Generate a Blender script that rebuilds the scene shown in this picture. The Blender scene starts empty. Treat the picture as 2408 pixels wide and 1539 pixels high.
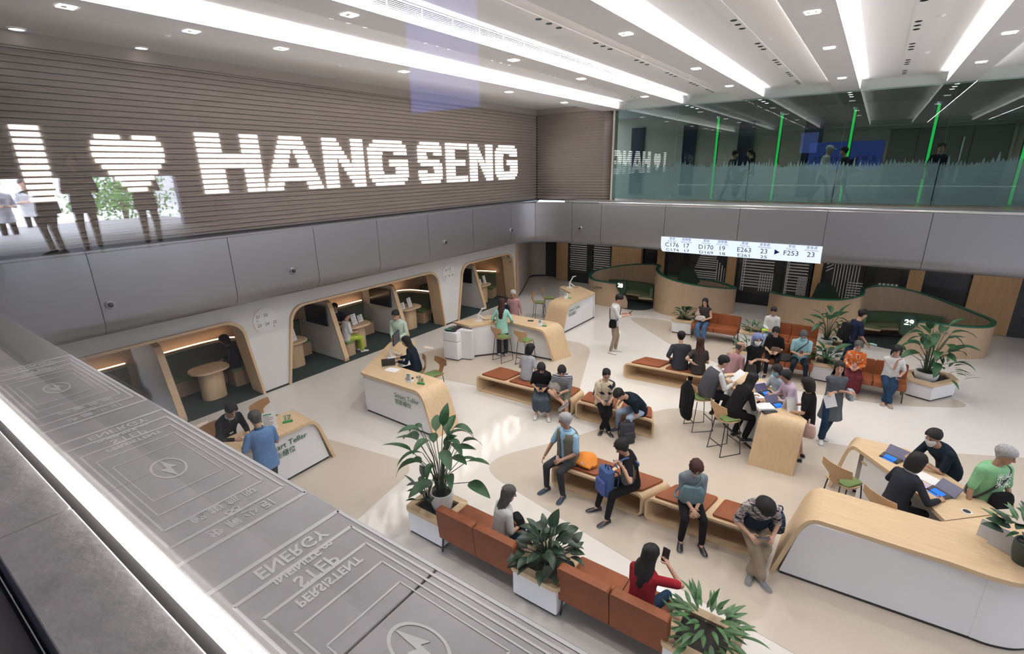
import bpy, bmesh, math, random
import numpy as np
from mathutils import Vector, Matrix, Euler
random.seed(7)
C = bpy.context.scene.collection
SC = bpy.context.scene
PI = math.pi
# ---------------------------------------------------------------- camera, world, lights, exposure
CAM_H, FPX = 5.195, 1174.44
YAW, PITCH, ROLL = -0.615288, 0.309066, -0.0166231
cf = Vector((math.sin(YAW)*math.cos(PITCH), math.cos(YAW)*math.cos(PITCH), -math.sin(PITCH)))
cr = cf.cross(Vector((0, 0, 1))).normalized(); cu = cr.cross(cf)
cr, cu = cr*math.cos(ROLL)+cu*math.sin(ROLL), -cr*math.sin(ROLL)+cu*math.cos(ROLL)
CAM = Vector((0, 0, CAM_H))
cam_d = bpy.data.cameras.new('camera'); cam = bpy.data.objects.new('camera', cam_d); C.objects.link(cam)
cam.matrix_world = Matrix(((cr.x, cu.x, -cf.x, 0), (cr.y, cu.y, -cf.y, 0), (cr.z, cu.z, -cf.z, CAM_H), (0, 0, 0, 1)))
cam_d.sensor_fit = 'HORIZONTAL'; cam_d.sensor_width = 36.0; cam_d.lens = 36.0*FPX/2408.0
cam_d.clip_start = 0.02; cam_d.clip_end = 200
SC.camera = cam
SC.view_settings.view_transform = 'Standard'
try: SC.view_settings.look = 'None'
except Exception: pass
SC.view_settings.gamma = 1.0; SC.view_settings.use_curve_mapping = False
SC.view_settings.exposure = 0.30
SC.cycles.max_bounces = 6; SC.cycles.diffuse_bounces = 3; SC.cycles.glossy_bounces = 3
SC.cycles.transmission_bounces = 4; SC.cycles.transparent_max_bounces = 10
SC.cycles.sample_clamp_indirect = 4.0
SC.cycles.caustics_reflective = False; SC.cycles.caustics_refractive = False
W = bpy.data.worlds.new('daylight'); SC.world = W; W.use_nodes = True
W.node_tree.nodes['Background'].inputs[0].default_value = (0.80, 0.86, 1.0, 1)
W.node_tree.nodes['Background'].inputs[1].default_value = 6.0

def area(name, loc, sx, sy, power, rot=(0, 0, 0), col=(1, 1, 1)):
    d = bpy.data.lights.new(name, 'AREA'); d.shape = 'RECTANGLE'; d.size = sx; d.size_y = sy; d.energy = power; d.color = col
    o = bpy.data.objects.new(name, d); C.objects.link(o); o.location = loc; o.rotation_euler = rot; return o
def spot(name, loc, power, size=1.9, col=(1, 0.95, 0.88), aim=None, blend=0.6, rad=0.06):
    d = bpy.data.lights.new(name, 'SPOT'); d.energy = power; d.spot_size = size; d.spot_blend = blend; d.color = col; d.shadow_soft_size = rad
    o = bpy.data.objects.new(name, d); C.objects.link(o); o.location = loc
    if aim is not None: o.rotation_euler = (Vector(aim)-Vector(loc)).to_track_quat('-Z', 'Y').to_euler()
    return o
for i, x in enumerate((-7.50, -5.33, -3.02, -.70, 1.66, 3.99)):
    area('cove_light', (x, 8.8, 7.07), .05, 16.5, 300, (PI, -1.0, 0), (1, .95, .93))
for x in (-8.35, -6.05, -3.70, -1.35, .98, 3.31):
    area('cove_light', (x, 8.8, 7.07), .05, 16.5, 150, (PI, .9, 0), (1, .93, .88))
for x, y in ((-7.9, 3), (-7.9, 7), (-7.9, 11), (-7.9, 15), (-5.7, 3), (-5.7, 7), (-5.7, 11), (-5.7, 15), (-3.36, 4), (-3.36, 8), (-3.36, 12), (-3.36, 16), (-1.02, 4), (-1.02, 8), (-1.02, 12), (-1.02, 16), (1.32, 5), (1.32, 9), (1.32, 13), (3.65, 6), (3.65, 11)):
    spot('downlight_lamp', (x, y, 7.0), 170, 2.0, aim=(x, y+.01, 0))
for x in (-6.6, -4.5, -2.2, 0, 2.3, 4.6): spot('corridor_lamp', (x, 18.9, 7.05), 60, 2.4, aim=(x, 19.6, 4))
for x in (-10.5, -8.2, -5.3, -3.2, -1.2, .9, 3.2): spot('office_fill', (x, 19.2, 2.42), 16, 2.3, aim=(x, 20.3, 0), rad=.04)  # added fill spots that brighten the office fronts, no fittings there
for x in (-5.0, -3.4, -1.9, -.4, 1.2): spot('ledge_fill', (x, .75, 7.02), 40, .9, aim=(x, .72, 3.9), rad=.08)  # spots added to lift the brightness of the near ledge, not actual fittings

# ---------------------------------------------------------------- measuring helpers: where a sight line meets a level or a wall
def _ray(px, py): return cf + cr*((px-1204)/FPX) - cu*((py-769.5)/FPX)
def P(px, py, z=0.0):
    d = _ray(px, py); return CAM + d*((z-CAM_H)/d.z)
def PX(px, py, X):
    d = _ray(px, py); return CAM + d*(X/d.x)
def PY(px, py, Y):
    d = _ray(px, py); return CAM + d*(Y/d.y)
def P2(px, py, z=0.0):
    v = P(px, py, z); return Vector((v.x, v.y))
# ---------------------------------------------------------------- materials
MATS = {}
def mat(name, col, rough=0.5, metal=0.0, noise=0.0, nscale=8.0, bump=0.0, bscale=60.0, emit=None, estr=0.0, alpha=1.0, spec=0.5, trans=0.0, sheen=0.0, coat=0.0, stretch=None):
    if name in MATS: return MATS[name]
    m = bpy.data.materials.new(name); m.use_nodes = True; nt = m.node_tree; b = nt.nodes['Principled BSDF']
    I = b.inputs
    I['Base Color'].default_value = (*col, 1); I['Roughness'].default_value = rough; I['Metallic'].default_value = metal
    I['Specular IOR Level'].default_value = spec
    if alpha < 1: I['Alpha'].default_value = alpha
    if trans: I['Transmission Weight'].default_value = trans
    if coat: I['Coat Weight'].default_value = coat; I['Coat Roughness'].default_value = 0.15
    if emit is not None: I['Emission Color'].default_value = (*emit, 1); I['Emission Strength'].default_value = estr
    tc = None
    if noise or bump:
        tc = nt.nodes.new('ShaderNodeTexCoord'); mp = nt.nodes.new('ShaderNodeMapping'); nt.links.new(tc.outputs['Object'], mp.inputs[0])
        if stretch: mp.inputs['Scale'].default_value = stretch
    if noise:
        n = nt.nodes.new('ShaderNodeTexNoise'); n.inputs['Scale'].default_value = nscale; n.inputs['Detail'].default_value = 6
        nt.links.new(mp.outputs[0], n.inputs['Vector'])
        r = nt.nodes.new('ShaderNodeValToRGB'); e = r.color_ramp.elements
        e[0].position = 0.3; e[1].position = 0.7
        e[0].color = (*[max(0, c*(1-noise)) for c in col], 1); e[1].color = (*[min(1, c*(1+noise)) for c in col], 1)
        nt.links.new(n.outputs['Fac'], r.inputs[0]); nt.links.new(r.outputs[0], I['Base Color'])
    if bump:
        n2 = nt.nodes.new('ShaderNodeTexNoise'); n2.inputs['Scale'].default_value = bscale; n2.inputs['Detail'].default_value = 3
        nt.links.new(mp.outputs[0], n2.inputs['Vector'])
        bp = nt.nodes.new('ShaderNodeBump'); bp.inputs['Strength'].default_value = bump; bp.inputs['Distance'].default_value = 0.01
        nt.links.new(n2.outputs['Fac'], bp.inputs['Height']); nt.links.new(bp.outputs[0], I['Normal'])
    MATS[name] = m; return m
def pattern(name, cols, kind='noise', scale=10.0, rough=0.8, stretch=(1, 1, 1), cuts=None, detail=2.0):
    """cloth or film with a printed pattern of flat colours (constant colour ramp)"""
    if name in MATS: return MATS[name]
    m = bpy.data.materials.new(name); m.use_nodes = True; nt = m.node_tree; b = nt.nodes['Principled BSDF']
    b.inputs['Roughness'].default_value = rough; b.inputs['Specular IOR Level'].default_value = 0.2
    tc = nt.nodes.new('ShaderNodeTexCoord'); mp = nt.nodes.new('ShaderNodeMapping'); nt.links.new(tc.outputs['Object'], mp.inputs[0])
    mp.inputs['Scale'].default_value = stretch
    if kind == 'noise':
        n = nt.nodes.new('ShaderNodeTexNoise'); n.inputs['Scale'].default_value = scale; n.inputs['Detail'].default_value = detail; out = n.outputs['Fac']
    elif kind == 'voronoi':
        n = nt.nodes.new('ShaderNodeTexVoronoi'); n.inputs['Scale'].default_value = scale; out = n.outputs['Distance']
    else:
        n = nt.nodes.new('ShaderNodeTexWave'); n.wave_type = 'BANDS'; n.bands_direction = 'Z'; n.inputs['Scale'].default_value = scale; n.inputs['Distortion'].default_value = detail; out = n.outputs['Fac']
    nt.links.new(mp.outputs[0], n.inputs['Vector'])
    r = nt.nodes.new('ShaderNodeValToRGB'); r.color_ramp.interpolation = 'CONSTANT'; e = r.color_ramp.elements
    k = len(cols); cuts = cuts or [i/k for i in range(k)]
    while len(e) < k: e.new(0.5)
    for i in range(k): e[i].position = cuts[i]; e[i].color = (*cols[i], 1)
    nt.links.new(out, r.inputs[0]); nt.links.new(r.outputs[0], b.inputs['Base Color'])
    MATS[name] = m; return m
def wood(name, c1, c2, rough=0.42, stretch=(1.2, 14, 14)):
    if name in MATS: return MATS[name]
    m = bpy.data.materials.new(name); m.use_nodes = True; nt = m.node_tree; b = nt.nodes['Principled BSDF']
    b.inputs['Roughness'].default_value = rough; b.inputs['Specular IOR Level'].default_value = 0.35
    tc = nt.nodes.new('ShaderNodeTexCoord'); mp = nt.nodes.new('ShaderNodeMapping'); nt.links.new(tc.outputs['Object'], mp.inputs[0]); mp.inputs['Scale'].default_value = stretch
    n = nt.nodes.new('ShaderNodeTexNoise'); n.inputs['Scale'].default_value = 1.6; n.inputs['Detail'].default_value = 8; n.inputs['Distortion'].default_value = 0.6
    nt.links.new(mp.outputs[0], n.inputs['Vector'])
    r = nt.nodes.new('ShaderNodeValToRGB'); e = r.color_ramp.elements; e[0].position = .32; e[1].position = .68
    e[0].color = (*c1, 1); e[1].color = (*c2, 1); nt.links.new(n.outputs['Fac'], r.inputs[0]); nt.links.new(r.outputs[0], b.inputs['Base Color'])
    MATS[name] = m; return m
def emission(name, col, s):
    if name in MATS: return MATS[name]
    m = bpy.data.materials.new(name); m.use_nodes = True; nt = m.node_tree; nt.nodes.clear()
    o = nt.nodes.new('ShaderNodeOutputMaterial'); e = nt.nodes.new('ShaderNodeEmission'); e.inputs[0].default_value = (*col, 1); e.inputs[1].default_value = s
    nt.links.new(e.outputs[0], o.inputs[0]); MATS[name] = m; return m
def glass(name, tint=(1, 1, 1), refl=1.5, base=0.0, rough=0.0, film=None, filmcol=(1, 1, 1)):
    """a pane: tinted see-through mixed with mirror reflection by Fresnel"""
    if name in MATS: return MATS[name]
    m = bpy.data.materials.new(name); m.use_nodes = True; nt = m.node_tree; nt.nodes.clear()
    o = nt.nodes.new('ShaderNodeOutputMaterial'); t = nt.nodes.new('ShaderNodeBsdfTransparent'); t.inputs[0].default_value = (*tint, 1)
    g = nt.nodes.new('ShaderNodeBsdfGlossy'); g.inputs['Roughness'].default_value = rough; g.inputs[0].default_value = (1, 1, 1, 1)
    f = nt.nodes.new('ShaderNodeFresnel'); ge = nt.nodes.new('ShaderNodeNewGeometry'); mr = nt.nodes.new('ShaderNodeMapRange')
    mr.inputs['To Min'].default_value = refl; mr.inputs['To Max'].default_value = 1/refl; nt.links.new(ge.outputs['Backfacing'], mr.inputs['Value']); nt.links.new(mr.outputs[0], f.inputs[0])   # same reflection from both sides of a thin pane
    mx = nt.nodes.new('ShaderNodeMixShader'); nt.links.new(f.outputs[0], mx.inputs[0])
    src = t.outputs[0]
    if film:
        df = nt.nodes.new('ShaderNodeBsdfDiffuse'); df.inputs[0].default_value = (*filmcol, 1)
        m2 = nt.nodes.new('ShaderNodeMixShader'); m2.inputs[0].default_value = film; nt.links.new(t.outputs[0], m2.inputs[1]); nt.links.new(df.outputs[0], m2.inputs[2]); src = m2.outputs[0]
    nt.links.new(src, mx.inputs[1]); nt.links.new(g.outputs[0], mx.inputs[2]); nt.links.new(mx.outputs[0], o.inputs[0])
    MATS[name] = m; return m
# ---------------------------------------------------------------- mesh builder
def wm(o):
    m = Matrix.Identity(4)
    while o is not None: m = o.matrix_basis @ m; o = o.parent
    return m
class MB:
    def __init__(s): s.v = []; s.f = []
    def add(s, vs, fs):
        b = len(s.v); s.v += [tuple(v) for v in vs]; s.f += [tuple(b+i for i in f) for f in fs]; return s
    def box(s, c, d, rz=0.0, M=None):
        x, y, z = d[0]/2, d[1]/2, d[2]/2; vs = [Vector((a*x, b*y, e*z)) for a in (-1, 1) for b in (-1, 1) for e in (-1, 1)]
        R = M if M is not None else Matrix.Rotation(rz, 3, 'Z')
        return s.add([R @ v + Vector(c) for v in vs], [(0, 1, 3, 2), (4, 6, 7, 5), (0, 4, 5, 1), (2, 3, 7, 6), (0, 2, 6, 4), (1, 5, 7, 3)])
    def prism(s, poly, z0, z1):
        n = len(poly); a = sum(poly[i][0]*poly[(i+1) % n][1]-poly[(i+1) % n][0]*poly[i][1] for i in range(n))
        if a < 0: poly = list(poly)[::-1]
        vs = [(p[0], p[1], z0) for p in poly]+[(p[0], p[1], z1) for p in poly]
        return s.add(vs, [tuple(range(n))[::-1], tuple(range(n, 2*n))]+[(i, (i+1) % n, n+(i+1) % n, n+i) for i in range(n)])
    def loft(s, rings, cap=True, closed=True):
        n = len(rings[0]); vs = [p for r in rings for p in r]; fs = []
        for i in range(len(rings)-1):
            for j in range(n if closed else n-1):
                k = (j+1) % n; fs.append((i*n+j, i*n+k, (i+1)*n+k, (i+1)*n+j))
        if cap: fs.append(tuple(range(n))[::-1]); fs.append(tuple((len(rings)-1)*n+j for j in range(n)))
        return s.add(vs, fs)
    def tube(s, pts, r, n=8, cap=True):
        pts = [Vector(p) for p in pts]; rs = r if isinstance(r, (list, tuple)) else [r]*len(pts); rings = []; up = None
        for i, p in enumerate(pts):
            t = (pts[min(i+1, len(pts)-1)]-pts[max(i-1, 0)]).normalized()
            if up is None: up = Vector((0, 0, 1)) if abs(t.z) < .9 else Vector((1, 0, 0))
            a = t.cross(up).normalized(); b = t.cross(a).normalized(); up = -b
            rings.append([p+(a*math.cos(2*PI*k/n)+b*math.sin(2*PI*k/n))*rs[i] for k in range(n)])
        return s.loft(rings, cap)
    def limb(s, a, b, ra, rb, n=10):
        a = Vector(a); b = Vector(b); t = (b-a); L = t.length; t = t/L if L > 1e-6 else Vector((0, 0, 1))
        up = Vector((0, 0, 1)) if abs(t.z) < .9 else Vector((1, 0, 0)); u = t.cross(up).normalized(); w = t.cross(u)
        st = [(-ra*.98, ra*.2), (-ra*.7, ra*.72), (0, ra), (L*.5, (ra+rb)/2), (L, rb), (L+rb*.7, rb*.72), (L+rb*.98, rb*.2)]
        return s.loft([[a+t*q+(u*math.cos(2*PI*k/n)+w*math.sin(2*PI*k/n))*r for k in range(n)] for q, r in st])
    def ball(s, c, r, n=12, m=8, M=None):
        rx, ry, rz = r if isinstance(r, (tuple, list)) else (r, r, r); c = Vector(c); rings = []
        for i in range(1, m):
            a = PI*i/m; rings.append([c+(M @ Vector((rx*math.sin(a)*math.cos(2*PI*k/n), ry*math.sin(a)*math.sin(2*PI*k/n), -rz*math.cos(a))) if M else Vector((rx*math.sin(a)*math.cos(2*PI*k/n), ry*math.sin(a)*math.sin(2*PI*k/n), -rz*math.cos(a)))) for k in range(n)])
        return s.loft(rings)
    def rbox(s, c, d, r=0.02, rz=0.0, seg=3):
        """box with rounded vertical edges and a small chamfer at the top"""
        x, y = d[0]/2, d[1]/2; r = min(r, x*.99, y*.99); poly = []
        for cx, cy, a0 in ((x-r, y-r, 0), (-x+r, y-r, PI/2), (-x+r, -y+r, PI), (x-r, -y+r, 1.5*PI)):
            for k in range(seg+1): a = a0+PI/2*k/seg; poly.append((cx+r*math.cos(a), cy+r*math.sin(a)))
        ch = min(r*.5, d[2]*.4); R = Matrix.Rotation(rz, 3, 'Z'); cc = Vector(c)
        def ring(z, k): return [R @ Vector((p[0]*(1-k/x), p[1]*(1-k/y), z))+cc for p in poly]
        return s.loft([ring(-d[2]/2, 0), ring(d[2]/2-ch, 0), ring(d[2]/2-ch*.3, ch*.3), ring(d[2]/2, ch)])
    def obj(s, name, m=None, parent=None, smooth=False, world=False, fix=True):
        me = bpy.data.meshes.new(name); vs = s.v
        if world and parent is not None:
            M = wm(parent).inverted(); vs = [tuple(M @ Vector(v)) for v in vs]
        me.from_pydata(vs, [], s.f)
        if fix:
            bm = bmesh.new(); bm.from_mesh(me); bmesh.ops.recalc_face_normals(bm, faces=bm.faces); bm.to_mesh(me); bm.free()
        if m is not None: me.materials.append(m)
        if smooth: me.shade_smooth()
        if smooth == 'auto' or smooth == 1: 
            try: me.set_sharp_from_angle(angle=math.radians(40))
            except Exception: pass
        me.update(); return link(name, me, parent)
def link(name, data, parent=None):
    o = bpy.data.objects.new(name, data); C.objects.link(o)
    if parent is not None: o.parent = parent
    return o
def tag(o, label=None, cat=None, group=None, kind=None):
    if label: o['label'] = label
    if cat: o['category'] = cat
    if group: o['group'] = group
    if kind: o['kind'] = kind
    return o
def thing(name, label, cat, loc=(0, 0, 0), rz=0.0, group=None):
    o = bpy.data.objects.new(name, None); C.objects.link(o); o.location = loc; o.rotation_euler = (0, 0, rz); o.empty_display_size = .1
    return tag(o, label, cat, group)
def struct(o): o['kind'] = 'structure'; return o
def text(name, body, size, m, parent, loc, rot=None, M=None, align='CENTER', ext=0.001, world=False, bold=0.0):
    d = bpy.data.curves.new(name, 'FONT'); d.body = body; d.size = size; d.align_x = align; d.align_y = 'CENTER'; d.extrude = ext; d.resolution_u = 2; d.offset = bold
    if m is not None: d.materials.append(m)
    o = link(name, d, parent)
    if M is not None:
        T = Matrix.Translation(loc) @ M.to_4x4()
    else:
        T = Matrix.Translation(loc) @ Euler(rot or (0, 0, 0)).to_matrix().to_4x4()
    if world and parent is not None: T = wm(parent).inverted() @ T
    o.matrix_basis = T; return o
def frame(xdir, zdir=(0, 0, 1)):
    """3x3 with columns right, up, out for lettering that reads along xdir with its top towards zdir"""
    x = Vector(xdir).normalized(); z = Vector(zdir).normalized(); z = (z-x*z.dot(x)).normalized(); n = x.cross(z)
    return Matrix(((x.x, z.x, n.x), (x.y, z.y, n.y), (x.z, z.z, n.z)))
def spline(pts, n=8, closed=False):
    """Catmull-Rom through the points"""
    pts = [Vector(p) for p in pts]; out = []; N = len(pts); R = range(N if closed else N-1)
    for i in R:
        p0 = pts[(i-1) % N] if closed or i > 0 else pts[0]*2-pts[1]; p1 = pts[i]; p2 = pts[(i+1) % N]
        p3 = pts[(i+2) % N] if closed or i+2 < N else p2*2-p1
        for k in range(n):
            t = k/n; out.append(((p1*2)+(p2-p0)*t+(p0*2-p1*5+p2*4-p3)*t*t+(p1*3-p0-p2*3+p3)*t*t*t)*.5)
    if not closed: out.append(pts[-1])
    return out
# shared materials
M_WOOD = wood('maple', (.56, .40, .245), (.64, .47, .30))
M_WOODV = wood('maple_upright', (.54, .385, .235), (.62, .455, .29), stretch=(14, 14, 1.2))
M_BENCHIN = wood('maple_inside', (.52, .36, .22), (.60, .43, .27))
M_WHITE = mat('white_laminate', (.74, .74, .76), .45, noise=.02, nscale=3)
M_BLACK = mat('black_plinth', (.012, .012, .014), .5)
M_WIRE = mat('black_wire', (.015, .015, .016), .4, spec=.5)
M_LEATHER = mat('rust_leather', (.20, .058, .020), .5, noise=.12, nscale=5, bump=.25, bscale=90, spec=.25)
M_GREENPAD = mat('green_felt', (.115, .17, .055), .9, noise=.15, nscale=40)
M_PAPER = mat('paper', (.80, .80, .82), .7)
M_DARKSCREEN = mat('dark_screen', (.012, .013, .016), .18)
M_CHROME = mat('brushed_steel', (.62, .62, .64), .28, 1.0)
M_BLUESCREEN = emission('blue_screen', (.03, .16, .75), 1.6)
M_GREENRIM = mat('green_rim', (.010, .095, .055), .5)
M_PLASTICW = mat('white_plastic', (.72, .73, .75), .35)
M_GREY = mat('grey_plastic', (.30, .31, .33), .45)
# ================================================================ SETTING
M_FLOOR = mat('white_terrazzo', (.70, .66, .63), .07, noise=.03, nscale=150, spec=.45)
M_INLAY = mat('beige_terrazzo', (.53, .46, .39), .12, noise=.06, nscale=160, spec=.4)
M_CEIL = mat('white_ceiling', (.82, .81, .81), .8)
M_LOUVRE = mat('taupe_louvre', (.24, .20, .175), .55)
M_PARAPET = mat('grey_metal_cladding', (.30, .30, .32), .40, .75, bump=.03, bscale=4, stretch=(1, 1, 14))
M_DARK = mat('dark_backing', (.03, .03, .033), .7)
M_FRIEZE = mat('taupe_frieze', (.27, .235, .215), .7)
M_STONE = mat('grey_stone', (.42, .40, .41), .6, noise=.18, nscale=6, bump=.2, bscale=30)
M_LEDGE = mat('grey_ledge', (.40, .39, .41), .32, .4, noise=.04, nscale=30)
M_PODWALL = mat('white_pod_wall', (.70, .69, .68), .5)
M_BEIGE = mat('beige_wall', (.50, .43, .37), .55)
M_CARPET = mat('dark_green_carpet', (.012, .026, .024), .95, noise=.3, nscale=60)
M_PODGREEN = mat('olive_pod_lining', (.055, .068, .038), .85, noise=.1, nscale=30)
M_PODWOOD = wood('pod_wood', (.40, .27, .17), (.47, .33, .215))
M_WARMLED = emission('warm_led', (1, .66, .40), 4.5)
XL, XP, YB, YG, ZP, ZB, ZC = -11.03, -10.7, 16.6, 17.5, 3.93, 7.04, 7.28   # louvre wall, parapet, back parapet, back glass, parapet top, beam, coffer
fl = struct(MB().box((-2, 10.5, -.1), (30, 29, .2)).obj('floor', M_FLOOR))
def fillet(pts, rs, n=7):
    out = []
    for i, (q, r) in enumerate(zip(pts, rs)):
        a, b = pts[i-1]-q, pts[(i+1) % len(pts)]-q; e = min(r, a.length*.45, b.length*.45); A, B = q+a.normalized()*e, q+b.normalized()*e
        for k in range(n+1): w = k/n; out.append(A*(1-w)**2+q*2*w*(1-w)+B*w*w)
    return out
def inlay(pts, z=.004):
    poly = [(p.x, p.y) for p in fillet([P2(p[0], p[1]) for p in pts], [p[2] for p in pts])]
    return MB().prism(poly, .0005, z).obj('floor_inlay', M_INLAY, fl)
inlay([(870, 863, .3), (1059, 896, .1), (1352, 952, .3), (1392, 812, .7), (1290, 793, .3), (1080, 808, .3)])
inlay([(600, 985, .1), (985, 1094, .5), (835, 1227, .1), (600, 1190, .1)])
inlay([(1105, 1090, 1.5), (1330, 1034, .1), (1597, 951, 1.4), (1790, 1004, .5), (1983, 1050, .3), (2600, 1090, .2), (2900, 1700, .1), (1888, 1550, .1), (1506, 1333, .1)])
inlay([(1472, 745, 1.2), (1560, 752, .6), (2150, 905, .8), (2310, 962, 1.3), (2090, 954, .6), (1850, 917, .6), (1583, 815, .5)])
# ---- ceiling: coffers between white beams running away from the camera
ce = struct(MB().box((-1.4, 8.6, ZC+.1), (19.4, 18.0, .2)).obj('ceiling', M_CEIL))
BEAMS = [(-8.31, -7.54), (-6.01, -5.39), (-3.66, -3.06), (-1.31, -.74), (1.02, 1.62), (3.35, 3.95), (5.7, 6.3)]
M_BEAM = mat('pale_beam', (.78, .77, .78), .75)
for a, b in BEAMS:
    MB().box(((a+b)/2, 8.6, (ZB+ZC)/2), (b-a, 17.8, ZC-ZB)).obj('ceiling_beam', M_BEAM, ce)
# air grille on the flank of the second beam
gr = MB().box((-5.383, 11.0, 7.165), (.012, 12.4, .15)).obj('vent_grille', M_DARK, ce); gr['label'] = 'long black slot air grille with thin white blades'
M_BLADE = mat('white_blade', (.75, .75, .76), .5)
bl = None
for k in range(7):
    o = MB().box((-5.372, 11.0, 7.105+k*.0205), (.012, 12.4, .006)).obj('blade', M_BLADE, gr)
for k in range(20):
    MB().box((-5.371, 5.0+k*.62, 7.165), (.014, .012, .15)).obj('blade', M_BLADE, gr)
MB().box((-5.376, 11.0, 7.068), (.026, 12.5, .03)).obj('vent_frame', M_BLADE, ce)
MB().box((-5.376, 11.0, 7.255), (.016, 12.5, .02)).obj('vent_frame', M_BLADE, ce)
# shallow rails that carry the air nozzles
for x in (-6.72, -4.45, -2.16, .14):
    MB().box((x, 9.5, ZC-.006), (.16, 15.6, .012)).obj('nozzle_rail', M_CEIL, ce)
# end wall over the glass
M_ENDWALL = mat('green_grey_end_wall', (.42, .46, .44), .6)
wb = struct(MB().box((-.9, YG+.12, (ZB+ZC)/2+.1), (14.2, .2, ZC-ZB+.2)).obj('wall_back', M_ENDWALL))
# ---- louvred sign wall on the left
wl = struct(MB().box((XL-.17, 8.4, 5.6), (.2, 18.6, 3.5)).obj('wall_left', M_DARK))
MB().box((XL-.02, 8.4, 7.185), (.1, 18.6, .22)).obj('frieze', M_FRIEZE, wl)
def slat_mesh(path, z0):
    """one louvre: lower face leans out and down, upper bevel leans up"""
    prof = [(-.03, .0), (-.03, .062), (.028, .067), (.030, .090), (-.03, .0985), (-.06, .0985), (-.06, 0)]; rings = []
    n = len(path)
    for i, p in enumerate(path):
        a = Vector(path[max(i-1, 0)]); b = Vector(path[min(i+1, n-1)]); q = Vector(p)
        t = (b-a).normalized(); nn = Vector((t.y, -t.x))
        if 0 < i < n-1:
            t1 = (q-a).normalized(); k = 1/max(.5, nn.dot(Vector((t1.y, -t1.x))))
        else: k = 1
        rings.append([(q.x+nn.x*u*k, q.y+nn.y*u*k, w) for u, w in prof])
    return MB().loft(rings)
s0 = slat_mesh([(XL, -.9), (XL, YG-.03)], 0).obj('slat', M_LOUVRE, wl); SLZ = 4.0
s0.location.z = SLZ
for k in range(1, 31):
    o = s0.copy(); C.objects.link(o); o.parent = wl; o.location.z = SLZ+.0992*k
wr = struct(MB().prism([(XL-.05, YG+.12), (-8.22, YG+.12), (-7.92, YG+.3), (-7.92, YG+.45), (XL-.05, YG+.45)], 3.93, 7.28).obj('wall_back_return', M_DARK))
s1 = slat_mesh([(XL+.01, YG-.02), (-8.2, YG-.02), (-7.88, YG+.2)], 0).obj('slat', M_LOUVRE, wr); s1.location.z = SLZ
for k in range(1, 31):
    o = s1.copy(); C.objects.link(o); o.parent = wr; o.location.z = SLZ+.0992*k
MB().prism([(XL, YG-.04), (-8.2, YG-.04), (-7.86, YG+.18), (-7.86, YG+.4), (XL, YG+.4)], 7.08, 7.28).obj('frieze', M_FRIEZE, wr)
struct(MB().box((-7.83, YG+.1, 5.58), (.06, .3, 3.2)).obj('trim_1', mat('pale_post', (.5, .45, .4), .5)))
# ---- rounded metal parapet round the hall, clad in separate panels
def par_path(n=10):
    pts = [(XP, -.9), (XP, 15.2)]
    for k in range(1, n): a = PI-PI/2*k/n; pts.append((-9.3+1.4*math.cos(a), 15.2+1.4*math.sin(a)))
    pts += [(-9.3, YB), (9.0, YB)]; return pts
def par_prof(off=0.0):
    p = [(-.33, ZP-off), (-.02-off, ZP-off), (-off, ZP-.02-off), (-off, 2.75)]
    for k in range(1, 9): a = PI/2*k/8; p.append((-.33+(.33-off)*math.cos(a), 2.75-(.33-off)*math.sin(a)))
    p.append((-.9, 2.42+off)); return p
PATH = [Vector((*p, 0)) for p in par_path()]
LEN = [0.0]
for i in range(1, len(PATH)): LEN.append(LEN[-1]+(PATH[i]-PATH[i-1]).length)
def at_len(s):
    for i in range(1, len(PATH)):
        if s <= LEN[i]+1e-6:
            t = (PATH[i]-PATH[i-1]).normalized(); q = PATH[i-1]+t*(s-LEN[i-1])
            if PATH[i-1].x > XP+1e-4 and PATH[i].x < -9.3-1e-4 or (XP-1e-4 < PATH[i].x < -9.3+1e-4 and q.y > 15.2):
                c = Vector((-9.3, 15.2, 0)); nn = (c-q).normalized(); return q, nn
            return q, Vector((t.y, -t.x, 0))
    return PATH[-1], Vector((0, -1, 0))
def par_piece(s0, s1, off, thick):
    cuts = [s0]+[l for l in LEN if s0+.02 < l < s1-.02]+[s1]; rings = []
    for s in cuts:
        q, nn = at_len(s); r = [(q.x+nn.x*u, q.y+nn.y*u, w) for u, w in par_prof(off)]; r2 = [(q.x+nn.x*u, q.y+nn.y*u, w) for u, w in par_prof(off+thick)]
        rings.append(r+r2[::-1])
    return MB().loft(rings)
core = struct(par_piece(.0, LEN[-1], .035, .02).obj('parapet', M_DARK))
def s_left(y): return y+.9
corner0 = s_left(15.2); corner1 = LEN[-1]-(9.0+9.3)
def s_back(x): return corner1+x+9.3
JO = [0]+[s_left(y) for y in (.85, 2.75, 5.08, 7.07, 8.98, 10.9, 13.0, 15.2)]+[(corner0+corner1)/2, s_back(-8.95), s_back(-7.78)]+[s_back(x) for x in (-5.5, -3.22, -.95, 1.32, 3.6, 5.9, 8.2)]+[LEN[-1]]
for a, b in zip(JO[:-1], JO[1:]):
    par_piece(a+.006, b-.006, 0.0, .025).obj('panel', M_PARAPET, core, smooth='auto')
rail = MB().tube([(-7.9, YB+.05, ZP+.035), (9, YB+.05, ZP+.035)], .045, 12).obj('trim_2', M_CHROME, smooth=True); struct(rail)
struct(MB().box((-.2, YB+.5, ZP+.05), (17.8, .9, .06)).obj('trim_3', mat('ledge_metal', (.36, .355, .36), .4, .5)))
struct(MB().box((XL+.18, 8.2, ZP+.015), (.2, 18.0, .03)).obj('trim_4', M_PARAPET))
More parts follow.
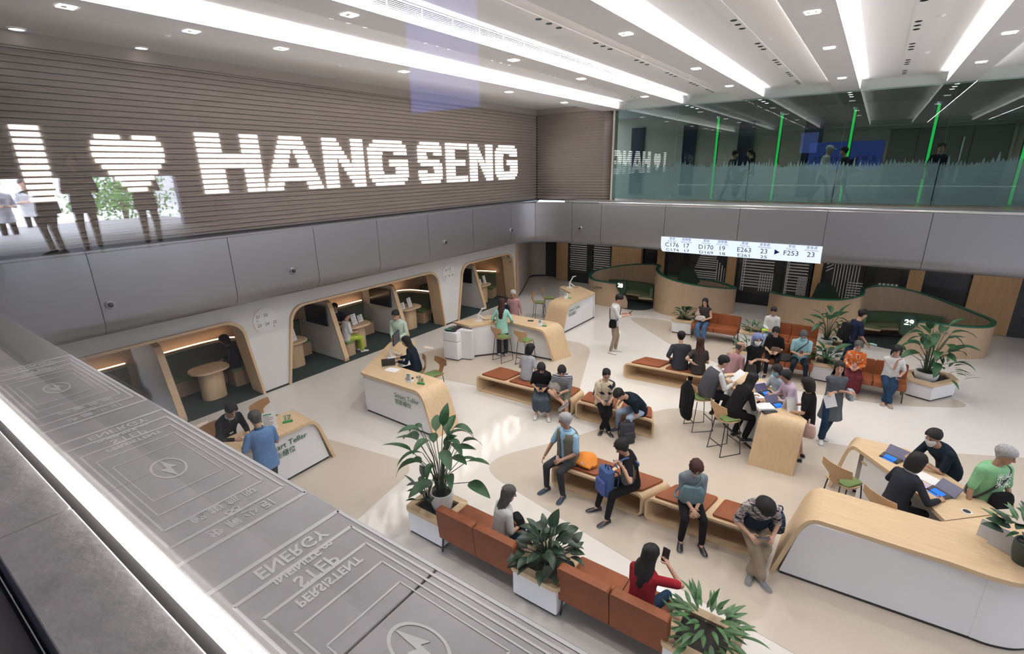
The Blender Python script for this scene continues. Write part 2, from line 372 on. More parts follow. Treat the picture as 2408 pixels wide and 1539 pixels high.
# surveillance domes on the parapet
for i, (q, nn) in enumerate([(Vector((XP, 2.88, 3.01)), (1, 0)), (Vector((XP, 6.4, 3.01)), (1, 0)), (Vector((XP, 11.59, 3.01)), (1, 0)), (Vector((XP, 15.16, 3.01)), (1, 0)), (Vector((-8.59, YB, 3.05)), (0, -1))]):
    lab = ['in the nearest panel at the far left', 'above the pier between first and second pods', 'above the pier between second and third pods', 'just before the parapet corner', 'right of the rounded corner'][i]
    t = thing('security_camera', 'small round security camera on the metal parapet '+lab, 'camera', q, math.atan2(nn[1], nn[0]), 'parapet security cameras')
    r = [[(x, rr*math.cos(2*PI*k/14), rr*math.sin(2*PI*k/14)) for k in range(14)] for x, rr in ((-.01, .075), (.03, .075), (.05, .06))]
    MB().loft(r).obj('housing', M_CHROME, t, smooth='auto'); MB().ball((.045, 0, 0), .05).obj('lens', M_DARKSCREEN, t, smooth=True)
# ---- lit sign: bars of LED on the louvres
M_LED = emission('sign_led', (1, .94, .90), 9.0)
def poly_hits(polys, v):
    """spans covered on the line at height v (0 top .. 1 bottom) by solid polygons minus holes (even-odd)"""
    xs = []
    for p in polys:
        for i in range(len(p)):
            a, b = p[i], p[(i+1) % len(p)]
            if (a[1] <= v) != (b[1] <= v): xs.append(a[0]+(v-a[1])/(b[1]-a[1])*(b[0]-a[0]))
    xs.sort(); return list(zip(xs[0::2], xs[1::2]))
S_POLY = [[(.16, 0), (.86, 0), (1, .12), (1, .3), (.68, .3), (.62, .22), (.38, .22), (.33, .28), (.33, .34), (.4, .4), (.84, .42), (1, .55), (1, .86), (.84, 1), (.14, 1), (0, .86), (0, .68), (.32, .68), (.38, .78), (.62, .78), (.68, .72), (.68, .66), (.62, .6), (.16, .58), (0, .46), (0, .14)]]
G_POLY = [[(.2, 0), (.82, 0), (.98, .14), (.98, .3), (.66, .3), (.6, .22), (.4, .22), (.32, .32), (.32, .68), (.4, .78), (.62, .78), (.68, .7), (.68, .62), (.52, .62), (.52, .44), (1, .44), (1, .84), (.82, 1), (.18, 1), (0, .82), (0, .18)]]
LET = [('I', 2.33, 2.67, [[(0, 0), (1, 0), (1, 1), (0, 1)]], 0, 12),
 ('heart', 3.29, 4.39, [[(.06, .06), (.2, 0), (.36, 0), (.5, .14), (.64, 0), (.8, 0), (.94, .06), (1, .2), (1, .42), (.92, .54), (.6, 1), (.4, 1), (.08, .54), (0, .42), (0, .2)]], 1, 10),
 ('H', 5.0, 6.26, [[(0, 0), (.36, 0), (.36, .36), (.70, .36), (.70, 0), (1, 0), (1, 1), (.70, 1), (.70, .6), (.36, .6), (.36, 1), (0, 1)]], 0, 12),
 ('A', 6.3, 7.76, [[(.33, 0), (.67, 0), (1, 1), (.74, 1), (.69, .82), (.31, .82), (.26, 1), (0, 1)], [(.38, .6), (.62, .6), (.52, .25), (.48, .25)]], 0, 12),
 ('N', 7.86, 9.05, [[(0, 0), (.3, 0), (.7, .6), (.7, 0), (1, 0), (1, 1), (.74, 1), (.3, .36), (.3, 1), (0, 1)]], 0, 12),
 ('G', 9.21, 10.6, G_POLY, 0, 12), ('S', 11.03, 12.03, S_POLY, 0, 12),
 ('E', 12.24, 13.24, [[(0, 0), (1, 0), (1, .2), (.4, .2), (.4, .38), (.9, .38), (.9, .6), (.4, .6), (.4, .8), (1, .8), (1, 1), (0, 1)]], 0, 12),
 ('N', 13.4, 14.62, [[(0, 0), (.3, 0), (.7, .6), (.7, 0), (1, 0), (1, 1), (.74, 1), (.3, .36), (.3, 1), (0, 1)]], 0, 12), ('G', 14.8, 16.14, G_POLY, 0, 12)]
sg = thing('illuminated_sign', 'glowing white LED letters I heart HANG SENG on the louvred wall', 'sign', (XL, 9, 5.4))
for nm, y0, y1, polys, r0, nr in LET:
    mb = MB()
    for r in range(nr):
        z = SLZ+.0992*(19-r-r0)
        for a, b in poly_hits(polys, (r+.5)/nr):
            ya, yb = y0+a*(y1-y0), y0+b*(y1-y0)
            mb.box((XL-.018, (ya+yb)/2, z+.031), (.022, yb-ya, .052))
    o = mb.obj('sign_heart' if nm == 'heart' else 'sign_letter', M_LED, sg, world=True); o['label'] = 'lit heart of white bars' if nm == 'heart' else 'lit letter %s made of white bars' % nm
# ---- near ledge that fills the lower left corner
LY0, LY1 = .395, .953
le = struct(MB().box((-.5, .3, ZP-.35), (24, .9, .1)).obj('ledge', M_DARK))
lx = [-11, -8.6, -4.72, -.985, 2.75, 6.5, 10]
for a, b in zip(lx[:-1], lx[1:]):
    MB().rbox(((a+b)/2, (LY0+LY1)/2+.01, ZP-.14), (b-a-.006, LY1-LY0-.02, .28), .012).obj('ledge_panel', M_LEDGE, le)
st = [-11, -8.2, -6.4, -4.4, -2.42, -.9, 1.0, 3, 5, 8]
for a, b in zip(st[:-1], st[1:]):
    MB().rbox(((a+b)/2, .24, ZP-.15), (b-a-.004, .235, .30), .01).obj('kerb_stone', M_STONE, le)
struct(MB().box((-.5, LY1-.06, ZP-.28-1.6), (24, .1, 3.2)).obj('wall_near', M_PARAPET))
ls = MB().box((-1, LY0+.003, ZP+.006), (20, .018, .012)).obj('trim_5', emission('strip_led', (1, .95, .88), 20.0)); struct(ls); ls['label'] = 'white LED strip along the ledge'
# reflection of a floor print, laid flat on the ledge: nested line frames, mirrored words, a bolt in a ring
M_REFLECTED = mat('pale_reflection', (.82, .81, .84), .45)
def reflected_print(x0, x1):
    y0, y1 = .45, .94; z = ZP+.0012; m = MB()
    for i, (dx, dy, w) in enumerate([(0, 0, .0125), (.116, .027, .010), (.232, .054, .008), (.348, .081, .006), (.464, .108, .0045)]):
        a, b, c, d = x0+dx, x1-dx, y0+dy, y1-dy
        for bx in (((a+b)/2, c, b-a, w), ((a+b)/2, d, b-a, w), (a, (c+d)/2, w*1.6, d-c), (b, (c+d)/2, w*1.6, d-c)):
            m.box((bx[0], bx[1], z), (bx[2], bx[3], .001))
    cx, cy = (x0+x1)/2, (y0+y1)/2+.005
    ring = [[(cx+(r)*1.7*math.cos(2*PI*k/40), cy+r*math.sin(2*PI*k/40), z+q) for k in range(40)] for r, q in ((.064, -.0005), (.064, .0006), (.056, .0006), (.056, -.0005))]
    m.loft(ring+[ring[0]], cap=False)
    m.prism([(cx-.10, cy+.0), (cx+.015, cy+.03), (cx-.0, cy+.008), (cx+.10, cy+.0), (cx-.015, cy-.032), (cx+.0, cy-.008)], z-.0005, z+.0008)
    o = m.obj('reflected_print', M_REFLECTED, le); o['label'] = 'pale reflection of printed frames and a bolt emblem, laid on the ledge'
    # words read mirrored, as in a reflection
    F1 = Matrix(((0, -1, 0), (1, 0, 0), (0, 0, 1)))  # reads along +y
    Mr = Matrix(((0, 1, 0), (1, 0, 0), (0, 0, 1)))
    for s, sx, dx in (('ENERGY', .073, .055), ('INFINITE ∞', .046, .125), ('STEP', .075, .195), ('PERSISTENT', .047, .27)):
        t = text('lettering', s, sx, M_REFLECTED, le, (x0+dx, cy+.01, z), M=Mr, ext=.0006, bold=.0016); t.scale = (.78, 1.25, 1)
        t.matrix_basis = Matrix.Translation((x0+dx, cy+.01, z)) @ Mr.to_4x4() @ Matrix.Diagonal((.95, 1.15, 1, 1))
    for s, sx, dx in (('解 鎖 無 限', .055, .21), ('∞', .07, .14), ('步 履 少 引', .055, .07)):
        t = text('lettering', s, sx, M_REFLECTED, le, (x1-dx, cy+.01, z), M=Mr, ext=.0006, bold=.001)
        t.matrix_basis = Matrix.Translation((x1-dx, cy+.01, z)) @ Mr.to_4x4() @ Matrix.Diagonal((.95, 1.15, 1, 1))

for a in (-4.66, -3.08, -1.51, .06): reflected_print(a, a+1.36)
# ================================================================ UPPER CORRIDOR BEHIND THE GLASS
M_CORR = mat('brown_corridor_wall', (.33, .28, .235), .7)
M_NAVY = mat('navy_panel', (.006, .012, .028), .25)
M_CORRFLOOR = mat('corridor_floor', (.22, .18, .14), .4)
M_CORRCEIL = mat('corridor_ceiling', (.20, .185, .175), .8)
uf = struct(MB().box((-.9, 20.0, 3.9), (17.8, 4.9, .16)).obj('floor_upper', M_CORRFLOOR))
struct(MB().box((-.9, 20.0, 7.25), (17.8, 4.8, .3)).obj('ceiling_upper', M_CORRCEIL))
wu = struct(MB().box((-.9, 22.0, 5.6), (17.8, .2, 3.4)).obj('wall_back_upper', M_CORR))
for a, b in ((-8.95, -8.4), (-6.73, -6.21), (-4.62, -4.06), (-2.39, -1.81)):
    MB().box(((a+b)/2, 21.87, 5.35), (b-a, .08, 2.75)).obj('navy_panel', M_NAVY, wu)
# double door at the right
dr = struct(MB().box((1.65, 21.86, 5.1), (3.1, .08, 2.25)).obj('door_1', mat('grey_brown_door', (.13, .115, .10), .5)))
for x in (.1, 3.2): MB().box((x, 21.83, 5.1), (.07, .12, 2.3)).obj('door_frame', M_CORR, dr)
MB().box((1.65, 21.83, 6.25), (3.17, .12, .07)).obj('door_frame', M_CORR, dr)
for x in (.9, 2.25): MB().box((x, 21.815, 5.1), (.015, .02, 2.2)).obj('door_gap', M_DARK, dr)
MB().tube([(2.05, 21.78, 4.5), (2.05, 21.78, 5.9)], .03).obj('door_handle', M_CHROME, dr, smooth=True)
struct(MB().box((8.1, 19.8, 5.6), (.2, 5, 3.4)).obj('wall_right_upper', M_CORR))
for i, x in enumerate((-4.95, -2.92, -.88, 1.15, 3.2, 5.3)):
    t = thing('light_tube', 'glowing green vertical light tube behind the glass, %s from the left' % ['first', 'second', 'third', 'fourth', 'fifth', 'sixth'][i], 'light', (x, 20.0, 3.98), 0, 'green light tubes in the upper corridor')
    MB().tube([(0, 0, 0), (0, 0, 2.77)], .036, 10).obj('tube', emission('green_tube', (.03, .75, .12), .9), t, smooth=True)
    MB().tube([(.0, .06, 0), (.0, .06, 2.77)], .06, 8).obj('back_channel', M_DARK, t, smooth=True)
    MB().tube([(0, 0, 2.77), (0, 0, 2.84)], .07, 12).obj('cap', M_CHROME, t, smooth='auto')
M_DL = emission('small_downlight', (1, .97, .92), 9)
n = 0
for xi, x in enumerate((-5.6, -3.36, -1.02, 1.32, 3.65)):
    for yi, y in enumerate((18.3, 18.9, 19.5)):
        t = thing('corridor_downlight', 'round corridor downlight behind the glass, %s in the %s row from the left' % (('nearest', 'middle', 'farthest')[yi], ('first', 'second', 'third', 'fourth', 'fifth')[xi]), 'downlight', (x, y, 7.095), 0, 'corridor downlights')
        MB().tube([(0, 0, -.012), (0, 0, .02)], .055, 12).obj('lamp', M_DL, t); MB().loft([[(r*math.cos(2*PI*k/14), r*math.sin(2*PI*k/14), z) for k in range(14)] for r, z in ((.058, -.015), (.075, -.015), (.075, .01))], cap=False).obj('ring', M_CHROME, t)
# reflection of a blue screen, modelled as a glowing panel on the corridor wall
t = thing('screen_panel', 'dim blue reflection of a wide lettered screen, set on the upper corridor wall', 'screen', (-1.05, 21.78, 5.3))
MB().box((0, 0, .1), (2.2, .05, .95)).obj('display', emission('screen_reflection', (.05, .075, .28), .55), t)
text('lettering', '主題 林木  欢 林 頓 主', .2, mat('navy_ink', (.01, .015, .05), .5), t, (0, -.028, .0), M=frame((1, 0, 0)))
# ---- glass wall with frosted grass film
M_GLASS = glass('hall_glass', (.66, .76, .74), 1.5)
M_FILM = glass('frosted_film', (.60, .72, .70), 1.25, film=.42, filmcol=(.19, .31, .32))
gw = struct(MB().box((.15, YG+.02, ZB-.01), (16.0, .05, .05)).obj('window_1', M_ENDWALL)); random.seed(3)
GX = [-7.82, -5.62, -3.28, -.96, 1.28, 3.6, 5.9, 8.2]
for a, b in zip(GX[:-1], GX[1:]):
    p = MB().box(((a+b)/2, YG, (4.06+ZB)/2), (b-a-.012, .014, ZB-4.06)).obj('pane', M_GLASS, gw)
    pts = []; x = a+.01; ph = a*1.7
    while x < b-.03:
        w = random.uniform(.03, .11); base = 5.13+.05*math.sin(x*1.3+ph)+.04*math.sin(x*3.1); h = random.uniform(.03, .2)*(1 if random.random() < .75 else 1.5)
        pts += [(x, base), (x+w*.5+random.uniform(-.015, .015), base+h)]; x += w
    pts.append((b-.01, 5.15)); mb = MB(); n = len(pts)
    mb.add([(q[0], YG-.012, 4.075) for q in pts]+[(q[0], YG-.012, q[1]) for q in pts], [(i, i+1, n+i+1, n+i) for i in range(n-1)])
    o = mb.obj('grass_film', M_FILM, p); o['label'] = 'frosted film cut like blades of grass'
# ================================================================ GROUND FLOOR: office fronts at the back
YO = 20.6
struct(MB().box((-2, 20.45, 2.55), (26, 6.5, .2)).obj('ceiling_lower', mat('lower_ceiling', (.42, .40, .38), .8)))
wo = struct(MB().box((-2, 21.2, 1.25), (26, .2, 2.5)).obj('wall_back_lower', mat('office_dark', (.045, .042, .04), .6)))
M_OWOOD = wood('office_wood', (.42, .25, .12), (.50, .31, .16), stretch=(10, 10, 1))
M_OFRAME = mat('dark_frame', (.012, .014, .016), .4)
M_OGLASS = glass('office_glass', (.30, .29, .28), 1.45, film=.25, filmcol=(.20, .19, .18))
M_STRIPE = mat('frosted_stripe', (.62, .62, .64), .7)
def owood(a, b): MB().box(((a+b)/2, YO+.1, 1.24), (b-a, .2, 2.46)).obj('wood_panel', M_OWOOD, wo)
def oframe(a, b): MB().box(((a+b)/2, YO+.06, 1.24), (b-a, .12, 2.46)).obj('frame_post', M_OFRAME, wo)
def opane(a, b, kind):
    p = MB().box(((a+b)/2, YO+.05, 1.24), (b-a-.01, .02, 2.46)).obj('pane', M_OGLASS, wo); m = MB(); w = b-a; MB().box(((a+b)/2, YO+.03, .22), (b-a-.01, .05, .42)).obj('kick_panel', M_OFRAME, wo)
    def hb(x0, x1, z, h=.035): m.box((a+w*(x0+x1)/2, YO+.036, z), (w*(x1-x0), .004, h))
    def vb(x, z0, z1, t=.03): m.box((a+w*x, YO+.036, (z0+z1)/2), (t, .004, z1-z0))
    if kind == 'h':
        for k in range(14): hb(.05 if k % 3 else .0, 1, 1.9-k*.1)
        for k in range(3): vb(.1+.14*k, 1.9, 2.3)
    elif kind == 'mix':
        for k in range(7): hb(.3-.02*k, .75, 1.75-k*.085)
        for k in range(5): hb(.02, .8, 1.1-k*.085)
        for k in range(4): vb(.78+.07*k, .7, 1.6-.1*k)
    elif kind == 'grid':
        for k in range(12): hb(.12, .95, 1.9-k*.11)
        for k in range(6): vb(.62+.065*k, .55, 1.25)
        vb(.12, .5, 1.95); vb(.18, .5, 1.95)
    elif kind == 'v':
        for k in range(9): vb(.25+.075*k, .5, 2.2, .022)
        for k in range(6): m.box((a+w*.12, YO+.036, 2.2-k*.12), (.24, .004, .03), M=Matrix.Rotation(-.6, 3, 'Y'))
        for k in range(8): hb(.62, 1, 1.2-k*.09)
    elif kind == 'dash':
        for k in range(5): vb(.25+.16*k, 1.13, 1.28, .07)
    if m.v:
        o = m.obj('frosted_stripes', M_STRIPE, p); o['kind'] = 'stuff'
owood(-11.9, -11.28); oframe(-11.28, -11.2); opane(-11.2, -10.3, 'h'); oframe(-10.3, -10.0); opane(-10.0, -9.15, 'h'); oframe(-9.15, -9.08); owood(-9.08, -7.72)
MB().box((-7.36, YO+.3, 1.24), (.7, .1, 2.46)).obj('dark_door', M_DARKSCREEN, wo)
owood(-7.02, -6.7); oframe(-6.7, -6.6); opane(-6.6, -5.9, ''); oframe(-5.9, -5.7); opane(-5.7, -4.3, 'mix'); oframe(-4.3, -4.24); owood(-4.24, -3.9); oframe(-3.9, -3.82)
opane(-3.82, -2.52, 'grid'); oframe(-2.52, -2.25); opane(-2.25, -1.43, 'grid'); oframe(-1.43, -1.3); owood(-1.35, -1.05); oframe(-1.05, -.98)
opane(-.98, .21, 'v'); oframe(.21, .49); opane(.49, 1.2, 'dash'); oframe(1.2, 1.38); owood(1.38, 1.78)
d2 = MB().box((2.38, YO+.2, 1.24), (1.2, .1, 2.46)).obj('dark_door', mat('black_door', (.02, .02, .022), .35), wo)
owood(2.95, 4.05); oframe(4.05, 4.3); opane(4.3, 5.6, 'h'); oframe(5.6, 5.8); owood(5.8, 9.5)
# back-room light on a few doors
# curved beige wall at the far left end
pts = spline([(-11.45, 16.62, 0), (-12.0, 17.8, 0), (-12.75, 19.3, 0), (-13.3, 20.45, 0), (-13.12, 20.9, 0), (-12.7, 21.2, 0), (-12.55, 21.9, 0), (-12.7, 23.5, 0)], 5)
def ribbon(pts, z0, z1, th, name, m, parent=None):
    rings = []
    for i, p in enumerate(pts):
        t = (pts[min(i+1, len(pts)-1)]-pts[max(i-1, 0)]).normalized(); nn = Vector((-t.y, t.x, 0)); q = p+nn*th
        a0 = z0[i] if isinstance(z0, list) else z0; a1 = z1[i] if isinstance(z1, list) else z1
        rings.append([(p.x, p.y, a0), (p.x, p.y, a1), (q.x, q.y, a1), (q.x, q.y, a0)])
    return MB().loft(rings).obj(name, m, parent, smooth='auto')
cw = struct(ribbon(pts, .06, 2.5, .12, 'wall_far_left', M_BEIGE)); ribbon([p+Vector((.01, 0, 0)) for p in pts], 0.0, .06, .1, 'skirting', M_BLACK, cw)
for dy in (0, .16): MB().box((-12.60, 21.6+dy, 1.55), (.03, .02, .62)).obj('slot', M_DARK, cw)
struct(MB().box((8.6, 10, 1.25), (.2, 22, 2.5)).obj('wall_right', M_BEIGE)); struct(MB().box((9.0, 9.0, 5.6), (.2, 18, 3.5)).obj('wall_right_top', M_LOUVRE))
# ================================================================ PODS on the left
XW = -11.47
OPEN = [(-1.2, 5.62), (6.32, 12.15), (12.88, 16.5)]
def op_path(a, b, grow=0.0, n=6):
    """opening outline in (y, z): wide foot, leaning jambs, rounded shoulders"""
    r = .42; zt = 1.94+grow; la, lb = a+.02-grow, b-.02+grow; ta, tb = a+.30-grow, b-.22+grow; pts = [(la, 0.0)]
    for k in range(n+1): u = PI/2*k/n; pts.append((ta+r*(1-math.cos(u)), zt-r*(1-math.sin(u))))
    for k in range(n+1): u = PI/2*(1-k/n); pts.append((tb-r*(1-math.cos(u)), zt-r*(1-math.sin(u))))
    pts.append((lb, 0.0)); return pts
poly = [(-1.6, 0.04)]
for a, b in OPEN: poly += [(y, max(z, .04)) for y, z in op_path(a, b)]
poly += [(16.66, .04), (16.66, 2.5), (-1.6, 2.5)]
mb = MB(); n = len(poly)
mb.add([(XW, y, z) for y, z in poly]+[(XW-.12, y, z) for y, z in poly], [tuple(range(n)), tuple(range(n, 2*n))[::-1]]+[(i, (i+1) % n, n+(i+1) % n, n+i) for i in range(n)])
pw = struct(mb.obj('wall_pods', M_PODWALL))
for a, b in ((5.62, 6.32), (12.15, 12.88), (16.5, 16.66)): MB().box((XW-.02, (a+b)/2, .02), (.09, b-a, .04)).obj('skirting', M_BLACK, pw)
pb = struct(MB().box((-13.55, 7.5, 1.25), (.1, 19, 2.5)).obj('wall_pods_back', M_PODWOOD))
struct(MB().box((-12.5, 16.60, 1.25), (2.2, .1, 2.5)).obj('wall_pods_end', M_PODWOOD))
struct(MB().box((-12.65, 7.5, 2.28), (2.1, 19, .1)).obj('ceiling_pods', M_PODWOOD))
cp = struct(MB().box((-12.58, 7.5, .006), (2.26, 18.2, .012)).obj('floor_pods', M_CARPET))
for i, (a, b) in enumerate(OPEN):
    pi, po = op_path(a, b), op_path(a, b, .055); rings = [[(XW+.07, yi, zi), (XW+.07, yo, zo), (XW-.05, yo, zo), (XW-.45, yi, zi)] for (yi, zi), (yo, zo) in zip(pi, po)]
    MB().loft(rings).obj('pod_frame', M_WOOD, pw, smooth='auto')
def partition(y, label):
    t = thing('pod_partition', label, 'partition', (-12.3, y, 0), 0, 'partitions between the pods')
    prof = [(-1.35, .02), (.73, .02), (.74, .1), (.30, 1.50), (.22, 1.63), (.06, 1.70), (-1.35, 1.70)]
    mb = MB(); k = len(prof); mb.add([(x, -.05, z) for x, z in prof]+[(x, .05, z) for x, z in prof], [tuple(range(k)), tuple(range(k, 2*k))[::-1]]+[(i, (i+1) % k, k+(i+1) % k, k+i) for i in range(k)]); mb.obj('panel', M_PODWALL, t)
    edge = [(.74, 0.0), (.75, .1), (.31, 1.50), (.23, 1.64), (.06, 1.71), (-1.35, 1.71)]
    rings = [[(x, -.07, z), (x+.035, -.07, z+.015), (x+.035, .07, z+.015), (x, .07, z)] for x, z in edge]
    MB().loft(rings).obj('edge_band', M_WOOD, t)
    return t
for y, lab in ((8.14, 'white leaning partition with wooden edge at the left of the second pod'), (10.5, 'white leaning partition with wooden edge in the middle of the second pod'), (14.55, 'white leaning partition with wooden edge in the third pod'), (3.85, 'leaning partition with wooden edge in the nearest pod')):
    partition(y, lab)
def pod_tv(y, lab):
    t = thing('screen_panel', lab, 'screen', (-12.55, y, 1.27)); MB().box((0, 0, 0), (1.0, .045, .56)).obj('display', M_DARKSCREEN, t); MB().box((0, .04, 0), (.3, .04, .2)).obj('mount', M_BLACK, t)
pod_tv(8.02, 'black flat screen on the left partition of the second pod'); pod_tv(10.38, 'black flat screen on the middle partition of the second pod'); pod_tv(14.43, 'black flat screen on the third pod partition')
def pod_table(x, y, lab, rz=0, l=1.0):
    t = thing('pedestal_table', lab, 'table', (x, y, .012), rz)
    MB().rbox((0, .0, .74), (.70, l, .045), .3, seg=6).obj('tabletop', M_WOOD, t, smooth='auto'); MB().rbox((-.02, .02, .36), (.42, .52, .715), .18, seg=6).obj('pedestal', M_WOODV, t, smooth='auto'); return t
pod_table(-12.28, 4.85, 'wooden pedestal table in the nearest pod', 0, .85); pod_table(-12.2, 9.05, 'wooden pedestal table where the suited man sits in the second pod', 0, .9)
pod_table(-12.28, 11.3, 'empty wooden pedestal table at the right of the second pod', 0, .9); pod_table(-12.3, 15.3, 'wooden pedestal table in the third pod', 0, .8); pod_table(-12.45, 7.1, 'wooden table edge at the far left of the second pod', 0, .8)
def pod_bench(path, lab, led=None):
    """bench that follows the curved back of a pod, its lining capped by a lit cove"""
    pp = spline([Vector((*q, 0)) for q in path], 6); c = sum(pp, Vector())/len(pp); t = thing('pod_bench', lab, 'bench', (c.x, c.y, .012)); r1 = []; r2 = []; r3 = []
    for i, q in enumerate(pp):
        tt = (pp[min(i+1, len(pp)-1)]-pp[max(i-1, 0)]).normalized(); nn = Vector((tt.y, -tt.x, 0)); e, e2 = q+nn*.50, q+nn*.52
        r1.append([(q.x, q.y, .02), (q.x, q.y, .40), (e.x, e.y, .40), (e.x, e.y, .02)]); r2.append([(q.x, q.y, .401), (q.x, q.y, .46), (e2.x, e2.y, .46), (e2.x, e2.y, .401)]); b = q+nn*.08; r3.append([(q.x, q.y, .461), (q.x, q.y, 1.02), (b.x, b.y, 1.0), (b.x, b.y, .461)])
    MB().loft(r1).obj('base', M_PODWOOD, t, smooth='auto', world=True); MB().loft(r2).obj('seat', M_GREENPAD, t, smooth='auto', world=True); MB().loft(r3).obj('backrest', M_PODGREEN, t, smooth='auto', world=True)
    if led:
        g = thing('led_strip', led, 'light', (c.x, c.y, 1.06)); MB().tube([(q.x, q.y, 1.07) for q in pp], .016, 6).obj('strip', M_WARMLED, g, world=True); o = [[(q.x, q.y, 1.03), (q.x, q.y, 1.052), (q.x-.06, q.y, 1.052), (q.x-.06, q.y, 1.03)] for q in pp]; MB().loft(o).obj('channel', M_PODWOOD, g, world=True)
        area('pod_lamp', (-13.3, path[0][1]*.5+path[-1][1]*.5, 1.12), .06, abs(path[-1][1]-path[0][1])*.8, 1.1, (PI, -.5, 0), (1, .70, .46))
pod_bench([(-13.4, 4.1), (-13.4, 5.4), (-13.15, 5.95), (-12.5, 6.15)], 'olive bench along the back of the nearest pod', 'warm LED strip arching over the nearest pod bench'); pod_bench([(-13.4, 1.0), (-13.4, 3.6)], 'olive bench at the far left of the nearest pod', 'warm LED strip at the far left end of the nearest pod')
pod_bench([(-13.4, 8.3), (-13.4, 10.3)], 'olive bench behind the suited man in the second pod', 'warm LED strip behind the suited man'); pod_bench([(-13.4, 10.7), (-13.4, 11.7), (-13.1, 12.2), (-12.3, 12.4)], 'olive bench at the right of the second pod', 'warm LED strip at the right of the second pod')
pod_bench([(-13.4, 14.7), (-13.4, 15.7), (-13.15, 16.2), (-12.4, 16.45)], 'olive bench in the third pod', 'warm LED strip in the third pod'); pod_bench([(-13.4, 6.5), (-13.4, 7.95)], 'olive bench at the far left of the second pod'); pod_bench([(-13.4, 13.0), (-13.4, 14.4)], 'olive bench at the left of the third pod')
# pebble-shaped direction signs on the white wall
M_SIGNW = mat('sign_white', (.74, .745, .73), .5); M_INK = mat('green_ink', (.02, .05, .035), .6)
def pebble(y, z, lines, lab):
    t = thing('direction_sign', lab, 'sign', (XW+.005, y, z)); po = [(.30*math.cos(a), .31*math.sin(a)) for a in (.25, .75, 1.35, 1.85, 2.4, 2.95, 3.5, 4.05, 4.6, 5.0, 5.6)]
    po = [(p.x, p.y) for p in spline([Vector((*p, 0)) for p in po], 3, True)]; k = len(po)
    MB().add([(0, *p) for p in po]+[(.012, *p) for p in po], [tuple(range(k)), tuple(range(k, 2*k))]+[(i, (i+1) % k, k+(i+1) % k, k+i) for i in range(k)]).obj('plate', M_SIGNW, t)
    for s, dy, dz, sz in lines: text('lettering', s, sz, M_INK, t, (.0135, dy, dz), M=frame((0, 1, 0)))
pebble(5.97, 1.80, [('21 · 22', -.07, .12, .105), ('<', -.2, .02, .1), ('23 · 24 · 25', .03, -.1, .105), ('>', .19, -.2, .1)], 'pebble shaped sign reading 21 22 and 23 24 25 by the nearest pod')
pebble(12.5, 1.80, [('26 · 27', -.02, .12, .105), ('>', .1, .02, .1), ('23 · 24 · 25', .02, -.1, .1), ('<', -.16, -.2, .1)], 'pebble shaped sign reading 26 27 by the third pod')
def card(parent, M, w, h, m=None): return None
M_GREENLINE = mat('green_print', (.02, .22, .08), .6); M_INKGREY = mat('grey_print', (.15, .15, .16), .6)
def menu_stand(loc, rz, lab, h=.3, w=.21, lean=.25, lines=7, head=None):
    """acrylic stand holding a printed sheet"""
    t = thing('brochure_stand', lab, 'stand', loc, rz); M = Matrix.Rotation(-lean, 3, 'X')
    MB().box(M @ Vector((0, 0, h/2)), (w, .008, h), M=M).obj('sheet', M_PAPER, t); MB().box((0, .06, .008), (w, .14, .012)).obj('base', M_PLASTICW, t)
    mb = MB()
    for k in range(lines): wd = w*(.7 if k % 3 else .45); mb.box(M @ Vector((-w*.42+wd/2, -.006, h*(.78-.09*k))), (wd, .003, .007), M=M)
    o = mb.obj('print_lines', M_INKGREY, t); MB().box(M @ Vector((-w*.1, -.006, h*.88)), (w*.6, .003, .018), M=M).obj('heading', M_GREENLINE, t); return t
for i, (x, y, lab) in enumerate(((-12.12, 9.0, 'white leaflet stand on the suited man’s table'), (-12.2, 9.28, 'small leaflet stand at the right end of the suited man’s table'), (-12.15, 11.3, 'tall leaflet stand on the empty pod table'), (-12.15, 10.98, 'short leaflet stand on the empty pod table'), (-12.2, 15.45, 'tall leaflet stand on the third pod table'), (-12.2, 15.15, 'short leaflet stand on the third pod table'), (-12.3, 7.1, 'leaflet stand on the far left table of the second pod'))):
    menu_stand((x, y, .776), PI/2+.2, lab, h=.32 if i % 2 == 0 else .22)
# ================================================================ NEAR SIDE: the glass the photograph was taken through and the walkway behind it
M_NEARGLASS = glass('near_glass', (.97, .98, .98), 1.5)
ng = struct(MB().box((-.5, .41, 7.02), (21.5, .06, .06)).obj('window_2', M_ENDWALL))
NX = [-11.2, -8.0, -5.2, 3.4, 6.2, 9.0]
for a, b in zip(NX[:-1], NX[1:]): MB().box(((a+b)/2, .412, (ZP+7.0)/2), (b-a-.006, .012, 7.0-ZP)).obj('pane', M_NEARGLASS, ng)
ZW = 3.80
struct(MB().box((-3, -3.3, ZW-.06), (34, 6.8, .12)).obj('floor_walkway', mat('walkway_stone', (.20, .19, .19), .5, noise=.1, nscale=4)))
struct(MB().box((-3, -3.2, 7.2), (27, 7.1, .2)).obj('ceiling_walkway', mat('walkway_ceiling', (.30, .30, .33), .8)))
struct(MB().box((-3, -6.7, 5.4), (27, .2, 3.6)).obj('wall_walkway', mat('walkway_wall', (.05, .05, .055), .7)))
struct(MB().box((10.4, -3, 5.4), (.2, 7.4, 3.6)).obj('wall_walkway_right', mat('walkway_wall', (.05, .05, .055), .7)))
wv = struct(MB().box((-16.1, -3.2, 6.18), (.2, 7.2, 2.1)).obj('wall_walkway_left', mat('walkway_wall2', (.16, .17, .24), .7)))
MB().box((-16.1, -.7, 4.45), (.2, 1.2, 1.4)).obj('pier', mat('walkway_wall2', (.16, .17, .24), .7), wv); MB().box((-16.1, -6.2, 4.45), (.2, 1.0, 1.4)).obj('pier', mat('walkway_wall2', (.16, .17, .24), .7), wv)
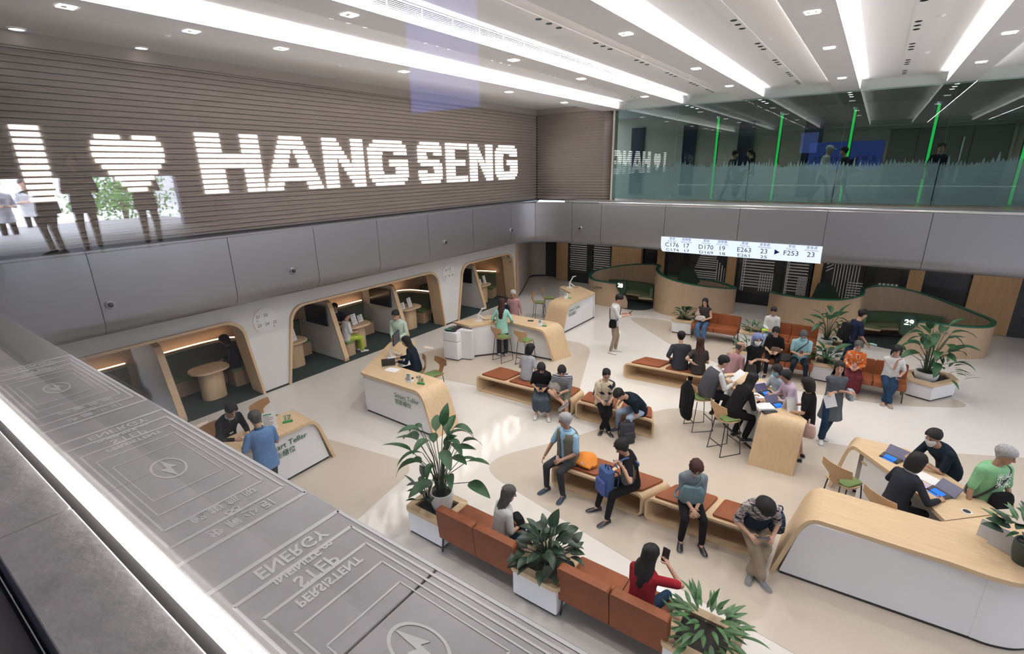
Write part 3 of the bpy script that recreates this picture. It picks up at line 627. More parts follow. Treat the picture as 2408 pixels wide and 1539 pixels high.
struct(MB().box((-13.5, .32, 5.4), (5.2, .1, 3.6)).obj('wall_walkway_end', mat('walkway_wall2', (.16, .17, .24), .7)))
# street outside the walkway
struct(MB().box((-40, -10, 3.2), (44, 60, .3)).obj('street', mat('pale_paving', (.55, .54, .53), .8)))
bd = thing('office_block', 'pale street building mirrored in the near glass', 'building', (-48, -14, 3.3)); MB().box((0, 0, 7), (4, 34, 14)).obj('body', mat('pale_facade', (.62, .62, .64), .8), bd)
for k in range(10): MB().box((2.02, -14+3.1*k, 6.5), (.06, 1.6, 9)).obj('window', mat('facade_glass', (.12, .15, .2), .2), bd)
tr = thing('street_tree', 'leafy green tree mirrored in the near glass', 'tree', (-23, -6.6, 3.3)); R_ = random.Random(4); MB().tube([(0, 0, 0), (.05, .05, 1.0), (0, .1, 2.0)], [.10, .08, .06], 8).obj('trunk', mat('bark', (.10, .07, .05), .9), tr)
mb = MB()
for k in range(1500):
    a, bq, c_ = R_.gauss(0, .55), R_.gauss(0, .75), R_.gauss(1.15, .42); e = Euler((R_.uniform(0, 6), R_.uniform(0, 6), R_.uniform(0, 6))).to_matrix(); mb.add([e @ Vector(v)+Vector((a, bq, c_)) for v in ((-.09, 0, 0), (0, -.04, .02), (.09, 0, 0), (0, .04, .02))], [(0, 1, 2, 3)])
o = mb.obj('foliage', mat('street_leaf', (.10, .24, .05), .6), tr, fix=False); o['kind'] = 'stuff'
# blue advertising screen on the walkway wall, seen only as a reflection
t = thing('advert_screen', 'blue advertising screen mirrored across the sign wall and ceiling', 'screen', (-3.88, -3.5, 6.40)); MB().box((0, 0, 0), (.95, .05, 1.22)).obj('display', emission('advert_blue', (.22, .30, 1.0), 1.7), t); MB().box((0, -.03, 0), (1.0, .06, 1.28)).obj('bezel', M_BLACK, t); MB().tube([(0, -.03, .6), (0, -.03, .72)], .02).obj('hanger', M_BLACK, t)
# ================================================================ FURNITURE
def V2(p): return Vector((p[0], p[1]))
H = .95
def wf_path(B, T, th=.0, n=7):
    """(point, z) along the bent slab from the floor at B up and over to T on the flat top; th sinks it inside"""
    B, T = V2(B), V2(T); d = (T-B); L = d.length; d = d/L
    Q = (L*.62, H); raw = [(0.0, 0.0), (Q[0]*.70, H*.70)]
    P0, P1, P2_ = (Q[0]*.70, H*.70), Q, (L, H)
    for k in range(1, n+1):
        t = k/n; raw.append(((1-t)**2*P0[0]+2*t*(1-t)*P1[0]+t*t*P2_[0], (1-t)**2*P0[1]+2*t*(1-t)*P1[1]+t*t*P2_[1]))
    out = []
    for i, (s, z) in enumerate(raw):
        a = raw[max(i-1, 0)]; b = raw[min(i+1, len(raw)-1)]; tx, tz = b[0]-a[0], b[1]-a[1]; l = math.hypot(tx, tz); nx, nz = tz/l, -tx/l
        s2, z2 = s+nx*th, z+nz*th
        if i == 0: s2, z2 = s+th*1.15, 0
        out.append((B+d*s2, z2))
    return out
def desk(label, B0, B1, T0, T1, rest, walls, org, inset=.05, th=.055, fpanel=None, bpanel=None, curve=None):
    """bent-plywood desk: waterfall end B0-B1 rising to T0-T1, flat top continuing through the points in rest"""
    t = thing('service_desk', label, 'desk', (org[0], org[1], 0))
    a0, a1 = wf_path(B0, T0), wf_path(B1, T1); i0, i1 = wf_path(B0, T0, th), wf_path(B1, T1, th)
    rings = [[(*p.to_tuple(), z), (*q.to_tuple(), w), (*q2.to_tuple(), w2), (*p2.to_tuple(), z2)] for (p, z), (q, w), (q2, w2), (p2, z2) in zip(a0, a1, i1, i0)]
    MB().loft(rings).obj('waterfall_end', M_WOODV, t, smooth='auto', world=True)
    poly = [tuple(T0)]+[tuple(p) for p in rest]+[tuple(T1)]
    MB().prism(poly, H-th, H).obj('desktop', M_WOOD, t, world=True)
    def face(end, T, B, far, into):
        """white panel under the edge B..far, following the bent end"""
        f, b = V2(far), V2(B); d = (f-b).normalized(); nn = V2(into).normalized()*.03; pr = [((p-b).dot(d), z) for p, z in end]
        pts = [(pr[0][0]+.05, .045)]+[(s, z-.002) for s, z in pr[1:]]+[((f-b).length, H-th-.001), ((f-b).length, .045)]
        k = len(pts); o = V2(into).normalized()*inset
        vs = [(*(b+d*s+o).to_tuple(), z) for s, z in pts]+[(*(b+d*s+o+nn).to_tuple(), z) for s, z in pts]
        MB().add(vs, [tuple(range(k)), tuple(range(k, 2*k))[::-1]]+[(i, (i+1) % k, k+(i+1) % k, k+i) for i in range(k)]).obj('side_panel', M_WHITE, t, world=True)
        c = b+d*((f-b).length/2+.05)+o+nn; ang = math.atan2(d.y, d.x)
        MB().box((c.x, c.y, .022), ((f-b).length-.15, .05, .044), ang).obj('plinth', M_BLACK, t, world=True)
    if fpanel: face(i0, T0, B0, *fpanel)
    if bpanel: face(i1, T1, B1, *bpanel)
    if curve:
        for nm, z0, z1, m_, o_ in (('side_panel', .045, H-th-.002, M_WHITE, 0), ('plinth', 0, .044, M_BLACK, .012)):
            pp = spline([Vector((*q, 0)) for q in curve], 6); rg = []
            for i, q in enumerate(pp): tt = (pp[min(i+1, len(pp)-1)]-pp[max(i-1, 0)]).normalized(); nn = Vector((-tt.y, tt.x, 0)); e = q+nn*o_; e2 = q+nn*(.03+o_); rg.append([(e.x, e.y, z0), (e.x, e.y, z1), (e2.x, e2.y, z1), (e2.x, e2.y, z0)])
            MB().loft(rg).obj(nm, m_, t, smooth='auto', world=True)
    for a, b in walls:
        a, b = V2(a), V2(b); d = b-a; ang = math.atan2(d.y, d.x); c = (a+b)/2
        MB().box((c.x, c.y, (H-th+.045)/2), (d.length, .03, H-th-.047), ang).obj('side_panel', M_WHITE, t, world=True)
        MB().box((c.x, c.y, .022), (d.length-.02, .05, .044), ang).obj('plinth', M_BLACK, t, world=True)
    return t
M_DESKINK = mat('green_lettering', (.012, .10, .065), .6)
def teller_text(t, p0, p1, nrm, s0=.5, z=.70, sz=.165):
    a, b = V2(p0), V2(p1); d = (b-a).normalized(); q = a+d*s0+V2(nrm)*.02
    text('lettering', 'Smart Teller', sz, M_DESKINK, t, (q.x, q.y, z), M=frame((d.x, d.y, 0)), align='LEFT', world=True)
    text('lettering', '智能櫃位', sz*.86, M_DESKINK, t, (q.x, q.y, z-sz*1.02), M=frame((d.x, d.y, 0)), align='LEFT', world=True)
# desk 18
d18 = desk('V shaped maple Smart Teller desk with number 18 at its right arm', (-6.43, 6.35), (-6.39, 7.06), (-6.93, 6.37), (-6.90, 7.07), [(-8.55, 6.38), (-8.66, 6.42), (-8.69, 6.52), (-9.62, 8.15), (-9.05, 8.48), (-8.22, 7.08)], [((-8.60, 6.52), (-9.55, 8.18)), ((-9.52, 8.12), (-9.06, 8.40)), ((-7.0, 6.98), (-8.2, 6.98)), ((-8.22, 7.0), (-9.06, 8.36))], (-7.7, 6.8), fpanel=((-8.6, 6.38), (0, 1)))
teller_text(d18, (-8.6, 6.42), (-6.4, 6.39), (0, -1), 1.02, .68, .145)
# desk 17
d17 = desk('maple Smart Teller desk with number 17, half hidden by the ledge', (-7.60, 4.86), (-8.30, 4.92), (-7.56, 4.38), (-8.26, 4.42), [(-7.52, 2.6), (-7.9, 2.0), (-8.6, 2.3), (-8.22, 2.9)], [((-7.56, 2.65), (-7.92, 2.06)), ((-8.24, 4.4), (-8.18, 2.95))], (-7.9, 3.8), fpanel=((-7.54, 2.6), (-1, 0)))
teller_text(d17, (-7.59, 2.6), (-7.66, 4.86), (1, 0), 1.0, .70, .15)
# desk 19
d19 = desk('V shaped maple desk where the woman in the mint jacket stands', (-6.55, 11.30), (-6.36, 11.92), (-6.98, 11.10), (-6.86, 11.88), [(-8.0, 11.18), (-8.3, 10.88), (-8.73, 10.28), (-9.42, 10.36), (-8.95, 11.38), (-8.6, 11.9)], [((-8.10, 11.12), (-8.72, 10.36)), ((-8.70, 10.36), (-9.34, 10.42)), ((-9.34, 10.46), (-8.92, 11.34)), ((-8.9, 11.4), (-8.55, 11.84)), ((-8.5, 11.84), (-6.95, 11.82))], (-8, 11.2), fpanel=((-8.1, 11.16), (0, 1)))
# desk 20
d20 = desk('V shaped maple Smart Teller desk farthest back beside booth 28', (-7.52, 13.45), (-8.36, 13.55), (-7.48, 13.98), (-8.24, 14.1), [(-7.47, 15.68), (-8.43, 16.31), (-8.98, 16.02), (-8.96, 15.75), (-8.17, 15.2)], [((-7.5, 15.7), (-8.42, 16.28)), ((-8.24, 14.15), (-8.2, 15.2)), ((-8.2, 15.22), (-8.9, 15.7))], (-8, 14.8), fpanel=((-7.47, 15.68), (-1, 0)))
teller_text(d20, (-7.55, 13.45), (-7.5, 15.7), (1, 0), .42, .70, .15)
# centre desk
dc = desk('maple desk end with curved front where three customers crowd round', (-1.08, 8.84), (-.36, 8.86), (-1.0, 9.2), (-.30, 9.2), [(-1.08, 9.3), (-1.72, 10.0), (-2.02, 10.55), (-1.6, 10.95), (-1.15, 10.6), (-.78, 9.85)], [((-1.10, 9.42), (-1.76, 10.12)), ((-.40, 9.25), (-.84, 9.86)), ((-.86, 9.9), (-1.2, 10.55)), ((-1.76, 10.12), (-1.9, 10.5)), ((-1.25, 10.6), (-1.6, 10.88))], (-1, 9.8))
# reception desk
dr_ = desk('long maple reception desk with white front and rounded right end', (-.33, 6.30), (-.30, 7.16), (.10, 6.40), (.10, 7.18), [(1.38, 6.42), (1.68, 6.40), (1.86, 6.42), (2.10, 6.50), (2.24, 6.60), (2.34, 6.72), (2.40, 6.86), (2.42, 7.0), (2.36, 7.35), (1.98, 7.80), (1.38, 7.24), (1.33, 7.20)], [((.15, 7.12), (1.3, 7.14))], (1, 6.8), fpanel=((1.71, 6.42), (0, 1)), curve=[(1.70, 6.465), (1.88, 6.475), (2.1, 6.56), (2.27, 6.73), (2.36, 7.0), (2.3, 7.32), (1.98, 7.72)])
da = desk('slanting maple arm of the reception counter with two screens on it', (.16, 8.90), (.22, 9.30), (.42, 8.66), (.48, 9.03), [(.92, 8.06), (1.18, 7.66), (1.38, 7.26), (1.97, 7.82), (1.72, 8.2), (1.10, 9.03)], [((1.1, 8.94), (1.7, 8.14)), ((.50, 8.96), (1.1, 8.96)), ((.9, 8.12), (.55, 8.6)), ((1.88, 7.86), (1.72, 8.12))], (.9, 8.4))
MB().prism([(.52, 8.60), (.95, 8.10), (1.03, 8.17), (.60, 8.67)], .74, .78).obj('under_shelf', M_WOOD, da, world=True)
# ---- desk small things
M_SIGNGREEN = mat('green_acrylic', (.02, .25, .06), .3); M_CLEAR = glass('clear_acrylic', (.93, .97, .93), 1.3, film=.5, filmcol=(.80, .78, .62))
def number_block(n, x, y, rz):
    t = thing('number_sign', 'clear acrylic sign reading %s on a green foot, on the %s' % (n, 'V shaped desk' if n == '18' else 'half hidden near desk'), 'sign', (x, y, H), rz, None)
    MB().rbox((0, 0, .016), (.17, .045, .032), .01).obj('foot', M_SIGNGREEN, t); MB().box((0, .005, .085), (.15, .008, .13)).obj('plate', M_CLEAR, t)
    text('lettering', n, .125, mat('sign_green', (.03, .14, .04), .5), t, (0, -.002, .085), M=frame((1, 0, 0)))
number_block('18', -7.04, 6.66, .25); number_block('17', -7.86, 4.18, math.radians(62))
menu_stand((-7.32, 6.58, H), .2, 'small leaflet stand in front of the number 18 sign', .19, .13, .2)
menu_stand((-7.86, 3.86, H), math.radians(58), 'white printed sheet in a stand beside number 17', .31, .22, .2, 8)
for x, y, rz, lab in ((-7.05, 11.35, .5, 'small green and white price stand at the right end of the mint woman’s desk'), (-7.95, 14.45, .6, 'small white notice stand on the farthest desk')):
    menu_stand((x, y, H), rz, lab, .17, .12, .15, 4)
    t = thing('green_foot_sign', 'tiny green footed sign beside the '+lab.split(' stand')[0].split('small ')[-1]+' stand', 'sign', (x+.11, y+.04, H), rz); MB().rbox((0, 0, .014), (.12, .035, .028), .01).obj('foot', M_SIGNGREEN, t); MB().box((0, .004, .075), (.1, .006, .1)).obj('plate', M_CLEAR, t)
def flat(name, lab, cat, x, y, w, d, h, rz, m, z=H, group=None, r=.006):
    return tag(_place(MB().rbox((0, 0, h/2), (w, d, h), r).obj(name, m), x, y, z, rz), lab, cat, group)
def _place(o, x, y, z, rz): o.location = (x, y, z); o.rotation_euler = (0, 0, rz); return o
M_PHONE = mat('phone_black', (.015, .016, .02), .2)
flat('tablet', 'dark tablet lying on desk 18 beside the leaflet stand', 'tablet', -7.46, 6.74, .16, .11, .01, .3, M_PHONE)
t = thing('phone_puck', 'round black puck beside the dark tablet on desk 18', 'device', (-7.33, 6.88, H)); MB().tube([(0, 0, 0), (0, 0, .03)], .045, 14).obj('body', M_PHONE, t, smooth='auto'); MB().tube([(0, 0, .03), (0, 0, .034)], .036, 14).obj('cap', M_GREY, t, smooth='auto')
flat('tablet', 'dark tablet on the mint woman’s desk near its bent end', 'tablet', -7.55, 11.62, .17, .12, .01, .4, M_PHONE)
flat('paper_sheet', 'white papers on desk 18 beside the laptop', 'paper', -8.12, 6.86, .3, .21, .012, .15, M_PAPER)
flat('paper_sheet', 'white form between the suited man and the man in blue on desk 17', 'paper', -7.95, 3.62, .2, .14, .004, 1.2, M_PAPER)
flat('paper_sheet', 'small white slip under the suited man’s hand on desk 17', 'paper', -7.98, 3.42, .15, .09, .004, 1.0, M_PAPER)
flat('notebook', 'dark wallet near the edge of desk 17', 'wallet', -7.62, 3.3, .13, .09, .02, 1.1, M_PHONE)
def monitor_arm(x, y, rz, lab, scr=True, h=.42):
    t = thing('monitor_arm', lab, 'monitor', (x, y, H), rz)
    MB().rbox((0, 0, .012), (.2, .2, .024), .02).obj('base', M_PLASTICW, t); MB().tube([(0, 0, .02), (-.03, .02, .16), (.10, .06, h)], .022, 8).obj('arm', M_PLASTICW, t, smooth='auto')
    MB().tube([(.0, .02, .17), (.17, .04, .05)], .018, 8).obj('arm', M_PLASTICW, t, smooth='auto')
    if scr: MB().box((.16, .10, h+.02), (.03, .44, .27), -.5).obj('display', M_DARKSCREEN, t); MB().box((.14, .09, h+.02), (.02, .1, .1), -.5).obj('mount', M_GREY, t)
    else: MB().box((.13, .07, h+.015), (.05, .16, .02), -.5).obj('head', M_PLASTICW, t)
    pts = spline([(0, .05, .02), (.1, .12, .015), (.2, .05, .012), (.28, .15, .01)], 5); MB().tube(pts, .006, 5).obj('cable', M_BLACK, t)
monitor_arm(-8.72, 7.38, 1.0, 'white monitor arm with dark screen on desk 18'); monitor_arm(-8.85, 10.85, .4, 'bare white monitor arm on the mint woman’s desk', False, .34); monitor_arm(-8.6, 15.9, .2, 'bare white monitor arm on the farthest desk', False, .40)
def laptop(x, y, rz, lab, blue=True, tilt=1.9):
    t = thing('laptop', lab, 'laptop', (x, y, H), rz); MB().rbox((0, 0, .008), (.30, .21, .016), .012).obj('keyboard_base', M_GREY if not blue else M_PHONE, t)
    M = Matrix.Rotation(-(tilt-PI/2), 3, 'X'); o = Vector((0, .105, .014))
    MB().box(o+M @ Vector((0, 0, .10)), (.30, .008, .2), M=M).obj('lid', M_PHONE, t); MB().box(o+M @ Vector((0, -.006, .10)), (.26, .003, .16), M=M).obj('display', M_BLUESCREEN if blue else M_DARKSCREEN, t)
laptop(-8.45, 7.05, -2.3, 'open grey laptop in front of the long haired teller', False)
def pos_tablet(x, y, rz, lab):
    """folding counter tablet: lit screen lying back, dark lid standing behind"""
    t = thing('counter_tablet', lab, 'tablet', (x, y, H), rz); M = Matrix.Rotation(.35, 3, 'X')
    MB().box(M @ Vector((0, -.09, 0))+Vector((0, 0, .045)), (.25, .17, .012), M=M).obj('body', M_PHONE, t); MB().box(M @ Vector((0, -.09, .008))+Vector((0, 0, .045)), (.15, .11, .003), M=M).obj('display', M_BLUESCREEN, t)
    M2 = Matrix.Rotation(-.75, 3, 'X'); MB().box(M2 @ Vector((0, .02, .10))+Vector((0, .0, .0)), (.27, .012, .19), M=M2).obj('lid', mat('purple_grey_lid', (.07, .07, .14), .3), t)
    MB().box((0, -.02, .008), (.24, .2, .016)).obj('base', M_PHONE, t)
pos_tablet(-1.12, 10.02, .9, 'lit blue counter tablet farther from the curved end of the centre desk'); pos_tablet(-.86, 9.58, .85, 'lit blue counter tablet nearer the curved end of the centre desk')
pos_tablet(.88, 8.60, -.5, 'lit blue counter tablet at the upper left of the reception arm'); pos_tablet(1.40, 7.92, -.75, 'lit blue counter tablet by the masked man’s forearm')
flat('paper_stack', 'stack of white forms near the curved end of the centre desk', 'paper', -1.0, 9.32, .3, .24, .05, .6, M_PAPER); flat('folder', 'black folder under the stack of forms on the centre desk', 'folder', -.93, 9.25, .26, .2, .02, .75, M_PHONE)
flat('paper_sheet', 'open book of forms before the woman in the black coat', 'paper', -1.24, 9.72, .3, .24, .02, .8, M_PAPER); flat('paper_sheet', 'lilac form under the lilac shirt woman’s hand', 'paper', -1.25, 10.4, .3, .2, .005, .6, mat('lilac_paper', (.55, .45, .62), .7))
flat('paper_sheet', 'white forms under the masked man’s hands', 'paper', 1.28, 8.22, .3, .22, .01, -.6, M_PAPER); flat('paper_sheet', 'pale purple form beside the near reception tablet', 'paper', 1.18, 8.0, .24, .18, .006, -.4, mat('lilac_paper', (.55, .45, .62), .7)); flat('phone', 'grey phone standing by the masked man', 'phone', 1.12, 8.42, .08, .15, .012, .2, M_GREY)
t = thing('price_stand', 'white leaning notice stand at the right edge of the centre desk', 'stand', (-.62, 9.48, H), .75); MB().box((0, -.05, .12), (.18, .006, .25), M=Matrix.Rotation(-.22, 3, 'X')).obj('sheet', M_PAPER, t); MB().box((0, .05, .12), (.18, .006, .25), M=Matrix.Rotation(.22, 3, 'X')).obj('sheet', M_PAPER, t)
for k, (x, y, rz) in enumerate(((1.78, 7.10, -.5), (1.86, 6.98, -.55))):
    t = thing('notice_stand', ['rear grey acrylic notice stand by the potted plant on reception', 'front grey acrylic notice stand by the potted plant on reception'][k], 'stand', (x, y, H), rz); MB().box((0, 0, .11), (.26, .012, .22), M=Matrix.Rotation(-.15, 3, 'X')).obj('sheet', mat('grey_sheet', (.55, .54, .56), .4), t); MB().box((0, .05, .008), (.26, .14, .014)).obj('foot', M_CLEAR, t)
t = thing('cable_grommet', 'round white cable grommet in the reception counter', 'grommet', (1.62, 7.62, H)); MB().loft([[(r*math.cos(2*PI*k/18), r*math.sin(2*PI*k/18), z) for k in range(18)] for r, z in ((.055, 0), (.055, .004), (.042, .005))], cap=False).obj('ring', M_PLASTICW, t); MB().tube([(0, 0, .0005), (0, 0, .002)], .042, 18).obj('cap', M_BLACK, t)
# ---- multifunction printer at the left of desk 19
t = thing('printer', 'white floor standing printer with black top at the end of the mint woman’s desk', 'printer', (-9.12, 10.1, 0), .12)
MB().rbox((0, 0, .30), (.50, .55, .52), .03).obj('cabinet', M_PLASTICW, t, smooth='auto'); MB().rbox((0, 0, .70), (.50, .55, .26), .05).obj('body', M_PLASTICW, t, smooth='auto'); MB().box((0, 0, .565), (.47, .52, .015)).obj('gap', M_BLACK, t)
MB().rbox((-.05, 0, .85), (.36, .45, .05), .08).obj('scanner_lid', M_PHONE, t, smooth='auto'); MB().box((-.1, -.2, .885), (.2, .1, .02)).obj('control_panel', mat('teal_panel', (.03, .16, .12), .4), t); MB().box((0, 0, .02), (.46, .5, .04)).obj('plinth', M_BLACK, t)
for z in (.2, .42): MB().box((-.255, 0, z), (.012, .2, .03)).obj('handle', M_GREY, t)
t = thing('side_cabinet', 'white slanted cabinet between printer and desk', 'cabinet', (-8.82, 10.14, 0)); MB().prism([(-.22, -.16), (.26, .0), (.22, .14), (-.22, .1)], .03, .86).obj('body', M_WHITE, t); MB().prism([(-.2, -.14), (.23, .0), (.2, .12), (-.2, .08)], 0, .03).obj('plinth', M_BLACK, t); MB().box((.0, -.11, .34), (.02, .02, .02)).obj('lock', M_CHROME, t)
# ---- benches: bent boxes open to the front, with leather pads
def bench(label, FL, FR, BR, BL, pads, h=.41, th=.04, r=.11):
    FL, FR, BR, BL = map(V2, (FL, FR, BR, BL)); c = (FL+FR+BR+BL)/4; t = thing('bench', label, 'bench', (c.x, c.y, 0), 0, 'box benches')
    L = (FR-FL).length
    def ring(off):
        pts = []; x0, x1, z0, z1 = off, L-off, off, h-off; rr = max(.02, r-off)
        for cx, cz, a in ((x1-rr, z1-rr, 0), (x0+rr, z1-rr, PI/2), (x0+rr, z0+rr, PI), (x1-rr, z0+rr, 1.5*PI)):
            for k in range(6): u = a+PI/2*k/5; pts.append(((cx+rr*math.cos(u))/L, cz+rr*math.sin(u)))
        return pts
    def put(u, v, z): a = FL.lerp(FR, u); b = BL.lerp(BR, u); q = a.lerp(b, v); return (q.x, q.y, z)
    O, I = ring(0), ring(th)
    MB().loft([[put(u, 0, z) for u, z in O], [put(u, 1, z) for u, z in O], [put(u, 1, z) for u, z in I], [put(u, 0, z) for u, z in I], [put(u, 0, z) for u, z in O]], cap=False).obj('frame', M_WOOD, t, smooth='auto', world=True)
    k = len(I); MB().add([put(u, .72, z) for u, z in I]+[put(u, .76, z) for u, z in I], [tuple(range(k)), tuple(range(k, 2*k))[::-1]]).obj('back_panel', M_BENCHIN, t, world=True)
    for u0, u1, v0, v1 in pads:
        q = [put(u0, v0, 0), put(u1, v0, 0), put(u1, v1, 0), put(u0, v1, 0)]; cc = Vector((sum(p[0] for p in q)/4, sum(p[1] for p in q)/4)); pl = []
        for i in range(4):   # rounded pad corners
            p, a, b = V2(q[i]), V2(q[i-1]), V2(q[(i+1) % 4]); e = .05
            for w in (0, .25, .5, .75, 1):
                A, Bq = p+(a-p).normalized()*e, p+(b-p).normalized()*e; pl.append((1-w)**2*A+2*w*(1-w)*p+w*w*Bq)
        def grow(f, z): return [(cc.x+(p.x-cc.x)*f, cc.y+(p.y-cc.y)*f, z) for p in pl]
        MB().loft([grow(1, h+.001), grow(1.0, h+.025), grow(.985, h+.034), grow(.95, h+.037)]).obj('cushion', M_LEATHER, t, smooth='auto', world=True)
    return t
bench('long box bench with rust pads before desk 19, seating three people', (-7.18, 8.62), (-4.60, 8.72), (-4.60, 9.28), (-7.02, 9.36), [(.03, .30, .1, .95), (.34, .60, .1, .95), (.66, .97, .1, .95)])
bench('box bench with rust pads under the woman in the patterned shawl', (-4.52, 8.70), (-2.80, 8.76), (-3.0, 9.26), (-4.54, 9.26), [(.05, .50, .1, .95), (.58, .97, .1, .95)])
bench('long box bench with rust pads under the couple seen from behind', (-4.52, 11.31), (-1.75, 11.52), (-1.75, 12.1), (-4.30, 11.95), [(.05, .31, .1, .95), (.36, .62, .1, .95), (.66, .97, .1, .95)])
bench('box bench with rust pads under the old man in the vest', (-3.71, 6.34), (-2.13, 6.40), (-1.88, 6.94), (-3.60, 6.94), [(.04, .48, .1, .95), (.54, .95, .1, .95)])
bench('box bench with rust pads beside the long reception desk', (-2.09, 6.38), (-.36, 6.46), (-.42, 7.0), (-1.84, 6.95), [(.05, .48, .1, .95), (.54, .95, .1, .95)])
# ---- leather sofas
def sofa(x, y, rz, label, w=1.32, d=.62, gap=True, h=.76):
    t = thing('sofa', label, 'sofa', (x, y, 0), rz, 'rust leather sofas')
    for s in (-1, 1):
        MB().rbox((s*w/4, .04, .375), (w/2-.006, d-.06, .13), .03).obj('seat', M_LEATHER, t, smooth='auto')
        M = Matrix.Rotation(.10, 3, 'X'); mb = MB(); bw = w/2-.006; pl = []
        for cx, cz, a in ((bw/2-.04, h-.29, 0), (-bw/2+.04, h-.29, PI/2)):
            for k in range(5): u = a+PI/2*k/4; pl.append((cx+.04*math.cos(u), cz+.04*math.sin(u)))
        pl += [(-bw/2, 0), (bw/2, 0)]
        mb.loft([[M @ Vector((px*f, yy, pz*(1 if f == 1 else .99)+(0 if f == 1 else .004)))+Vector((s*w/4, -d/2+.09, .25)) for px, pz in pl] for yy, f in ((-.055, .985), (-.045, 1), (.04, 1), (.055, .97))])
        mb.obj('backrest', M_LEATHER, t, smooth='auto')
    for sx in (-1, 1):
        for sy in (-1, 1): MB().tube([(sx*(w/2-.03), sy*(d/2-.05), 0), (sx*(w/2-.05), sy*(d/2-.07), .31)], .013, 8).obj('leg', M_WIRE, t)
    MB().box((0, .02, .30), (w-.08, d-.12, .02)).obj('seat_frame', M_WIRE, t); return t
sofa(-3.57, 4.40, 0, 'rust leather sofa seen from behind with the grey haired woman'); sofa(-1.66, 4.42, 0, 'rust leather sofa seen from behind at the bottom of the view')
sofa(-3.34, 15.64, PI, 'rust leather sofa at the far left with the woman in jeans'); sofa(-1.30, 15.64, PI, 'rust leather sofa far back under the white jacket woman'); sofa(-1.13, 13.74, PI, 'rust leather sofa under the man in the pale blue polo', 1.2); sofa(.68, 13.56, PI, 'rust leather sofa under the woman in orange and the woman in white', 1.25)
# ---- planters and plants
M_SOIL = mat('dark_soil', (.012, .01, .008), .95, noise=.4, nscale=40, bump=.5, bscale=40)
M_LEAF = mat('leaf_green', (.012, .050, .016), .42, noise=.25, nscale=6, spec=.3); M_LEAF2 = mat('leaf_dark', (.009, .030, .013), .42, noise=.25, nscale=8); M_LEAF3 = mat('leaf_striped', (.035, .10, .030), .4, noise=.45, nscale=18)
M_STEM = mat('stem_green', (.02, .045, .015), .6); M_POT = mat('white_pot', (.62, .63, .64), .3)
def planter(x, y, label, w=.66, d=.58, h=.46, rz=0, poly=None):
    t = thing('planter', label, 'planter', (x, y, 0), rz)
    if poly is None:
        MB().rbox((0, 0, .04+(h-.10)/2), (w, d, h-.10), .02).obj('box', M_WHITE, t); MB().box((0, 0, .02), (w-.04, d-.04, .04)).obj('plinth', M_BLACK, t); a, b, r = w/2+.03, d/2+.03, .07
        def rr(a, b, r): return [(cx+r*math.cos(u0+PI/2*k/4), cy+r*math.sin(u0+PI/2*k/4)) for cx, cy, u0 in ((a-r, b-r, 0), (-a+r, b-r, PI/2), (-a+r, -b+r, PI), (a-r, -b+r, 1.5*PI)) for k in range(5)]
        O, I = rr(a, b, r), rr(a-.11, b-.11, .012)
    else:
        c = [sum(p[0] for p in poly)/len(poly), sum(p[1] for p in poly)/len(poly)]; sc = lambda f: [(c[0]+(p[0]-c[0])*f, c[1]+(p[1]-c[1])*f) for p in poly]
        MB().prism(poly, .04, h-.06).obj('box', M_WHITE, t); MB().prism(sc(.95), 0, .04).obj('plinth', M_BLACK, t); O, I = sc(1.06), sc(.74)
    f = lambda P_, z: [(p[0], p[1], z) for p in P_]
    MB().loft([f(O, h-.06), f(O, h-.008), f([(p[0]*.99, p[1]*.99) for p in O], h), f(I, h), f(I, h-.06), f(O, h-.06)], cap=False).obj('rim', M_WOOD, t, smooth='auto')
    k = len(I); MB().prism(I, h-.055, h-.045).obj('soil', M_SOIL, t); return t
LEAFM = {}
def leaf_mesh(kind):
    if kind in LEAFM: return LEAFM[kind]
    L, wd, droop, m = {'big': (.40, .165, .55, M_LEAF), 'bigdroop': (.42, .15, 1.25, M_LEAF), 'mid': (.26, .115, .8, M_LEAF2), 'mid2': (.23, .125, .35, M_LEAF2), 'strap': (.27, .055, .7, M_LEAF3), 'strap2': (.22, .05, .35, M_LEAF3), 'lance': (.34, .04, .5, M_LEAF)}[kind]
    v = []; f = []; n = 9; x = z = 0.0; a = .35
    for i in range(n):
        u = i/(n-1); w = wd*.5*max(.02, math.sin(PI*min(1, u**.72*.98+.02))**.8); fold = .28*w
        v += [(x, -w, z+fold), (x, -w*.5, z+fold*.35), (x, 0, z), (x, w*.5, z+fold*.35), (x, w, z+fold)]
        a -= droop/(n-1)*1.2; x += L/(n-1)*math.cos(a); z += L/(n-1)*math.sin(a)
    for i in range(n-1):
        for j in range(4): f.append((i*5+j, i*5+j+1, i*5+j+6, i*5+j+5))
    me = bpy.data.meshes.new('leaf'); me.from_pydata(v, [], f); me.materials.append(m); me.shade_smooth(); me.update(); LEAFM[kind] = me; return me
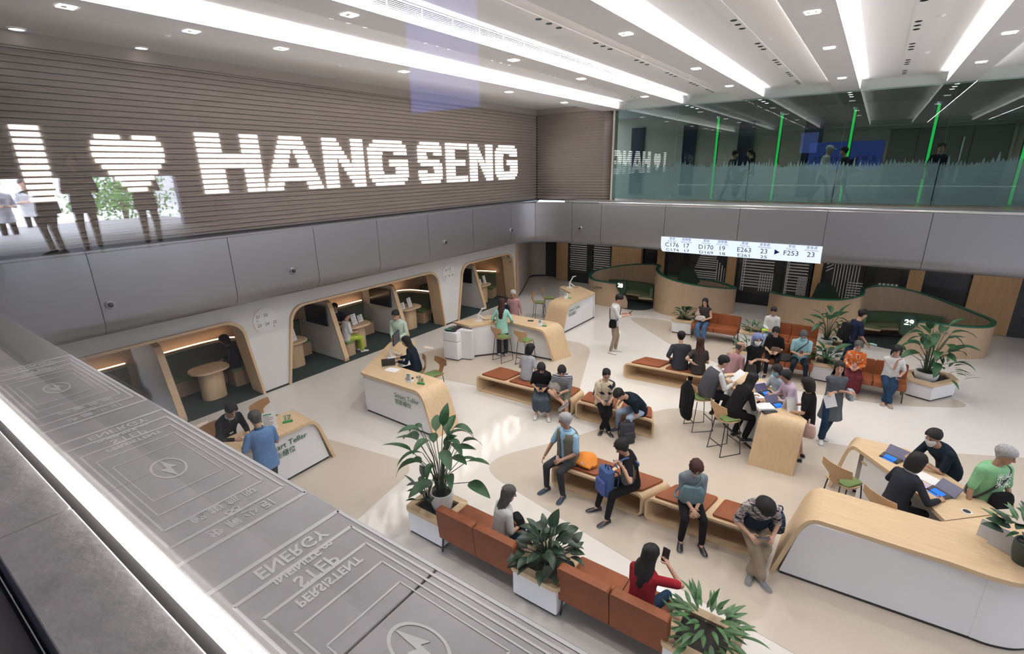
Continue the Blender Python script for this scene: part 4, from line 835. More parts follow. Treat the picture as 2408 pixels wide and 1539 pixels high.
def plant(name, label, x, y, z, kinds, n, hmin, hmax, spread, seed, stems=True, sc=1.0, droopy=.0, group=None):
    R = random.Random(seed); t = thing(name, label, 'plant', (x, y, z), 0, group)
    for i in range(n):
        az = i*2.399+R.uniform(-.3, .3); u = (i+.5)/n; hh = hmin+(hmax-hmin)*(u**.8)*R.uniform(.88, 1.05); out = spread*(1-.55*u)*R.uniform(.55, 1.1)
        tip = Vector((math.cos(az)*out, math.sin(az)*out, hh)); base = Vector((math.cos(az)*.05*R.random(), math.sin(az)*.05*R.random(), -.01)); s = sc*R.uniform(.75, 1.15)
        if stems:
            mid = base.lerp(tip, .55)+Vector((-math.cos(az)*out*.22, -math.sin(az)*out*.22, .04)); MB().tube([base, mid, tip], [.009, .007, .005], 5).obj('stem', M_STEM, t)
        o = bpy.data.objects.new('leaf', leaf_mesh(R.choice(kinds))); C.objects.link(o); o.parent = t; o.location = tip
        o.rotation_euler = (R.uniform(-.35, .35), R.uniform(-.5, .25)-(.5 if u > .85 else 0), az+R.uniform(-.5, .5)); o.scale = (s, s, s)
    return t
def white_pot(x, y, label, r=.17, h=.24, z=.25, m=None):
    t = thing('plant_pot', label, 'pot', (x, y, z)); n = 24; rg = lambda rr, zz: [(rr*math.cos(2*PI*k/n), rr*math.sin(2*PI*k/n), zz) for k in range(n)]
    MB().loft([rg(r*.78, 0), rg(r*.95, h*.4), rg(r, h*.8), rg(r*.97, h), rg(r*.86, h), rg(r*.84, h*.82)]).obj('body', m or M_POT, t, smooth='auto'); MB().tube([(0, 0, h*.8), (0, 0, h*.84)], r*.84, 20).obj('soil', M_SOIL, t); return t
planter(-4.56, 4.45, 'white planter box with maple rim at the left end of the near sofas', .68, .56)
white_pot(-4.48, 4.48, 'round white pot sunk in the near left planter', .17, .28, .41)
plant('potted_plant', 'tall large leaved plant in the round white pot by the near sofa', -4.48, 4.48, .64, ['big', 'bigdroop'], 30, .35, 1.12, .52, 5)
plant('potted_plant', 'lower large leaved plant at the left corner of the near planter', -4.72, 4.42, .42, ['mid', 'mid2', 'lance'], 16, .1, .42, .24, 6, sc=.95)
planter(-2.63, 4.38, 'white planter box with maple rim between the two near sofas', .64, .58)
plant('potted_plant', 'bushy dark leaved plant between the two near sofas', -2.62, 4.40, .42, ['mid', 'mid2'], 62, .04, .46, .36, 8, sc=1.0)
planter(-.72, 4.42, 'white planter box with maple rim at the bottom edge of the view', .66, .60)
plant('potted_plant', 'pale veined bushy plant at the bottom edge of the view', -.70, 4.42, .42, ['strap', 'strap2'], 80, .03, .36, .36, 9, stems=False, sc=.95)
planter(-4.36, 15.85, 'white planter box with maple rim at the far left sofa', .62, .56); plant('potted_plant', 'glossy low plant left of the woman in jeans', -4.36, 15.85, .42, ['mid', 'mid2', 'big'], 24, .05, .36, .34, 10, sc=.95)
planter(-2.28, 15.7, 'white planter box with maple rim between the two far sofas', .62, .56); plant('potted_plant', 'low pale veined plant between the two far sofas', -2.28, 15.7, .42, ['strap'], 34, .03, .24, .3, 11, stems=False, sc=.95)
planter(-2.06, 13.85, 'white planter box with maple rim beside the man in pink', .64, .56); plant('potted_plant', 'low pale veined plant behind the man in pink', -2.06, 13.85, .42, ['strap'], 40, .03, .26, .32, 12, stems=False)
planter(-.25, 15.6, 'white planter box holding the tall far plant', .64, .58); white_pot(-.42, 15.6, 'round white pot in the planter of the tall far plant', .17, .2, .36)
plant('potted_plant', 'tall arching plant behind the man in pale blue', -.42, 15.6, .5, ['big', 'bigdroop', 'lance'], 22, .3, .86, .40, 13, sc=.9); plant('potted_plant', 'low plant to the right of the tall arching plant', -.12, 15.5, .42, ['mid', 'strap'], 22, .04, .2, .24, 14, stems=False, sc=.9)
planter(-.28, 13.98, 'white planter box with maple rim between the pale blue man and the woman in orange', .60, .54); plant('potted_plant', 'dark leaved low plant between the pale blue man and the woman in orange', -.28, 13.98, .42, ['mid', 'mid2', 'big'], 30, .05, .34, .36, 15, sc=.95)
planter(1.86, 14.3, 'white six sided planter with maple rim at the right end of the sofas', poly=[(-.50, -.42), (-.06, -.56), (.40, .08), (.30, .45), (-.2, .5), (-.56, .1)], h=.42)
white_pot(1.68, 14.22, 'white bowl pot in the six sided planter', .23, .22, .34); plant('potted_plant', 'tall broad leaved plant in the six sided planter', 1.68, 14.22, .52, ['big', 'bigdroop'], 30, .3, 1.12, .50, 16, sc=1.12); plant('potted_plant', 'spiky low plant at the right of the six sided planter', 2.02, 14.28, .40, ['lance', 'strap'], 22, .05, .42, .30, 17, stems=False, sc=1.25)
white_pot(2.02, 6.86, 'dark green pot on the end of the reception desk', .13, .26, H, mat('dark_pot', (.015, .03, .025), .4)); plant('potted_plant', 'striped leaved plant in the dark pot on the reception desk', 2.02, 6.86, H+.24, ['strap', 'mid2', 'strap2'], 44, .05, .30, .26, 18, stems=False, sc=.95)
# ---- curved booths 28 and 29
M_BOOTH = wood('booth_wood', (.41, .29, .19), (.47, .34, .225), stretch=(10, 10, 1.2))
def booth(no, pts, carpet, seat, signpos, signrz, ink, label):
    sp = spline([Vector(p) for p in pts], 6); c = sum(sp, Vector())/len(sp); t = thing('waiting_booth', label, 'booth', (c.x, c.y, 0)); th = .10; rings = []; rims = []
    for i, p in enumerate(sp):
        a, b = sp[max(i-1, 0)], sp[min(i+1, len(sp)-1)]; tt = Vector((b.x-a.x, b.y-a.y, 0)).normalized(); nn = Vector((-tt.y, tt.x, 0))*th*.5; A = Vector((p.x, p.y, 0))-nn; Bq = Vector((p.x, p.y, 0))+nn; h = p.z
        rings.append([(A.x, A.y, 0), (A.x, A.y, h), (Bq.x, Bq.y, h), (Bq.x, Bq.y, 0)]); n2 = nn*1.18; A = Vector((p.x, p.y, 0))-n2; Bq = Vector((p.x, p.y, 0))+n2
        rims.append([(A.x, A.y, h-.005), (A.x, A.y, h+.035), (Bq.x, Bq.y, h+.035), (Bq.x, Bq.y, h-.005)])
    MB().loft(rings).obj('curved_wall', M_BOOTH, t, smooth='auto', world=True); MB().loft(rims).obj('rim', M_GREENRIM, t, smooth='auto', world=True)
    cp_ = [(p.x, p.y) for p in spline([Vector((*p, 0)) for p in carpet], 5, True)]; MB().prism(cp_, .001, .008).obj('carpet', M_CARPET, t, world=True)
    ss = spline([Vector((*p, 0)) for p in seat], 6); m1 = MB(); m2 = MB(); m3 = MB(); r1 = []; r2 = []; r3 = []
    for i, p in enumerate(ss):
        a, b = ss[max(i-1, 0)], ss[min(i+1, len(ss)-1)]; tt = (b-a).normalized(); nn = Vector((tt.y, -tt.x, 0)); q = p+nn*.52; s2 = p+nn*.12
        r1.append([(p.x, p.y, .32), (p.x, p.y, .38), (q.x, q.y, .38), (q.x, q.y, .32)]); q2 = p+nn*.5; r2.append([(s2.x, s2.y, .381), (s2.x, s2.y, .44), (q2.x, q2.y, .44), (q2.x, q2.y, .381)]); r3.append([(p.x, p.y, .381), (p.x, p.y, .78), (s2.x, s2.y, .76), (s2.x, s2.y, .381)])
    MB().loft(r1).obj('seat_shelf', M_BOOTH, t, smooth='auto', world=True); MB().loft(r2).obj('seat_cushion', mat('olive_felt', (.10, .125, .055), .9), t, smooth='auto', world=True); MB().loft(r3).obj('back_cushion', mat('green_felt_dark', (.05, .085, .04), .9), t, smooth='auto', world=True)
    r4 = [[(p.x, p.y, 0), (p.x, p.y, .32), (q.x, q.y, .32), (q.x, q.y, 0)] for p, q in ((ss[i], ss[i]+(Vector((1, 0, 0))*.02)) for i in range(len(ss)))]
    g = thing('booth_sign', 'dark green faceted block with glowing number %s, on the %s booth' % (no, 'left' if no == '28' else 'right'), 'sign', signpos, signrz); po = [(-.17, .20), (.0, .27), (.14, .24), (.20, .05), (.12, -.32), (.03, -.36), (-.24, .0)]; k = len(po)
    if no == '29': po = [(-x, z) for x, z in po][::-1]
    MB().add([(x*.86, -.085, z*.86) for x, z in po]+[(x, -.03, z) for x, z in po]+[(x, .09, z) for x, z in po], [tuple(range(k)), tuple(range(2*k, 3*k))[::-1]]+[(i+j*k, (i+1) % k+j*k, k+(i+1) % k+j*k, k+i+j*k) for j in (0, 1) for i in range(k)]).obj('block', mat('deep_green_block', (.007, .03, .016), .6), g)
    text('number', no, .21, emission('number_glow', (1, .98, .93), 2.6), g, (-.02 if no == '28' else .02, -.093, .06), M=frame((1, 0, 0)), ext=.006, bold=.006)
    q = ink[0]; d = V2(ink[1]).normalized(); 
    text('lettering', '私人理財服務', .075, M_DESKINK, t, (*q, .70), M=frame((d.x, d.y, 0)), align='LEFT', world=True); text('lettering', 'Private banking services', .03, M_DESKINK, t, (*q, .635), M=frame((d.x, d.y, 0)), align='LEFT', world=True)
    return t
M_FELT = None
booth('28', [(-7.02, 17.60, .25), (-7.28, 17.5, .85), (-7.7, 17.43, .93), (-8.4, 17.55, .94), (-8.86, 18.05, .98), (-8.82, 18.5, 1.1), (-8.3, 18.85, 1.24), (-7.5, 18.98, 1.40), (-6.6, 18.92, 1.50), (-6.22, 18.6, 1.52), (-6.14, 18.1, 1.50), (-5.8, 17.66, 1.40), (-5.3, 17.46, 1.30), (-4.7, 17.65, 1.17), (-4.1, 18.2, 1.03), (-3.53, 18.95, .92), (-4.3, 19.35, 1.0), (-5.3, 19.3, 1.05), (-6.0, 19.0, 1.1)],
 [(-7.23, 17.45), (-6.8, 17.42), (-6.43, 17.58), (-6.2, 17.95), (-6.25, 18.55), (-6.7, 18.85), (-7.6, 18.85), (-8.3, 18.7), (-8.7, 18.2), (-8.3, 17.7), (-7.6, 17.55)], [(-8.3, 18.72), (-7.5, 18.86), (-6.7, 18.82), (-6.32, 18.55), (-6.22, 18.05)], (-7.18, 17.36, .86), -.15, ((-8.45, 17.44), (1, -.1)), 'curved maple booth 28 behind the far desk at the back left')
booth('29', [(-2.36, 18.98, .92), (-1.95, 18.42, 1.0), (-1.1, 18.1, 1.05), (-.3, 17.96, 1.15), (.18, 17.9, 1.36), (.22, 18.3, 1.5), (.5, 18.75, 1.52), (1.0, 18.98, 1.5), (1.67, 19.14, 1.36), (2.34, 19.1, 1.16), (2.9, 18.75, 1.03), (3.26, 18.3, .95), (3.1, 17.8, .90), (2.6, 17.5, .90), (2.0, 17.36, .92), (1.55, 17.32, .86), (1.25, 17.34, .22)],
 [(.20, 17.75), (.7, 17.5), (1.2, 17.38), (1.7, 17.5), (2.6, 17.7), (3.0, 18.2), (2.6, 18.8), (1.6, 18.95), (.7, 18.7), (.3, 18.3)], [(.32, 18.0), (.34, 18.35), (.62, 18.65), (1.05, 18.85), (1.67, 19.0), (2.3, 18.95)], (1.36, 17.22, .86), .1, ((1.85, 17.27), (1, .08)), 'curved maple booth 29 behind the sofas at the back right')
# ---- ticket display hung on the parapet
t = thing('ticket_display', 'wide white ticket number display wrapped on the metal parapet', 'screen', (-3.2, YB, 2.7)); mb = MB(); rings = []
X0, X1 = -5.56, -.93; RA = .36; ZA = 2.75; prof = [(-.03, 2.93), (-.03, 2.84), (-.03, ZA)]+[(RA-.03-RA*math.cos(a*PI/2/8), ZA-RA*math.sin(a*PI/2/8)) for a in range(1, 8)]
for x in (X0, X1): rings.append([(x, YB+u, z) for u, z in prof]+[(x, YB+u+.02, z) for u, z in prof[::-1]])
mb.loft(rings).obj('display', emission('display_white', (.80, .88, 1), 1.0), t, world=True)
M_DINK = mat('display_ink', (.01, .012, .10), .5, spec=.1); M_DINK2 = mat('display_ink_pale', (.10, .16, .40), .5, spec=.1)
def disp(s, xf, v, size, m, b=0.0):
    """lettering laid on the display at fraction xf, arc position v"""
    x = X0+(X1-X0)*xf; L0 = 2.93-ZA
    if v < L0: y, z, a = -.033, 2.93-v, 0
    else: a = (v-L0)/RA; y, z = RA-.03-(RA+.004)*math.cos(a), ZA-(RA+.004)*math.sin(a)
    text('lettering', s, size, m, t, (x, YB+y, z), M=frame((1, 0, 0), (0, -math.sin(a), math.cos(a))), world=True, bold=b, ext=.001)
for xf, h1, h2, n1, n2, d1, d2 in ((.08, '票號', 'Ticket No.', 'C176', 'C174', .0, 0), (.18, '服務檯', 'Service Desk', '17', '17', 0, 0), (.315, '票號', 'Ticket No.', 'D170', 'D169', 0, 0), (.42, '服務檯', 'Service Desk', '19', '18', 0, 0), (.56, '票號', 'Ticket No.', 'E263', 'E261', 0, 0), (.68, '會客處', 'Workstation', '23', '25', 0, 0), (.835, '票號', 'Ticket No.', 'F253', '', 0, 0), (.945, '會客處', 'Workstation', '23', '', 0, 0)):
    disp(h1, xf, .055, .095, M_DINK2); disp(h2, xf, .13, .068, M_DINK2); disp(n1, xf, .255, .21, M_DINK); 
    if n2: disp(n2, xf, .46, .20, M_DINK)
disp('▶', .755, .255, .18, M_DINK)
# ---- ceiling fittings: square adjustable downlights in the beams, round ones over the wall, small nozzles, detectors
M_LAMPGLOW = emission('lamp_glow', (1, .93, .85), 6); M_LAMPIN = mat('lamp_recess', (.30, .22, .18), .5)
def place_sq(px, py, lab):
    q = P(px, py, ZB); t = thing('square_downlight', lab, 'downlight', (q.x, q.y, ZB), 0, 'square downlights in the ceiling beams'); s = .085
    o_ = [(-s, -s), (s, -s), (s, s), (-s, s)]; f = lambda k, z: [(x*k*.82, y*k*.82, z) for x, y in o_]
    MB().loft([f(1.15, .0), f(1.15, -.012), f(.82, -.012), f(.82, .0), f(1.15, .0)], cap=False).obj('frame', M_LAMPGLOW, t); MB().prism([(x*.68, y*.68) for x, y in o_], -.006, -.002).obj('recess', M_LAMPIN, t); MB().ball((0, .03, -.012), (.04, .03, .01)).obj('lamp', M_LAMPGLOW, t)
for px, py, lab in ((1910, 28, 'square downlight in the middle beam nearest the top of the view'), (1950, 112, 'second square downlight along the middle beam'), (1980, 183, 'third square downlight along the middle beam, close to the glass'), (2375, 76, 'square downlight in the rightmost beam near the frame edge'), (2308, 145, 'square downlight in the rightmost beam near the glass'), (1472, 79, 'square downlight in the third beam nearest the top of the view'), (1637, 161, 'second square downlight along the third beam'), (1715, 202, 'third square downlight along the third beam'), (822, 34, 'square downlight beside the air grille, leftmost'), (1208, 141, 'square downlight beside the air grille, second'), (1367, 185, 'square downlight beside the air grille, third'), (1516, 227, 'square downlight beside the air grille, nearest the glass'), (156, 15, 'slim downlight in the beam by the sign wall, first from the left'), (450, 73, 'slim downlight in the beam by the sign wall, second from the left'), (661, 114, 'slim downlight in the beam by the sign wall, third'), (950, 168, 'slim downlight in the beam by the sign wall, fourth'), (1197, 216, 'slim downlight in the beam by the sign wall, fifth'), (1327, 241, 'slim downlight in the beam by the sign wall, farthest')):
    place_sq(px, py, lab)
for px, py, lab in ((38, 65, 'round downlight above the letter I'), (332, 110, 'round downlight above the gap after the heart')):
    q = P(px, py+2, ZC); t = thing('round_downlight', lab, 'downlight', (q.x, q.y, ZC-.012)); MB().tube([(0, 0, 0), (0, 0, .011)], .09, 16).obj('lamp', M_LAMPGLOW, t); MB().loft([[(r*math.cos(2*PI*k/16), r*math.sin(2*PI*k/16), z) for k in range(16)] for r, z in ((.092, -.004), (.115, -.004), (.115, .011))], cap=False).obj('ring', M_CEIL, t)
noz = None
for ri, (x, lab) in enumerate(((-6.72, 'small dark oval air nozzle left of the air grille'), (-4.45, 'small dark oval air nozzle right of the air grille'), (-2.16, 'small dark oval air nozzle left of the middle beam'), (.14, 'small dark oval air nozzle right of the middle beam'))):
    for yi, y0 in enumerate((3.3, 5.2, 7.1, 9.0, 10.9, 12.8, 14.7, 16.3)):
        for k in range(3):
            y = y0+k*.30
            if y > 17.2 or (ri > 1 and y < 6.5): continue
            if noz is None:
                noz = MB().loft([[(r*math.cos(2*PI*j/14)*1.0, r*math.sin(2*PI*j/14), z) for j in range(14)] for r, z in ((.050, .0), (.050, -.006), (.04, -.008))]).obj('air_nozzle', M_DARKSCREEN); o = noz
            else: o = noz.copy(); C.objects.link(o)
            o.location = (x, y, ZC-.0125); tag(o, lab.replace('small dark oval air nozzle', 'dark air nozzle, %s of %s trio from the glass,' % (('near', 'middle', 'far')[k], ('eighth', 'seventh', 'sixth', 'fifth', 'fourth', 'third', 'second', 'first')[yi])), 'nozzle', 'air nozzles row %s' % ('one', 'two', 'three', 'four')[ri])
for px, py, lab in ((393, 83, 'above the heart'), (797, 154, 'above the letters N and G'), (1808, 90, 'left of the middle beam, nearer one'), (1838, 156, 'left of the middle beam, farther one'), (2215, 35, 'right of the middle beam, nearer one'), (2180, 122, 'right of the middle beam, farther one'), (1509, 132, 'right of the air grille, nearer one'), (1621, 183, 'right of the air grille, farther one')):
    q = P(px, py, ZC); t = thing('smoke_detector', 'small white smoke detector on the ceiling '+lab, 'detector', (q.x, q.y, ZC-.02), 0, 'ceiling detectors'); MB().tube([(0, 0, 0), (0, 0, .02)], .05, 14).obj('base', M_CEIL, t); MB().tube([(0, 0, -.014), (0, 0, 0)], .03, 12).obj('head', M_CEIL, t)
# ---- bar stools: wire sled frame, plywood shell, green seat pad
M_STOOLWOOD = wood('stool_plywood', (.30, .155, .07), (.36, .195, .09)); M_STOOLLITE = wood('stool_plywood_light', (.46, .29, .15), (.52, .34, .19))
def stool(x, y, rz, label, m=None, seat_h=.70):
    t = thing('bar_stool', label, 'stool', (x, y, 0), rz, 'plywood bar stools'); m = m or M_STOOLWOOD; r = .0095; h = seat_h-.03
    for s in (-1, 1):   # side loops: two legs and a floor runner
        MB().tube([(s*.15, .15, h), (s*.19, .22, .01), (s*.19, -.22, .01), (s*.15, -.15, h)], r, 6).obj('leg', M_WIRE, t)
    MB().tube([(-.182, .20, .22), (.182, .20, .22)], r, 6).obj('footrest', M_WIRE, t); MB().tube([(-.184, -.2, .22), (.184, -.2, .22)], r, 6).obj('footrest', M_WIRE, t)
    n = 7; rings = []
    for i in range(n): v = -1+2*i/(n-1); w = .19-.03*v*v-.02*(v > .5); zz = seat_h-.012+.02*v*v-(.02 if v > .6 else 0); rings.append([(-w, v*.19, zz+.008), (-w*.4, v*.19, zz-.006), (w*.4, v*.19, zz-.006), (w, v*.19, zz+.008), (w, v*.19, zz-.006), (w*.4, v*.19, zz-.018), (-w*.4, v*.19, zz-.018), (-w, v*.19, zz-.006)])
    MB().loft(rings).obj('seat_shell', m, t, smooth='auto'); MB().rbox((0, .01, seat_h+.012), (.32, .33, .02), .05).obj('seat', M_GREENPAD, t, smooth='auto')
    bk = []   # Y-shaped back: narrow stalk widening to a wing
    for zz, w, yy in ((seat_h-.01, .075, -.185), (seat_h+.06, .065, -.225), (seat_h+.14, .085, -.245), (seat_h+.18, .165, -.25), (seat_h+.21, .24, -.25), (seat_h+.33, .225, -.262)):
        c = .5*w*w; bk.append([(-w, yy+c*1.6, zz), (-w*.5, yy+c*.3, zz), (0, yy, zz), (w*.5, yy+c*.3, zz), (w, yy+c*1.6, zz), (w, yy+c*1.6-.012, zz), (w*.5, yy+c*.3-.013, zz), (0, yy-.013, zz), (-w*.5, yy+c*.3-.013, zz), (-w, yy+c*1.6-.012, zz)])
    MB().loft(bk).obj('backrest', m, t, smooth='auto'); return t
stool(-8.1, 7.52, 2.5, 'dark plywood bar stool under the long haired teller'); stool(-7.62, 7.62, 2.95, 'empty dark plywood bar stool at the back of the desk numbered 18'); stool(-8.72, 4.32, -1.3, 'empty dark plywood bar stool at the back of the desk numbered 17, half hidden'); stool(-8.60, 3.36, -1.4, 'plywood bar stool under the suited teller at desk 17')
stool(-7.84, 10.62, -.25, 'plywood bar stool behind the standing woman in mint', M_STOOLLITE); stool(-7.13, 10.72, -.1, 'empty plywood bar stool at the bent end of the mint woman’s desk', M_STOOLLITE)
stool(-8.95, 14.35, -1.25, 'near plywood bar stool at the farthest desk', M_STOOLWOOD); stool(-8.98, 15.05, -1.15, 'far plywood bar stool at the farthest desk', M_STOOLWOOD)
stool(-1.55, 9.08, -.7, 'plywood bar stool under the woman in the black coat', M_STOOLLITE); stool(-2.2, 9.72, -.85, 'plywood bar stool under the man in the waistcoat', M_STOOLLITE)
stool(.34, 8.0, -.62, 'empty plywood bar stool with green seat at the reception arm', M_STOOLLITE); stool(.86, 7.5, -.7, 'plywood bar stool under the woman in the dark cardigan', M_STOOLLITE)

for x, y, z, rz, lab in ((-5.15, 18.75, 1.28, .3, 'dark green faceted screen rising behind the wall of booth 28'), (-.72, 18.9, 1.18, -.2, 'dark green faceted screen rising behind the left wall of booth 29')):
    t = thing('privacy_screen', lab, 'screen', (x, y, 0), rz); MB().tube([(0, 0, 0), (0, 0, z-.3)], .04, 8).obj('post', M_BLACK, t); po = [(-.42, -.30), (-.30, .22), (-.10, .34), (.18, .20), (.42, -.22), (.30, -.34)]; k = len(po)
    MB().add([(a, -.05, z+b) for a, b in po]+[(a*.85, .06, z+b*.85) for a, b in po], [tuple(range(k)), tuple(range(k, 2*k))[::-1]]+[(i, (i+1) % k, k+(i+1) % k, k+i) for i in range(k)]).obj('block', mat('deep_green_block', (.007, .03, .016), .6), t)
# ================================================================ PEOPLE
REMESH = []   # (object, voxel, finger mesh)
SKIN = mat('skin', (.46, .27, .19), .55, noise=.06, nscale=30, spec=.3); SKIN2 = mat('skin_tan', (.36, .20, .135), .55, noise=.06, nscale=30, spec=.3)
HAIRC = {'black': mat('hair_black', (.010, .009, .010), .62, noise=.4, nscale=60, bump=.5, bscale=120, stretch=(1, 1, .15), spec=.18), 'grey': mat('hair_grey', (.33, .33, .34), .62, noise=.3, nscale=60, bump=.5, bscale=120, stretch=(1, 1, .15), spec=.18), 'darkgrey': mat('hair_dark_grey', (.06, .058, .056), .62, noise=.4, nscale=60, bump=.5, bscale=120, stretch=(1, 1, .15), spec=.18), 'brown': mat('hair_brown', (.035, .013, .012), .62, noise=.4, nscale=60, bump=.5, bscale=120, stretch=(1, 1, .15), spec=.18)}
def cloth(name, col, rough=.85): return mat(name, col, rough, noise=.14, nscale=7, bump=.5, bscale=14, spec=.08)
M_EYE = mat('eye_dark', (.012, .01, .009), .3); M_LIP = mat('lip', (.30, .10, .085), .5); M_BROW = mat('brow', (.02, .016, .014), .7); M_MASKW = mat('mask_white', (.72, .74, .78), .8); M_MASKB = mat('mask_blue', (.22, .50, .62), .8); M_MASKG = mat('mask_grey', (.36, .37, .40), .8)
HR = [(-.116, .020, .020, .046), (-.106, .040, .042, .032), (-.075, .055, .068, .014), (-.035, .067, .084, .001), (.008, .073, .094, -.006), (.05, .0745, .097, -.009), (.085, .064, .084, -.01), (.106, .041, .054, -.01), (.116, .012, .016, -.01)]
def hr_at(z):
    for i in range(len(HR)-1):
        if HR[i][0] <= z <= HR[i+1][0]:
            t = (z-HR[i][0])/(HR[i+1][0]-HR[i][0]); return [HR[i][j]+(HR[i+1][j]-HR[i][j])*t for j in range(1, 4)]
    return list(HR[0][1:]) if z < HR[0][0] else list(HR[-1][1:])
def shell(rings, th, K=22, tous=0.0):
    """rings: (z, hw, hd, yo, open half angle in degrees at the front) -> closed thin shell"""
    mb = MB(); n = len(rings); V_ = []
    for sgn in (0, 1):
        for z, hw, hd, yo, tf in rings:
            a0 = math.radians(tf)
            for k in range(K+1): a = a0+(2*PI-2*a0)*k/K; j_ = 1+tous*(math.sin(7*a+z*90)+math.sin(13*a-z*60)*.7) if sgn == 0 else 1; V_.append((max(.002, hw-th*sgn)*math.sin(a)*j_, yo+max(.002, hd-th*sgn)*math.cos(a)*j_, z-(th*.6*sgn if z > .1 else 0)))
    w = K+1; N = n*w; F_ = []
    for i in range(n-1):
        for k in range(K):
            q = (i*w+k, i*w+k+1, (i+1)*w+k+1, (i+1)*w+k); F_.append(q); F_.append(tuple(N+j for j in q[::-1]))
        for k in (0, K): F_.append((i*w+k, (i+1)*w+k, N+(i+1)*w+k, N+i*w+k))
    for k in range(K):
        F_.append(((n-1)*w+k, (n-1)*w+k+1, N+(n-1)*w+k+1, N+(n-1)*w+k)); F_.append((k, k+1, N+k+1, N+k))
    return mb.add(V_, F_)
def hair_rings(style):
    def R(z, off, tf): a = hr_at(z); return (z, a[0]+off, a[1]+off, a[2], tf)
    top = [(.142, .006, .006, -.01, 0), (.138, .034, .040, -.01, 0), (.125, .061, .073, -.012, 0), (.10, .082, .100, -.014, 0)]
    if style == 'short': return top+[R(.07, .023, 18), R(.045, .021, 50), (.02, .090, .110, -.014, 74), R(-.01, .011, 95), R(-.04, .009, 118), R(-.07, .008, 140)]
    if style == 'crop': return [(.142, .006, .006, -.01, 0), (.138, .034, .042, -.012, 0), (.124, .064, .078, -.014, 0), (.10, .085, .103, -.016, 0), R(.07, .028, 14), R(.045, .027, 45), (.02, .097, .116, -.018, 62), R(-.01, .024, 76), R(-.045, .02, 95), R(-.08, .018, 125)]
    if style == 'bob': return top+[R(.07, .026, 16), R(.045, .027, 42), (.02, .099, .116, -.018, 54), (-.01, .102, .115, -.022, 58), (-.05, .103, .111, -.026, 62), (-.09, .100, .105, -.03, 67), (-.13, .092, .096, -.034, 76)]
    if style == 'long': return top+[R(.07, .018, 18), R(.045, .018, 48), (.02, .090, .108, -.014, 60), (-.02, .090, .104, -.02, 66), (-.07, .092, .098, -.024, 72), (-.12, .100, .095, -.040, 86), (-.18, .112, .092, -.058, 100), (-.25, .116, .088, -.074, 112), (-.33, .110, .080, -.086, 120), (-.41, .095, .070, -.094, 126), (-.47, .07, .055, -.098, 134)]
    if style == 'wide': return [r if r[0] > -.1 else (r[0], r[1]*1.22, r[2]*1.05, r[3], r[4]-12) for r in hair_rings('long')]
    if style == 'tied': return top+[R(.07, .012, 22), R(.045, .012, 56), (.02, .083, .102, -.012, 72), R(-.01, .009, 88), R(-.04, .008, 105), R(-.07, .008, 130)]
    if style == 'bald': return [R(.06, .004, 105), R(.04, .007, 92), R(.01, .009, 92), R(-.02, .009, 98), R(-.05, .008, 120)]
def ik(a, tgt, l1, l2, pole):
    d = tgt-a; L = d.length; L = max(.08, min(L, (l1+l2)*.995)); d = d.normalized(); tgt = a+d*L
    x = (l1*l1-l2*l2+L*L)/(2*L); hgt = math.sqrt(max(0, l1*l1-x*x)); p = pole-d*pole.dot(d); p = p.normalized() if p.length > 1e-5 else Vector((0, 1, 0))
    return a+d*x+p*hgt, tgt
def ell(c, X, Y, a, b, n=16, sq=1.0): return [c+X*(a*math.cos(2*PI*k/n))+Y*(b*math.sin(2*PI*k/n)) for k in range(n)]
PROTO = {}
